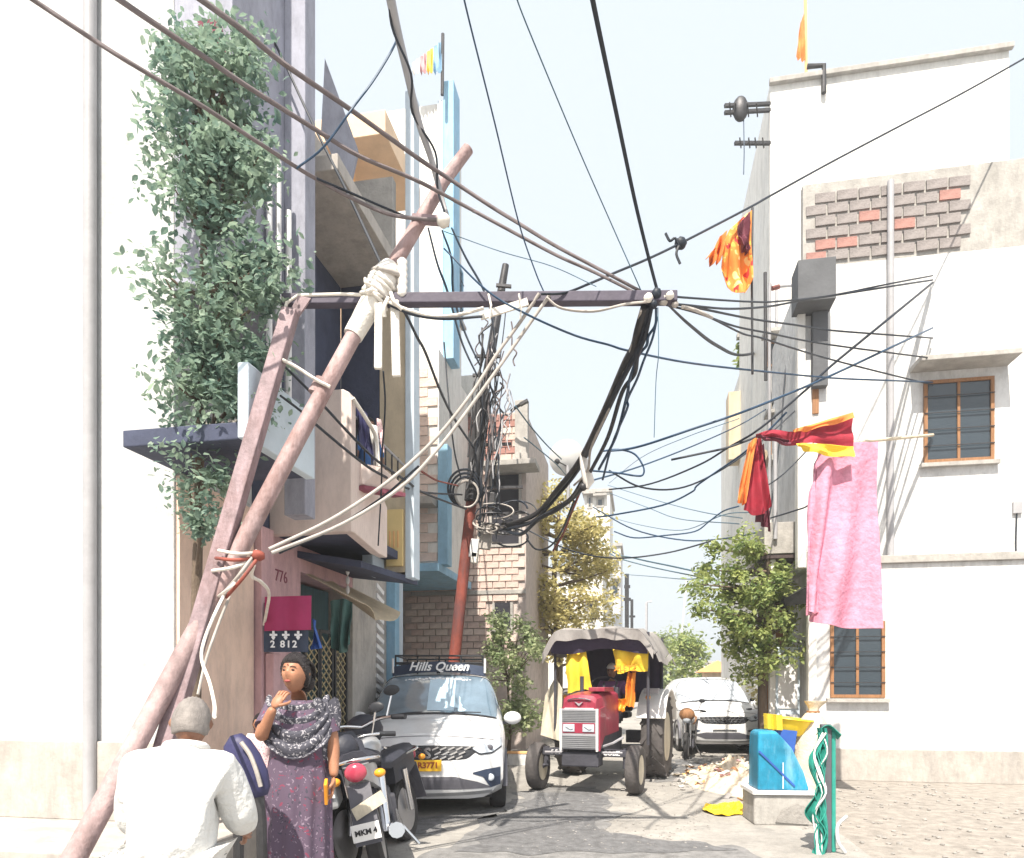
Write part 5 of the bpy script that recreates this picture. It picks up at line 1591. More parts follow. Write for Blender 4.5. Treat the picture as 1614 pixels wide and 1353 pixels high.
# ---- motorcycles and scooters
def motorbike(root, seatm='seat_black', body='silver_paint', facing=1):
    """two-wheeler along local y: tail at y=0 towards -y, front wheel at y=1.3"""
    wheel(root, (0, 0, .30), .30, .11, 'tyre', 'alloy', hub=.7, spokes=6)
    wheel(root, (0, 1.28, .30), .30, .09, 'tyre', 'alloy', hub=.72, spokes=6)
    fr = MB()
    fr.tube([(0, 0, .3), (0, .35, .45), (0, .75, .42), (0, 1.0, .85)], .03, 8)
    fr.tube([(0, .1, .72), (0, .6, .75), (0, 1.0, .88)], .03, 8)
    fr.build('frame', 'black_plastic', root, smooth=50)
    MB().box((-.13, .4, .22), (.13, .85, .52)).build('engine', 'grey_plastic', root, bevel=.03)
    tk_ = MB().ball((0, .72, .86), (.145, .27, .12), 14, 10).build('fuel_tank', body, root, smooth=60)
    sm = []
    for y, hw, z in ((-.28, .09, .90), (-.2, .125, .90), (.1, .14, .86), (.4, .12, .80), (.52, .08, .82)):
        sm.append([(-hw, y, z - .07), (hw, y, z - .07), (hw * 1.05, y, z - .02), (hw * .7, y, z + .02), (0, y, z + .03), (-hw * .7, y, z + .02), (-hw * 1.05, y, z - .02)])
    MB().loft(sm).build('seat', seatm, root, smooth=45)
    tl = []
    for y, hw, z0, z1 in ((-.36, .05, .74, .82), (-.28, .09, .70, .84), (0, .11, .62, .83), (.3, .10, .58, .78)):
        tl.append([(-hw, y, z0), (hw, y, z0), (hw, y, z1), (-hw, y, z1)])
    MB().loft(tl).build('tail_fairing', body, root, smooth=30)
    md = []
    for i in range(8):
        a = R(60 + i * 14)
        md.append([(x, .35 * math.cos(a) * -1 * -1 if False else .35 * math.cos(a), .30 + .35 * math.sin(a)) for x in (-.075, -.03, .03, .075)])
    MB().loft([[(p[0], -p[1] * -1, p[2]) for p in r] for r in md], cap=False, close=False).build('mudguard', 'grey_plastic', root, smooth=60)
    MB().prism([(-.075, -.36, .72), (.075, -.36, .72), (.085, -.50, .34), (-.085, -.50, .34)], (0, .015, 0)).build('rear_flap', 'grey_plastic', root)
    MB().ball((0, -.385, .80), (.075, .04, .065), 14, 8).build('tail_lamp', 'lens_red', root, smooth=60)
    for s in (-1, 1):
        MB().ball((s * .15, -.34, .76), (.04, .035, .03), 10, 6).build('indicator', 'amber', root, smooth=60)
        MB().tube([(s * .09, 0, .3), (s * .12, .12, .7)], .035, 10).build('shock_absorber', 'chrome', root, smooth=50)
        MB().tube([(s * .08, 1.28, .3), (s * .08, 1.06, .95)], .025, 8).build('fork', 'chrome', root, smooth=50)
        MB().tube(crom([(0, 1.0, 1.02), (s * .15, .98, 1.06), (s * .28, .9, 1.06), (s * .36, .84, 1.04)], 4), .014, 8).build('handlebar', 'chrome', root, smooth=50)
        MB().tube([(s * .27, .90, 1.06), (s * .38, .82, 1.04)], .022, 8).build('grip', 'black_plastic', root, smooth=50)
        mm = MB().tube([(s * .22, .94, 1.06), (s * .30, .98, 1.24)], .008, 6).build('mirror_stem', 'chrome', root)
        MB().ball((s * .31, .97, 1.28), (.07, .015, .045), 12, 8).build('mirror', 'black_plastic', mm, smooth=60)
    MB().tube(crom([(-.12, .1, .82), (-.15, -.25, .86), (0, -.36, .88), (.15, -.25, .86), (.12, .1, .82)], 4), .013, 8).build('grab_rail', 'chrome', root, smooth=50)
    MB().tube([(.14, .6, .32), (.16, .1, .30), (.18, -.35, .36)], [.03, .05, .055], 10).build('silencer', 'chrome', root, smooth=50)
    MB().tube([(-.12, .45, .28), (-.26, .35, .02)], .016, 6).build('side_stand', 'chrome', root)
    MB().ball((0, 1.16, .88), (.09, .07, .09), 12, 8).build('headlamp', 'lamp_glass', root, smooth=60)
    MB().ball((0, 1.12, .98), (.17, .13, .15), 14, 8).build('front_cowl', seatm, root, smooth=60)
PA2 = P(604, 1080, 5.5)
bkA = thing('motorcycle', 'dusty motorcycle beside the woman, its pink red tail lamp and white plate towards us', 'motorcycle', (PA2.x, PA2.y, .004), R(8))
bkA.rotation_euler = (0, R(-12), R(19))
bkA.scale = (1.1,) * 3
motorbike(bkA)
pw = MB().box((-.09, -.535, .375), (.09, -.52, .485)).build('number_plate', 'plate_white', bkA)
text_mb('MKM 4', .048, frame((0, -.537, .43), (1, 0, 0), (0, 0, 1)), .001, bold=.002).build('lettering', 'ink', pw)
# luggage box with white sticker and a second plate on the near side
bx_ = MB().box((-.40, -.30, .58), (-.16, .02, .92)).build('side_box', 'silver_paint', bkA, bevel=.02)
MB().box((-.41, -.312, .80), (-.15, -.301, .91)).build('sticker_panel', 'ink', bx_)
text_mb('GB~', .10, frame((-.28, -.315, .855), (1, 0, 0), (0, 0, 1)), .001, shear=.2, bold=.003).build('lettering', 'ink_white', bx_)
p2 = MB().box((-.41, -.318, .66), (-.17, -.304, .78)).build('number_plate', 'plate_white', bx_)
text_mb('MKM', .08, frame((-.29, -.320, .72), (1, 0, 0), (0, 0, 1)), .001, bold=.002).build('lettering', 'grey_plastic', p2)
MB().prism([(-.05, -.46, .50), (.16, -.46, .58), (.14, -.46, .66), (-.07, -.46, .58)], (0, .015, 0)).build('mud_plate', 'cream_rim', bkA)
pB = P(592, 1080, 6.2)
bkB = thing('scooter', 'black scooter with wide handlebar parked between the motorcycle and the white car', 'scooter', (pB.x + .10, pB.y + .55, .004), R(190))
bkB.rotation_euler = (0, R(9), R(178))
motorbike(bkB, body='seat_black')
sm_ = []
for z, hw, y in ((.35, .16, 1.05), (.6, .21, 1.08), (.85, .22, 1.06), (1.02, .16, 1.0), (1.12, .07, .97)):
    sm_.append([(-hw, y, z), (-hw * .6, y + .12, z), (0, y + .16, z), (hw * .6, y + .12, z), (hw, y, z), (0, y - .03, z)])
MB().loft(sm_).build('front_apron', 'seat_black', bkB, smooth=50)
pC = G(1096, 1200)
bkC = thing('scooter', 'small pale scooter facing us in front of the pale car', 'scooter', (pC.x, pC.y, .004), R(172))
motorbike(bkC, body='plate_white', seatm='brown_wood')
bkC.location = (pC.x, pC.y + 1.3, .004)
bkC.scale = (.92,) * 3
pD = G(1172, 1190)
bkD = thing('motorcycle', 'dark motorcycle with red tank parked against the side of the pale car', 'motorcycle', (pD.x, pD.y, .004), R(205))
motorbike(bkD, body='lens_red')
bkD.location = (pD.x + .1, pD.y + 1.2, .004)
bkD.scale = (.92,) * 3
# ------------------------------------------------------------------ people
mat('skin_brown', (0.36, 0.17, 0.10), 0.5, 0.2, 14, 0.12, bscale=120)
mat('skin_dark', (0.25, 0.125, 0.08), 0.5, 0.25, 14, 0.15, bscale=110)
mat('hair_black', (0.018, 0.014, 0.016), 0.42, 0.5, 60, 0.8, stretch=(1.2, .25, .8), bscale=160)
mat('hair_grey', (0.22, 0.20, 0.19), 0.6, 0.3, 30, 0.3)
mat('lips', (0.30, 0.07, 0.06), 0.5, 0.1, 9, 0)
mat('eye_dark', (0.02, 0.012, 0.01), 0.2, 0.1, 9, 0)
mat('white_shirt', (0.64, 0.64, 0.63), 0.9, 0.06, 5, 1.0, bscale=7, bdist=.05)
mat('blue_shirt', (0.05, 0.14, 0.36), 0.85, 0.15, 5, 0.15)
mat('purple_shirt', (0.20, 0.09, 0.22), 0.85, 0.2, 5, 0.15)
mat('dark_trousers', (0.05, 0.05, 0.07), 0.85, 0.2, 5, 0.15)
printmat('floral_dress', (0.095, 0.066, 0.105), [(0.20, 0.04, 0.08), (0.05, 0.045, 0.07), (0.22, 0.17, 0.23)], 15, cut=.22, warp=2.0)
printmat('zebra_stole', (0.06, 0.06, 0.08), [(0.34, 0.33, 0.36), (0.035, 0.035, 0.05)], 22, cut=.33, warp=2.2)
printmat('pink_print', (0.70, 0.52, 0.52), [(0.45, 0.14, 0.22), (0.72, 0.68, 0.66)], 30, cut=.3)

def skin_mesh(verts, radii, edges, sub=2):
    me = bpy.data.meshes.new('limbs')
    me.from_pydata([tuple(v) for v in verts], edges, [])
    o = bpy.data.objects.new('limbs', me)
    C.objects.link(o)
    o.modifiers.new('skin', 'SKIN')
    for i, r in enumerate(radii):
        sv = me.skin_vertices[0].data[i]
        sv.radius = (r, r) if not isinstance(r, tuple) else r
        sv.use_root = (i == 0)
    s = o.modifiers.new('sub', 'SUBSURF')
    s.levels = s.render_levels = sub
    dg = bpy.context.evaluated_depsgraph_get()
    em = o.evaluated_get(dg).to_mesh()
    mb = MB()
    mb.add([v.co.copy() for v in em.vertices], [tuple(p.vertices) for p in em.polygons])
    o.evaluated_get(dg).to_mesh_clear()
    bpy.data.objects.remove(o)
    bpy.data.meshes.remove(me)
    return mb
def gs(x, w):
    return math.exp(-(x / w) ** 2)
def head_fn(d, p):
    p = p.copy()
    if d.z < 0:
        p.x *= 1 - .30 * (-d.z) ** 1.3
        p.y *= 1 - .10 * (-d.z)
    if d.y < 0:
        p.y -= .024 * gs(d.x, .13) * gs(d.z + .13, .15)            # nose
        p.y -= .008 * gs(d.x, .09) * gs(d.z - .08, .12)
        for s in (-1, 1):
            p.y += .010 * gs(d.x - s * .34, .15) * gs(d.z - .10, .10)   # eye sockets
            p.y -= .006 * gs(d.x - s * .34, .22) * gs(d.z - .27, .08)   # brow
            p.y -= .006 * gs(d.x - s * .48, .2) * gs(d.z + .2, .2)      # cheek
        p.y -= .008 * gs(d.x, .2) * gs(d.z + .47, .06)              # lips
        p.y += .005 * gs(d.x, .2) * gs(d.z + .60, .06)
        p.y -= .010 * gs(d.x, .22) * gs(d.z + .82, .14)             # chin
    else:
        p.y *= 1.08
    for s in (-1, 1):
        p.x += s * .022 * gs(d.x - s * .97, .12) * gs(d.y - .12, .22) * gs(d.z + .02, .24)   # ears
    return p
def add_head(mb, c, s, M):
    mb.ball(c, (.076 * s, .094 * s, .118 * s), 36, 28, M=M, fn=lambda d, p: head_fn(d, p / s) * s)
def face_parts(body, c, s, M, lipm='lips'):
    for sx in (-1, 1):
        MB().ball(V(c) + M @ V((sx * .030 * s, -.083 * s, .013 * s)), (.011 * s, .006 * s, .0055 * s), 10, 6, M=M).build('eye', 'eye_dark', body, smooth=60)
        MB().tube([V(c) + M @ V((sx * x * s, y * s, z * s)) for x, y, z in ((.014, -.092, .030), (.030, -.091, .036), (.048, -.078, .030))], .0024 * s, 6).build('eyebrow', 'hair_black', body)
    MB().ball(V(c) + M @ V((0, -.086 * s, -.056 * s)), (.022 * s, .008 * s, .008 * s), 12, 6, M=M).build('mouth', lipm, body, smooth=60)
def hair_cap(c, s, M, bald=False, k=1.07):
    def fn(d, p):
        q = p * k
        # hairline: high over the brow, down past the ears, low on the nape
        lim = lerp(-.62, .50, max(0, min(1, (-d.y + .25) / .85))) if not bald else lerp(-.5, .75, max(0, min(1, (-d.y + .2) / .6)))
        e = max(0, min(1, (d.z - lim) / .12 + .5))
        q = p * lerp(.82, k, e * e * (3 - 2 * e))
        return q * (1 + .012 * math.sin(d.x * 34 + 6 * d.z))
    return MB().ball(c, (.080 * s, .100 * s, .121 * s), 60, 44, M=M, fn=fn)
def hand(mb, w_, fwd, nrm, s=1.0, curl=.5, flip=1):
    """palm and five fingers; fwd = from the wrist to the knuckles, nrm = out of the palm"""
    f, n = V(fwd).normalized(), V(nrm)
    n = (n - f * n.dot(f)).normalized()
    sd = f.cross(n) * flip
    w_ = V(w_)
    B = Matrix((sd, f, n)).transposed()
    mb.ball(w_ + f * .045 * s, (.038 * s, .052 * s, .017 * s), 12, 8, M=B)
    for i, (off, ln) in enumerate(((-.028, .066), (-.0095, .076), (.0095, .071), (.027, .056))):
        p0 = w_ + f * .082 * s + sd * off * s
        pts = [p0 - f * .015 * s]
        ang = 0
        for k in range(3):
            seg = ln * s * (.45, .32, .26)[k]
            d = f * math.cos(ang) + n * math.sin(ang)
            pts.append(pts[-1] + d * (seg + (.015 * s if k == 0 else 0)))
            ang += curl * (.75 + .12 * i)
        mb.tube(crom(pts, 3), [.0088 * s] * 4 + [.0082 * s] * 3 + [.0075 * s] * 2 + [.004 * s], 8)
    p0 = w_ + f * .025 * s - sd * .028 * s
    pts = [p0, p0 - sd * .022 * s + f * .022 * s + n * .008 * s, p0 - sd * .028 * s + f * .05 * s + n * .022 * s * (.5 + curl), p0 - sd * .022 * s + f * .07 * s + n * .034 * s * (.5 + curl)]
    mb.tube(crom(pts, 3), [.011 * s] * 4 + [.0098 * s] * 3 + [.008 * s] * 2 + [.005 * s], 8)
def oval_rings(spec, n=40, fold=0.0, seed=0, kf=9):
    """spec rows: (cx, cy, z, rx, ry, foldamount)"""
    out = []
    for cx, cy, z, rx, ry, fa in spec:
        r_ = []
        for k in range(n):
            a = 2 * math.pi * k / n
            m = 1 + fold * fa * math.sin(a * kf + seed + 1.5 * math.sin(z * 3)) + fold * fa * .6 * nz((math.cos(a) * 2, math.sin(a) * 2, z * 2 + seed))
            r_.append(V((cx + rx * math.cos(a) * m, cy + ry * math.sin(a) * m, z)))
        out.append(r_)
    return out
def dense(spec, n=4):
    v = [[V((a, b, c)), V((d, e, f))] for a, b, c, d, e, f in spec]
    p, q = crom([x[0] for x in v], n), crom([x[1] for x in v], n)
    return [(*i, *j) for i, j in zip(p, q)]

# ---- woman with her hand at her chin
wp = P(470, 1080, 4.4)
wo = thing('person', 'person in a purple floral dress and zebra stole, hand at chin, holding a phone', 'person', (wp.x, wp.y, .004), R(20))
verts = [(0, 0, .92), (0, 0, 1.08), (0, .01, 1.26), (0, .015, 1.40), (0, 0, 1.475),
         (-.155, .01, 1.345), (-.205, -.13, 1.17), (-.115, -.21, 1.365),
         (.165, .01, 1.345), (.215, -.0, 1.10), (.225, -.07, .915),
         (-.09, 0, .88), (-.09, -.02, .48), (-.09, .01, .08), (-.09, -.14, .03),
         (.09, 0, .88), (.09, -.01, .48), (.09, .02, .08), (.09, -.13, .03)]
rad = [.14, .12, .12, .055, .045, .06, .044, .028, .06, .046, .028, .08, .055, .035, .03, .08, .055, .035, .03]
edg = [(0, 1), (1, 2), (2, 3), (3, 4), (2, 5), (5, 6), (6, 7), (2, 8), (8, 9), (9, 10), (0, 11), (11, 12), (12, 13), (13, 14), (0, 15), (15, 16), (16, 17), (17, 18)]
mb = skin_mesh(verts, rad, edg)
HM = Matrix.Rotation(R(-22), 3, 'Z') @ Matrix.Rotation(R(-8), 3, 'X')
hc = V((-.015, -.025, 1.565))
add_head(mb, hc, 1.0, HM)
hand(mb, (-.115, -.21, 1.365), (.50, .32, .8), (.3, .85, -.3), .92, .9, 1)
hand(mb, (.225, -.07, .915), (-.10, -.25, -1), (-1, -.1, .1), .95, .75, 1)
wb = mb.build('body', 'skin_brown', wo, smooth=60)
face_parts(wb, hc, 1.0, HM)
hb_ = hair_cap(hc, 1.0, HM, k=1.15)
hb_.ball(hc + V((.055, .09, -.055)), (.055, .05, .06), 22, 16, fn=lambda d, p: p * (1 + .06 * math.sin(9 * math.atan2(d.x, d.z) + 5 * d.y)))
for k in range(26):
    a0 = -1.2 + 2.4 * k / 25
    hs = [hc + HM @ V((.088 * math.sin(a0) * f, -.075 * math.cos(a0) + g, .085 * math.cos(a0 * .8) + h)) for f, g, h in ((.9, -.005, .0), (1.03, .05, .028), (1.0, .115, .0), (.7, .17, -.06))]
    hb_.tube(crom(hs, 3), .006 + .002 * math.sin(k * 2.3), 5)
hb_.build('hair', 'hair_black', wo, smooth=60)
MB().ball(hc + HM @ V((0, -.096, .045)), (.005, .003, .005), 8, 6).build('forehead_dot', 'lips', wo)
spec = dense([(0, .01, 1.40, .085, .06, 0), (0, .01, 1.37, .17, .09, 0), (0, -.005, 1.26, .185, .125, .1), (0, -.01, 1.10, .165, .125, .2), (0, 0, .95, .19, .145, .4), (0, 0, .82, .205, .16, .6), (0, 0, .55, .205, .17, .9), (0, 0, .25, .215, .18, 1), (0, 0, .06, .225, .19, 1)], 4)
ds = MB().loft(oval_rings(spec, 84, .075, 2, 12), cap=False)
for sx, el in ((-1, V((-.205, -.13, 1.17))), (1, V((.215, 0, 1.10)))):
    a = V((sx * .15, .01, 1.34))
    ds.tube([a - V((sx * .05, 0, -.01)), a, a.lerp(el, .35), a.lerp(el, .62)], [.06, .07, .068, .07], 16)
ds.build('dress', 'floral_dress', wo, smooth=70)
def stole(u, v):
    a = lerp(R(170), R(370), u)                       # round the front, shoulder to shoulder
    sag = math.sin(u * math.pi)
    z = lerp(1.425, 1.365, .5 - .5 * math.cos(2 * math.pi * u)) - v * (.13 + .20 * sag) + .012 * math.sin(v * 26 - 6 * sag)
    rx = .165 + .045 * v ** .5 + .010 * math.sin(v * 24 - 5 * sag)
    ry = .075 + .095 * v ** .6 + .014 * math.sin(v * 24 - 5 * sag)
    return (rx * math.cos(a), -.0 + ry * math.sin(a), z)
so = MB().sheet(stole, 40, 22, .006)
def stole_end(u, v):
    return (.10 + .14 * u + .02 * math.sin(v * 5), -.10 + .10 * u + .01 * math.sin(u * 20), 1.40 - v * .36 + .02 * math.sin(u * 9))
so.build('stole', 'zebra_stole', wo, smooth=70)
MB().sheet(stole_end, 8, 10, .006).build('stole', 'zebra_stole', wo, smooth=70)
ph = tag(MB().obox(base_matrix(wo) @ V((.185, -.145, .84)), (.02, .075, .15), (Matrix.Rotation(R(20), 3, 'Z') @ Matrix.Rotation(R(25), 3, 'X'))).build('phone', 'amber', bevel=.006), 'amber phone in the lowered hand of the person in purple', 'phone')

# ---- man at the bottom left corner, back towards us
mp_ = P(272, 1080, 2.75)
mn = thing('person', 'person in a loose white shirt at the bottom left, seen from behind', 'person', (mp_.x, mp_.y, .004), R(180 + 16), scale=.94)
verts = [(0, .0, .85), (0, -.02, 1.0), (0, -.10, 1.18), (0, -.17, 1.30), (0, -.20, 1.345),
         (-.175, -.11, 1.225), (-.235, -.18, .98), (-.19, -.36, .90),
         (.175, -.11, 1.225), (.235, -.18, .98), (.19, -.36, .90),
         (-.1, 0, .80), (-.1, -.04, .45), (-.1, .0, .08), (-.1, -.15, .03), (.1, 0, .80), (.1, -.04, .45), (.1, .0, .08), (.1, -.15, .03)]
rad = [.14, .14, .13, .06, .05, .065, .048, .032, .065, .048, .032, .085, .06, .04, .035, .085, .06, .04, .035]
mb = skin_mesh(verts, rad, edg)
HM = Matrix.Rotation(R(18), 3, 'X') @ Matrix.Rotation(R(12), 3, 'Z')
hc = V((.0, -.22, 1.415))
add_head(mb, hc, .98, HM)
hand(mb, verts[7], (0, -1, -.2), (1, 0, 0), 1, .6, 1)
hand(mb, verts[10], (0, -1, -.2), (-1, 0, 0), 1, .6, -1)
bo_ = mb.build('body', 'skin_dark', mn, smooth=60)
face_parts(bo_, hc, .98, HM)
hair_cap(hc, .98, HM, bald=True, k=1.065).build('hair', 'hair_grey', mn, smooth=60)
sv = skin_mesh([(0, .02, .78), (0, .0, 1.0), (0, -.08, 1.17), (0, -.15, 1.29), (-.175, -.10, 1.22), (-.235, -.17, .98), (-.20, -.28, .93), (.175, -.10, 1.22), (.235, -.17, .98), (.20, -.28, .93)],
               [.195, .18, .16, .088, .10, .08, .066, .10, .08, .066], [(0, 1), (1, 2), (2, 3), (2, 4), (4, 5), (5, 6), (2, 7), (7, 8), (8, 9)], 3)
sv.v = [tuple(V(p) * (1 + .014 * nz((p[0] * 8, p[1] * 8, p[2] * 4 + p[0] * 6)) + .009 * nz((p[0] * 19, p[1] * 19, p[2] * 9)))) for p in sv.v]
sv.build('shirt', 'white_shirt', mn, smooth=80)
MB().tube([V((.08 * math.cos(a), -.155 + .075 * math.sin(a), 1.315 + .025 * math.sin(a))) for a in [i * .42 for i in range(16)]], .02, 8).build('collar', 'white_shirt', mn, smooth=60)
tv = skin_mesh([(0, .0, .86), (-.1, 0, .80), (-.1, -.04, .45), (-.1, 0, .1), (.1, 0, .80), (.1, -.04, .45), (.1, 0, .1)], [.16, .11, .085, .075, .11, .085, .075], [(0, 1), (1, 2), (2, 3), (0, 4), (4, 5), (5, 6)])
tv.build('trousers', 'white_shirt', mn, smooth=70)

# ---- small child on the plinth
def small_person(name_label, loc, rot, sc_, skinm, topm, legm, hairm='hair_black', long_dress=False, seated=False, headscale=1.15, hairbun=False, cap=None):
    t = thing('person', name_label, 'person', loc, rot, scale=sc_)
    hip = .88
    if seated:
        legs = [(-.1, 0, .52), (-.12, -.42, .54), (-.12, -.45, .10), (-.12, -.58, .06), (.1, 0, .52), (.12, -.42, .54), (.12, -.45, .10), (.12, -.58, .06)]
        off = -.36
    else:
        legs = [(-.09, 0, .86), (-.09, -.02, .46), (-.09, .01, .08), (-.09, -.13, .03), (.09, 0, .86), (.09, -.02, .46), (.09, .01, .08), (.09, -.13, .03)]
        off = 0
    up = [(0, 0, .92 + off), (0, 0, 1.10 + off), (0, .0, 1.28 + off), (0, .0, 1.42 + off), (0, -.01, 1.48 + off),
          (-.17, 0, 1.36 + off), (-.24, -.05, 1.10 + off), (-.2, -.25 if seated else -.12, 1.02 + off if seated else .90),
          (.17, 0, 1.36 + off), (.24, -.05, 1.10 + off), (.2, -.25 if seated else -.12, 1.02 + off if seated else .90)]
    v = up + legs
    mb = skin_mesh(v, [.13, .115, .125, .055, .045, .06, .042, .028, .06, .042, .028, .08, .055, .036, .03, .08, .055, .036, .03], edg)
    M0 = Matrix.Rotation(R(-10), 3, 'Z')
    hc = V((0, -.03, 1.57 + off))
    add_head(mb, hc, headscale, M0)
    hand(mb, v[7], (0, -.6, -.8), (1, 0, 0), 1, .6, 1)
    hand(mb, v[10], (0, -.6, -.8), (-1, 0, 0), 1, .6, -1)
    b = mb.build('body', skinm, t, smooth=60)
    face_parts(b, hc, headscale, M0)
    hq = hair_cap(hc, headscale, M0)
    if hairbun:
        hq.ball(hc + V((-.05, .08, .03)), (.06, .05, .06), 12, 8)
    hq.build('hair', hairm, t, smooth=60)
    if cap:
        MB().ball(hc + V((0, 0, .03)), (.09, .11, .11), 20, 12, fn=lambda d, p: p if d.z > .2 else p * .7).build('cap', cap, t, smooth=60)
    o1 = off
    sh_v = [(0, 0, .86 + o1), (0, 0, 1.1 + o1), (0, 0, 1.28 + o1), (0, 0, 1.40 + o1), (-.17, 0, 1.36 + o1), (-.225, -.03, 1.18 + o1), (.17, 0, 1.36 + o1), (.225, -.03, 1.18 + o1)]
    skin_mesh(sh_v, [.155, .14, .15, .07, .085, .07, .085, .07], [(0, 1), (1, 2), (2, 3), (2, 4), (4, 5), (2, 6), (6, 7)]).build('top', topm, t, smooth=70)
    if long_dress:
        sp = dense([(0, 0, 1.15, .14, .12, 0), (0, 0, .95, .17, .14, .4), (0, 0, .6, .24, .2, 1), (0, 0, .30, .27, .22, 1)], 4)
        MB().loft(oval_rings(sp, 40, .06, 1, 9), cap=False).build('skirt', legm, t, smooth=70)
    else:
        lv = [(0, 0, .9 + o1)] + [legs[i] for i in (0, 1, 2, 4, 5, 6)]
        skin_mesh(lv, [.145, .105, .08, .065, .105, .08, .065], [(0, 1), (1, 2), (2, 3), (0, 4), (4, 5), (5, 6)]).build('trousers', legm, t, smooth=70)
    return t
cp_ = P(411, 1080, 5.55)
small_person('small child in a pink printed dress standing on the plinth behind the person in purple', (cp_.x, cp_.y, .42), R(30), .49, 'skin_brown', 'pink_print', 'pink_print', long_dress=True, headscale=1.45, hairbun=True)
bp2 = P(612, 1080, 7.55)
small_person('person in a blue top leaning on the balcony rail of the white bay', (-3.0, 7.35, 3.1), R(60), .80, 'skin_dark', 'blue_shirt', 'dark_trousers')
dv = small_person('driver in a purple shirt and white cap sitting on the red tractor', tuple(base_matrix(tr) @ V((0.02, 2.0, .50))), R(-10), 1.0, 'skin_dark', 'purple_shirt', 'dark_trousers', seated=True, headscale=1.0, cap='white_shirt')
# ------------------------------------------------------------------ flags and cloths
printmat('flag_orange', (0.84, 0.27, 0.05), [(0.55, 0.04, 0.04), (0.86, 0.62, 0.25), (0.80, 0.45, 0.08)], 7, cut=.30, warp=1.6)
mat('red_cloth', (0.30, 0.015, 0.035), 0.8, 0.25, 5, 0.2)
mat('saffron', (0.80, 0.25, 0.06), 0.8, 0.2, 5, 0.2)
mat('deep_maroon', (0.13, 0.025, 0.045), 0.8, 0.3, 5, 0.2)
mat('magenta_sheet', (0.33, 0.02, 0.10), 0.6, 0.15, 3, 0.1)
mat('flag_blue', (0.25, 0.42, 0.58), 0.8, 0.1, 5, 0.1)
mat('flag_yellow', (0.82, 0.62, 0.14), 0.8, 0.1, 5, 0.1)
mat('flag_white', (0.75, 0.74, 0.72), 0.8, 0.1, 5, 0.1)
mat('pink_quilt', (0.62, 0.27, 0.38), 0.9, 0.22, 9, 0.9, bscale=16)
mat('turquoise', (0.02, 0.25, 0.41), 0.4, 0.3, 3, 0.5, stain=((0.30, 0.52, 0.64), 0.7), bscale=7)
mat('deep_blue', (0.03, 0.10, 0.38), 0.6, 0.2, 3, 0.1)
mat('tub_yellow', (0.88, 0.60, 0.02), 0.4, 0.12, 4, 0.05)
mat('sack', (0.60, 0.52, 0.40), 0.95, 0.2, 6, 0.5)
mat('rubbish', (0.66, 0.56, 0.44), 0.95, 0.35, 5, 0.5)
mat('green_net', (0.02, 0.24, 0.19), 0.6, 0.3, 6, 0.2)
mat('navy_cover', (0.035, 0.035, 0.10), 0.5, 0.2, 5, 0.15)
mat('umbrella_green', (0.04, 0.10, 0.09), 0.6, 0.25, 4, 0.1)
def rag(top, bot, t, thick=.006, wave=.05, nu=16, nv=12, seed=0, bulge=.1):
    """cloth hung between a top line and a ragged bottom line, given as pixel rows"""
    tp, bt = crom([P(x, y, t) for x, y in top], 8), crom([P(x, y, t) for x, y in bot], 8)
    def pick(q, u):
        f = u * (len(q) - 1)
        i = min(int(f), len(q) - 2)
        return q[i].lerp(q[i + 1], f - i)
    def fn(u, v):
        p = pick(tp, u).lerp(pick(bt, u), v)
        d = wave * math.sin(u * 13 + seed + v * 2) * (.3 + v) + bulge * math.sin(v * 3) * nz((u * 2, v * 2, seed))
        return p + FWD * d
    return MB().sheet(fn, nu, nv, thick)
fl = thing('flag', 'orange and red pennant with a torn streamer hanging in front of the white tower', 'flag', P(1150, 440, 6.9))
rag([(1186, 330), (1172, 342), (1152, 360), (1140, 382)], [(1186, 436), (1180, 452), (1166, 466), (1140, 432)], 6.9, seed=1).build('cloth', 'flag_orange', fl, True, smooth=70)
rag([(1183, 333), (1172, 345), (1163, 356)], [(1180, 396), (1176, 398), (1170, 392)], 6.84, seed=2, nu=6, nv=6).build('dark_panel', 'deep_maroon', fl, True, smooth=70)
rag([(1146, 364), (1134, 374), (1128, 392)], [(1134, 412), (1124, 416), (1112, 408)], 6.92, seed=4, nu=8, nv=8).build('streamer', 'saffron', fl, True, smooth=70)
thin_pole('thin upright rod holding the orange pennant', [P(1186, 590, 6.95), P(1185, 425, 6.95), P(1186, 328, 6.95)], .012, 'iron', name='flag_staff', cat='staff')
rc = thing('hanging_cloth', 'red and orange cloth hanging in folds from the doubled black cable', 'cloth', P(1190, 840, 8.6))
rag([(1194, 690), (1188, 692), (1180, 700)], [(1176, 792), (1170, 796), (1163, 790)], 8.50, seed=1, wave=.03, bulge=.06).build('fold', 'saffron', rc, True, smooth=70)
rag([(1200, 690), (1194, 692), (1187, 700)], [(1213, 800), (1200, 812), (1170, 806)], 8.58, seed=3, wave=.05, bulge=.06).build('fold', 'red_cloth', rc, True, smooth=70)
rag([(1203, 700), (1198, 705)], [(1216, 838), (1192, 822)], 8.66, seed=5, wave=.04, nu=10).build('fold', 'deep_maroon', rc, True, smooth=70)
rag([(1210, 712), (1205, 708)], [(1210, 758), (1200, 756)], 8.68, seed=2, nu=6, nv=6, wave=.02).build('tassel', 'sack', rc, True, smooth=70)
rd_ = thing('hanging_cloth', 'long red cloth with a yellow hem blown sideways to the right edge', 'cloth', P(1240, 700, 8.5))
rag([(1192, 684), (1215, 679), (1250, 680), (1290, 668), (1345, 652)], [(1196, 690), (1220, 694), (1252, 702), (1290, 700), (1345, 706)], 8.5, seed=7, nu=26, wave=.05).build('cloth', 'red_cloth', rd_, True, smooth=70)
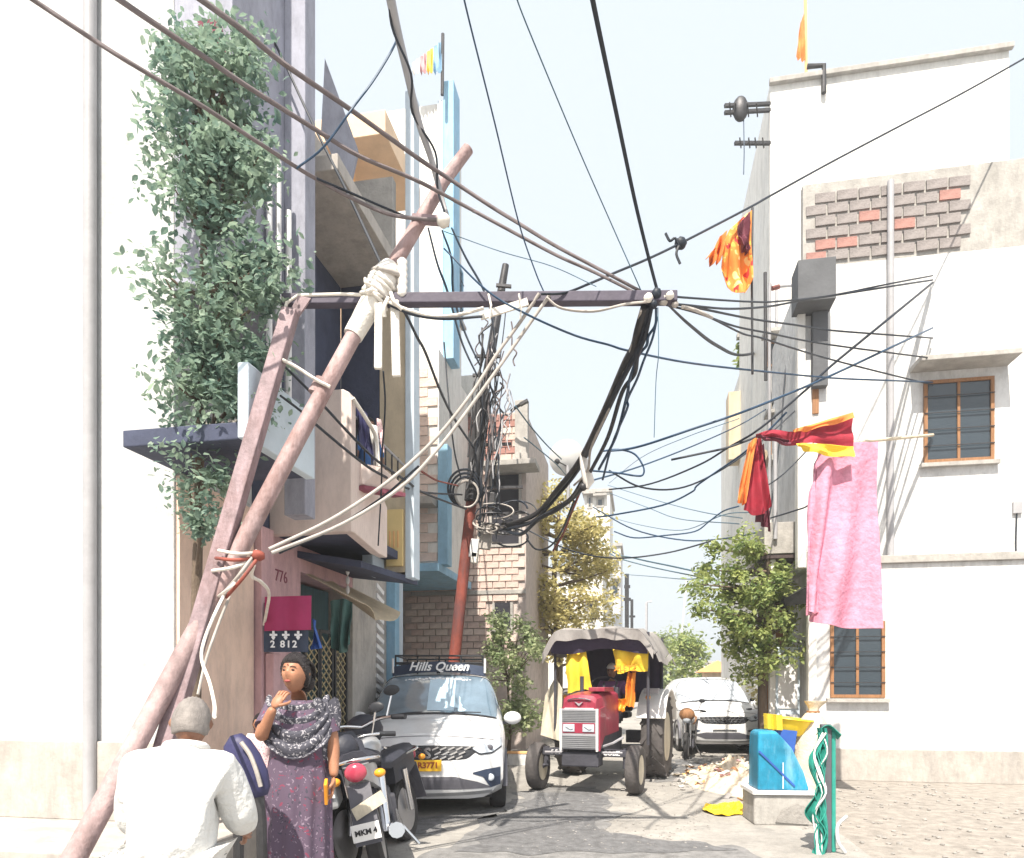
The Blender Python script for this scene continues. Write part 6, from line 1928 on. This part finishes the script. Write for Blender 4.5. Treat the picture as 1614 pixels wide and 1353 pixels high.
rag([(1192, 686), (1205, 688), (1225, 690), (1245, 694)], [(1196, 690), (1208, 694), (1228, 698), (1246, 702)], 8.42, seed=2, nu=12, nv=4, wave=.02).build('shadow_fold', 'deep_maroon', rd_, True, smooth=70)
rag([(1250, 678), (1285, 668), (1345, 650)], [(1252, 683), (1287, 676), (1345, 660)], 8.44, seed=8, nu=16, nv=3, wave=.03).build('hem', 'saffron', rd_, True, smooth=70)
rag([(1255, 700), (1290, 700), (1345, 704)], [(1258, 705), (1285, 715), (1345, 722)], 8.44, seed=9, nu=16, nv=4, wave=.03).build('hem', 'yellow_cloth', rd_, True, smooth=70)
# multicoloured flag on the blue-cornered house
mf = thing('flag', 'faded striped flag on a thin mast above the sky blue pillars', 'flag', P(697, 120, 14.2))
MB().tube([P(697, 150, 14.2), P(698, 54, 14.2)], .035, 8).build('mast', 'iron', mf, True)
for k, (x0, x1, m) in enumerate(((650, 662, 'flag_white'), (662, 673, 'pink_wall'), (673, 683, 'flag_yellow'), (683, 697, 'flag_blue'))):
    rag([(x0, 100 - (x0 - 650) * .75), (x1, 100 - (x1 - 650) * .75)], [(x0, 116 - (x0 - 650) * .03), (x1, 116 - (x1 - 650) * .03)], 14.2, seed=3, nu=5, nv=6, wave=.05, bulge=.05).build('stripe', m, mf, True, smooth=70)
# orange pennant on the white tower
of = thing('flag', 'small orange pennant on a thin mast on top of the white tower', 'flag', P(1271, 135, 14.4))
MB().tube([P(1271, 140, 14.4), P(1269, -30, 14.4)], .03, 8).build('mast', 'orange_paint', of, True)
rag([(1268, 20), (1262, 36)], [(1268, 96), (1254, 92)], 14.4, seed=3, nu=6, nv=8, wave=.04).build('cloth', 'saffron', of, True, smooth=70)
# aerials
ae = thing('television_aerial', 'dark double boomed aerial jutting from the white tower', 'aerial', P(1213, 175, 14.3))
for y0, y1 in ((167, 164), (178, 174)):
    MB().bar(P(1142, y0, 14.2), P(1214, y1, 14.3), .06).build('boom', 'iron', ae, True)
MB().ball(P(1167, 172, 14.2), (.16, .1, .26), 10, 8).build('amplifier', 'iron', ae, True, smooth=60)
for x in (1150, 1159, 1178, 1192):
    MB().bar(P(x, 162, 14.0), P(x + 2, 184, 14.4), .025).build('element', 'iron', ae, True)
MB().tube([P(1172, 185, 14.2), P(1173, 240, 14.2), P(1172, 275, 14.2)], .012, 5).build('lead', 'blue_cable', ae, True)
ae2 = thing('television_aerial', 'single boom aerial below the double one on the white tower', 'aerial', P(1213, 226, 14.3))
MB().bar(P(1158, 226, 14.2), P(1214, 226, 14.3), .06).build('boom', 'iron', ae2, True)
for x in (1166, 1180, 1190, 1202):
    MB().bar(P(x, 218, 14.0), P(x + 2, 233, 14.4), .025).build('element', 'iron', ae2, True)
# masts in front of the pierced parapet
thin_pole('dark vertical rod standing in front of the pierced parapet', [P(1207, 600, 12.5), P(1206, 430, 12.5)], .03, 'iron', name='rod', cat='rod')
bk = thing('wall_bracket', 'bent pipe bracket with a rusty elbow on the white tower', 'bracket', P(1214, 500, 13.2))
MB().tube(crom([P(1213, 820, 13.4), P(1213, 480, 13.2), P(1216, 456, 13.2), P(1228, 452, 13.2), P(1250, 450, 13.2)], 5), .03, 8).build('pipe', 'grey_pipe', bk, True, smooth=50)
MB().tube([P(1217, 455, 13.15), P(1228, 452, 13.15)], .045, 8).build('elbow', 'rust_red', bk, True, smooth=50)
for k in range(2):
    MB().bar(P(1165 + k * 6, 530 + k * 22, 19.2), P(1212, 528 + k * 22, 19.2), .06).build('rail', 'iron', bk, True) if False else None
pt = P(1180, 575, 19.0)
cl = [(P(1178 + random.Random(k).uniform(-8, 10), 560 + random.Random(k + 50).uniform(-20, 14), 19.0), .22) for k in range(5)]
tree('small potted green plant on the pierced parapet of the far white house', (pt.x, pt.y, pt.z), [pt, P(1180, 560, 19.0), P(1179, 548, 19.0)], .03, cl, 60, .16, 'leaf_green', name='roof_plant', seed=77, cat='plant')
# dish and lamp on the brick house
ds_ = thing('satellite_dish', 'pale round dish beside the cable bundle above the yellow tree', 'dish', P(895, 735, 17))
M = frame(P(893, 722, 17), RGT + V((0, 0, .2)), V((0, 0, 1)) - FWD * .4)
MB().lathe([(.001, .10), (.15, .09), (.3, .05), (.42, 0), (.43, .01), (.3, .065), (.15, .105), (.001, .115)], 24, M).build('bowl', 'plate_white', ds_, True, smooth=60)
MB().tube([P(893, 722, 17), P(896, 760, 17), P(895, 800, 17)], .04, 8).build('stem', 'grey_pipe', ds_, True)
MB().tube([P(893, 735, 17), P(880, 728, 16.6)], .015, 6).build('arm', 'iron', ds_, True)
MB().ball(P(878, 728, 16.55), .07, 8, 6).build('receiver', 'iron', ds_, True)
sl_ = thing('street_lamp', 'small black lamp head on a bracket above the brick column', 'lamp', P(812, 645, 15.6))
MB().tube([P(806, 648, 15.7), P(812, 643, 15.6), P(822, 637, 15.5)], .035, 8).build('arm', 'iron', sl_, True)
MB().obox(P(826, 635, 15.45), (.2, .1, .06), Matrix.Rotation(R(-25), 3, 'Y')).build('head', 'iron', sl_, True)
isl = thing('insulator', 'white insulator cap at the knee of the hanging bundle', 'insulator', P(926, 765, 8.4))
MB().tube([P(918, 715, 8.4), P(922, 735, 8.4), P(928, 760, 8.4), P(924, 770, 8.4)], [.04, .06, .07, .03], 10).build('body', 'porcelain', isl, True, smooth=60)
MB().ball(P(919, 768, 8.4), .05, 8, 6).build('cap', 'iron', isl, True, smooth=60)

# ------------------------------------------------------------------ doorway clutter on the left
mbx = thing('meter_box', 'grey electricity meter box on the pink pilaster', 'meter box', (-3.48, 6.12, 1.9))
MB().box((-3.5, 6.05, 1.82), (-3.36, 6.2, 2.28)).build('case', 'grey_plastic', mbx, True, bevel=.01)
MB().box((-3.49, 6.06, 1.35), (-3.4, 6.19, 1.80)).build('lower_case', 'pink_wall', mbx, True, bevel=.01)
MB().box((-3.47, 6.03, 2.0), (-3.40, 6.049, 2.2)).build('window', 'glass', mbx, True)
ms = thing('cloth_sign', 'crimson cloth over a dark blue banner lettered in white, hung at the doorway', 'banner', P(455, 1025, 6.15))
def flatrag(x0, x1, y0, y1, t, sl, seed, nu=14, nv=6, w_=.015):
    def fn(u, v):
        x, y = lerp(x0, x1, u), lerp(y0, y1, v) + sl * (u - .5)
        return P(x + sl * v * .4, y, t + w_ * math.sin(u * 12 + seed) + .02 * v)
    return MB().sheet(fn, nu, nv, .006)
dk = flatrag(416, 486, 985, 1028, 6.18, 0, 1).build('banner', 'navy_board', ms, True, smooth=60)
flatrag(418, 491, 940, 994, 6.13, -2, 2).build('cover', 'magenta_sheet', ms, True, smooth=60)
bc = FWD
for k in range(3):
    c = P(431 + k * 19.5, 1001, 6.14)
    cr = MB()
    cr.bar(c - RGT * .032, c + RGT * .032, .012, .018)
    cr.bar(c - V((0, 0, .038)), c + V((0, 0, .034)), .018, .012, up=FWD)
    cr.prism([c - V((0, 0, .045)), c + RGT * .018 - V((0, 0, .02)), c + V((0, 0, 0)), c - RGT * .018 - V((0, 0, .02))], FWD * -.008)
    cr.build('white_mark', 'ink_white', dk, True)
text_mb('2 812', .085, frame(P(447, 1016, 6.135), RGT, (0, 0, 1)), .002, bold=.002, space=1.25).build('lettering', 'ink_white', dk, True)
tag(rag([(492, 975), (497, 978)], [(508, 1022), (490, 1024)], 6.4, seed=1, nu=6, nv=8, wave=.03).build('blue_cloth', 'deep_blue', smooth=70), 'bright blue cloth hanging beside the lettered banner', 'cloth')
tag(rag([(521, 948), (540, 944), (556, 950)], [(524, 1022), (540, 1030), (553, 1016)], 7.5, seed=3, nu=18, nv=12, wave=.06).build('door_cloth', 'umbrella_green', smooth=70), 'dark green cloth hanging in the doorway beside the latticed gate', 'cloth')
# white string of charms down the door post
ch = thing('door_charm', 'string of small white charms down the grey door post', 'charm string', P(552, 990, 8.2))
for k, y in enumerate((900, 915, 930, 945, 955, 962, 975)):
    MB().ball(P(548, y, 8.1), (.025, .025, .05), 8, 6).build('bead', 'ink_white', ch, True, smooth=60)
MB().tube([P(548, 890, 8.12), P(548, 985, 8.12)], .008, 5).build('string', 'white_rope', ch, True)
# washing on the balcony
for k, (lb, a, b_, m, t) in enumerate((
        ('white cloth draped over the balcony rail', [(582, 668), (594, 672)], [(588, 740), (600, 762)], 'flag_white', 7.1),
        ('dark blue trousers hanging on the balcony rail', [(562, 640), (578, 652)], [(566, 700), (590, 728)], 'navy_cover', 6.95),
        ('pale pink cloth hanging on the balcony beside the person in blue', [(594, 660), (601, 662)], [(600, 700), (606, 715)], 'pink_print', 7.2))):
    tag(rag(a, b_, t, seed=k, nu=8, nv=10, wave=.03).build('washing', m, smooth=70), lb, 'laundry', 'washing on the balcony')
wire('white slanting strip along the balcony rail top', [(556, 628, 6.7), (580, 665, 6.9), (592, 690, 7.05), (598, 745, 7.1)], .02, 'white_rope', name='strip', cat='strip')
# navy cover slumped over the plinth edge
nv_ = thing('padded_seat', 'dark navy padded seat with a pale seam, leaning behind the white shirted person', 'seat', P(385, 1240, 3.9))
rings = []
for (x, y, w_, h) in ((372, 1158, .03, .03), (374, 1172, .075, .05), (382, 1195, .10, .06), (394, 1222, .10, .06), (404, 1245, .08, .05), (408, 1256, .05, .03)):
    c = P(x, y, 3.9)
    rings.append([c + RGT * (w_ * math.cos(a)) + FWD * (h * math.sin(a)) + V((0, 0, .25 * w_ * math.cos(a))) for a in [i * 2 * math.pi / 16 for i in range(16)]])
MB().loft(rings).build('cushion', 'navy_cover', nv_, True, smooth=70)
MB().tube(crom([P(380, 1170, 3.82), P(394, 1190, 3.82), (P(404, 1215, 3.82)), P(411, 1240, 3.83)], 5), .012, 6).build('seam', 'grey_cable', nv_, True)
MB().tube([P(408, 1252, 3.9), P(412, 1300, 3.9), P(415, 1490, 3.9)], .03, 8).build('leg', 'iron', nv_, True)
MB().tube([P(376, 1240, 4.0), P(376, 1490, 4.0)], .03, 8).build('leg', 'iron', nv_, True)
# ------------------------------------------------------------------ stall and heap on the right
cb = G(1240, 1302)
kb = thing('concrete_block', 'grey concrete block with white capping under the turquoise crate', 'concrete block', (cb.x, cb.y, 0))
kb.rotation_euler = (0, 0, R(6))
MB().box((-.34, 0, .0), (.30, .5, .33)).build('block', 'concrete', kb, bevel=.02)
MB().box((-.36, -.03, .33), (.31, .52, .375)).build('cap', 'white_pipe', kb, bevel=.008)
MB().prism([(-.12, -.004, .04), (.22, -.004, .02), (.25, -.004, .18), (.1, -.004, .24), (-.05, -.004, .16)], (0, -.012, 0)).build('plaster_patch', 'stone', kb)
tb = thing('crate', 'turquoise plastic wrapped crate standing on the concrete block', 'crate', tuple(base_matrix(kb) @ V((-.02, .2, .375))))
tb.rotation_euler = (0, 0, R(6))
rings = []
for z, xl, xr, d in ((0, -.28, .26, .2), (.2, -.275, .20, .2), (.45, -.275, .08, .19), (.60, -.27, -.05, .17), (.635, -.24, -.08, .14)):
    rings.append([(xl, -d, z), (xr, -d, z), (xr, d, z), (xl, d, z)])
MB().loft(rings).build('wrapping', 'turquoise', tb, bevel=.02)
MB().bar((-.27, -.205, .42), (.1, -.208, .05), .02, .01, up=(0, 1, 0)).build('crease', 'deep_blue', tb)
MB().bar((-.02, -.208, .30), (-.02, -.206, .02), .012, .008, up=(0, 1, 0)).build('crease', 'pale_blue', tb)
MB().prism([(-.02, .02, .64), (.20, .02, .62), (.14, .02, .2)], (0, .1, 0)).build('side_flap', 'deep_blue', tb)
ty = thing('tub', 'bright yellow plastic basin sitting on the turquoise crate', 'basin', P(1238, 1152, 7.9))
M = Matrix.Translation(P(1240, 1158, 7.9)) @ Matrix.Rotation(R(6), 4, 'Y')
MB().lathe([(.001, 0), (.17, 0), (.20, .03), (.25, .17), (.275, .18), (.265, .195), (.24, .18), (.19, .04), (.001, .02)], 28, M).build('bowl', 'tub_yellow', ty, True, smooth=40)
flatrag(1204, 1232, 1126, 1150, 7.6, 3, 2, w_=.04).build('draped_cloth', 'yellow_cloth', ty, True, smooth=60)
sk = thing('sack', 'bulging beige sack standing behind the green netted post', 'sack', G(1278, 1290))
c_ = G(1278, 1290)
spec = dense([(0, 0, .0, .18, .15, .2), (0, 0, .2, .24, .2, .4), (0, 0, .6, .25, .21, .5), (0, 0, .95, .20, .17, .6), (.02, 0, 1.15, .10, .09, 1), (.03, 0, 1.22, .05, .05, 1), (.05, 0, 1.32, .12, .09, 1)], 4)
rg = [[p + V((c_.x, c_.y, 0)) for p in r] for r in oval_rings(spec, 28, .07, 3, 7)]
MB().loft(rg).build('bag', 'sack', sk, True, smooth=70)
MB().tube([V((c_.x + .06 * math.cos(i * .6) + .025, c_.y + .06 * math.sin(i * .6), 1.2)) for i in range(12)], .012, 6).build('tie', 'brown_wood', sk, True)
gp_ = G(1300, 1345)
gn = thing('netted_post', 'green netting wound round a post at the bottom right', 'post', (gp_.x, gp_.y, 0))
MB().box((gp_.x - .03, gp_.y, 0), (gp_.x + .06, gp_.y + .07, 1.15)).build('post', 'grey_plastic', gn, True, bevel=.01)
MB().box((gp_.x + .06, gp_.y + .01, 0), (gp_.x + .10, gp_.y + .06, 1.1)).build('pipe', 'green_paint', gn, True, bevel=.02)
rg2 = random.Random(9)
def netf(u, v):
    z = lerp(1.12, 0.0, v)
    edge = .035 * math.sin(v * 17) + .05 * nz((v * 5, 1, 2)) - .05 * math.sin(v * 3.1)
    x = gp_.x - .075 + edge * (1 - u) + u * (.075 + .02 * math.sin(v * 9))
    return (x, gp_.y - .035 + .03 * math.sin(u * 12 + v * 9) + .02 * nz((u * 6, v * 12, 3)), z)
MB().sheet(netf, 18, 50, .006).build('netting', 'green_net', gn, True, smooth=50)
MB().sheet(lambda u, v: (gp_.x - .06 + u * .19, gp_.y - .05 + .12 * v, 1.10 + .05 * math.sin(u * 4) - .05 * v), 12, 5, .006).build('netting', 'green_net', gn, True, smooth=50)
for k in range(6):
    pts = [V((gp_.x - .08 + rg2.uniform(-.03, .08), gp_.y - .07 + rg2.uniform(-.02, .02), z)) for z in (0, .2, .38, .55, .72, .9, 1.08)]
    MB().tube(crom(pts, 4), rg2.uniform(.005, .010), 6).build('net_strand', ('white_pipe', 'green_paint')[k % 2], gn, True, smooth=60)
MB().tube(crom([V((gp_.x + .16, gp_.y - .03, 0.02)), V((gp_.x + .10, gp_.y - .04, .12)), V((gp_.x + .10, gp_.y - .04, .26)), V((gp_.x + .18, gp_.y - .02, .34))], 5), .016, 6).build('hose', 'white_pipe', gn, True, smooth=60)
# heap of pale rubbish by the wall
hc0 = G(1160, 1232)
def hf(a, r):
    rr = r * (1 + .35 * nz((math.cos(a) * 1.5, math.sin(a) * 1.5, 1)))
    x, y = hc0.x + math.cos(a) * .72 * rr, hc0.y + math.sin(a) * 1.7 * rr
    e = max(0, 1 - r) ** .8
    return V((x, y, .004 + .002 * r + e * .30 * (1 + .6 * nz((x * 5, y * 5, 2)) + .4 * nz((x * 13, y * 13, 5)))))
hp = MB()
hp.sheet(lambda u, v: hf(u * 2 * math.pi, v), 60, 22)
struct(hp, 'rubbish_heap', 'rubbish', smooth=30, kind='stuff')
rl = random.Random(17)
for m in ('plate_white', 'sack', 'brown_wood', 'flag_white', 'orange_paint', 'pink_wall', 'canopy_cloth'):
    mb = MB()
    for k in range(16):
        a, r = rl.uniform(0, 6.28), rl.uniform(.05, 1.35) ** .8
        x, y, z = hf(a, min(r, 1.25))
        z = max(z, .01)
        M = Matrix.Rotation(rl.uniform(0, 6), 3, 'Z') @ Matrix.Rotation(rl.uniform(-.5, .5), 3, 'X') @ Matrix.Rotation(rl.uniform(-.4, .4), 3, 'Y')
        s0, s1 = rl.uniform(.05, .17), rl.uniform(.03, .1)
        mb.sheet(lambda u, v: V((x, y, z + .025)) + M @ V(((u - .5) * s0, (v - .5) * s1, .02 * math.sin(u * 5 + k))), 4, 3, .004)
    struct(mb, 'litter', m, kind='stuff')
yc_ = thing('yellow_sheet', 'crumpled yellow plastic sheet on the ground below the rubbish heap', 'plastic sheet', G(1148, 1285))
yc0 = G(1148, 1279)
def yfn(u, v):
    a = u * 2 * math.pi
    rr = v * (1 + .45 * nz((math.cos(a) * 1.3, math.sin(a) * 1.3, 4)))
    x, y = yc0.x + math.cos(a) * .30 * rr, yc0.y + math.sin(a) * .42 * rr
    return (x, y, .012 + (1 - v * .7) * (.16 * abs(nz((x * 5, y * 4, 1))) + .09 * abs(nz((x * 13, y * 11, 6)))))
MB().sheet(yfn, 48, 16, .003).build('sheet', 'tub_yellow', yc_, True, smooth=25)
bb = thing('board', 'brown painted board lying in the rubble beside the tractor wheel', 'board', G(1135, 1222))
p = G(1136, 1220)
MB().obox(p + V((0, 0, .05)), (.34, .26, .05), Matrix.Rotation(R(12), 3, 'Z')).build('plank', 'brick_red', bb, True, bevel=.008)
MB().obox(p + V((.05, .02, .10)), (.2, .1, .05), Matrix.Rotation(R(30), 3, 'Z')).build('offcut', 'orange_paint', bb, True, bevel=.008)
# pink quilt on a bamboo pole
pq = thing('quilt', 'pink knobbly quilt hung out at the right beyond the netted post', 'quilt', P(1320, 985, 8.6))
rag([(1292, 702), (1330, 700), (1385, 696)], [(1272, 965), (1296, 985), (1385, 992)], 8.6, seed=2, nu=44, nv=40, wave=.085, thick=.02).build('cover', 'pink_quilt', pq, True, smooth=70)
rag([(1290, 712), (1283, 750), (1274, 800)], [(1293, 960), (1284, 968), (1272, 970)], 8.6, seed=5, nu=8, nv=20, wave=.03, thick=.03).build('edge_fold', 'pink_quilt', pq, True, smooth=70)
bp = thing('bamboo_pole', 'bamboo pole carrying the pink quilt', 'pole', P(1390, 696, 9.5))
MB().tube([P(1282, 706, 8.62), P(1340, 698, 8.9), P(1470, 686, 10.98)], .025, 8).build('shaft', 'sack', bp, True, smooth=50)
# kiosk at the end of the street
ks = thing('kiosk', 'small ochre kiosk with a pointed roof behind the pale car', 'kiosk', P(1133, 1080, 30))
c = P(1131, 1080, 30)
MB().box((c.x - .55, c.y, 0), (c.x + .55, c.y + 1.2, 2.05)).build('body', 'beige_panel', ks, True)
MB().box((c.x - .45, c.y - .05, 1.0), (c.x + .2, c.y - .002, 1.85)).build('hatch', 'white_wall', ks, True)
MB().prism([(c.x - .85, c.y - .2, 2.05), (c.x + .85, c.y - .2, 2.05), (c.x, c.y - .2, 2.55)], (0, 1.6, 0)).build('roof', 'orange_paint', ks, True)
# low orange kerb wall beyond the car
kw = thing('low_wall', 'low whitewashed wall with an orange top between the car and the tractor', 'wall', G(815, 1210))
a = P(800, 1080, 13.0); b_ = P(850, 1080, 13.4)
MB().box((a.x, a.y, 0), (b_.x, a.y + .15, .22)).build('wall', 'limewash', kw, True, bevel=.01)
MB().box((a.x - .01, a.y - .01, .22), (b_.x + .01, a.y + .16, .26)).build('coping', 'orange_paint', kw, True, bevel=.008)

# ------------------------------------------------------------------ added haze volume, whitens the distance in place of overexposure
hzb = MB().box((-95, -35, -1), (95, 175, 17.5)).build('haze', None)
hzb['kind'] = 'stuff'
hm = bpy.data.materials.new('haze_air')
hm.use_nodes = True
ht = hm.node_tree
ht.nodes.remove(ht.nodes['Principled BSDF'])
pv = ht.nodes.new('ShaderNodeVolumePrincipled')
pv.inputs['Color'].default_value = (0.95, 0.97, 1, 1)
pv.inputs['Density'].default_value = 0.0028
pv.inputs['Anisotropy'].default_value = 0.2
ht.links.new(pv.outputs[0], ht.nodes['Material Output'].inputs['Volume'])
hzb.data.materials.append(hm)
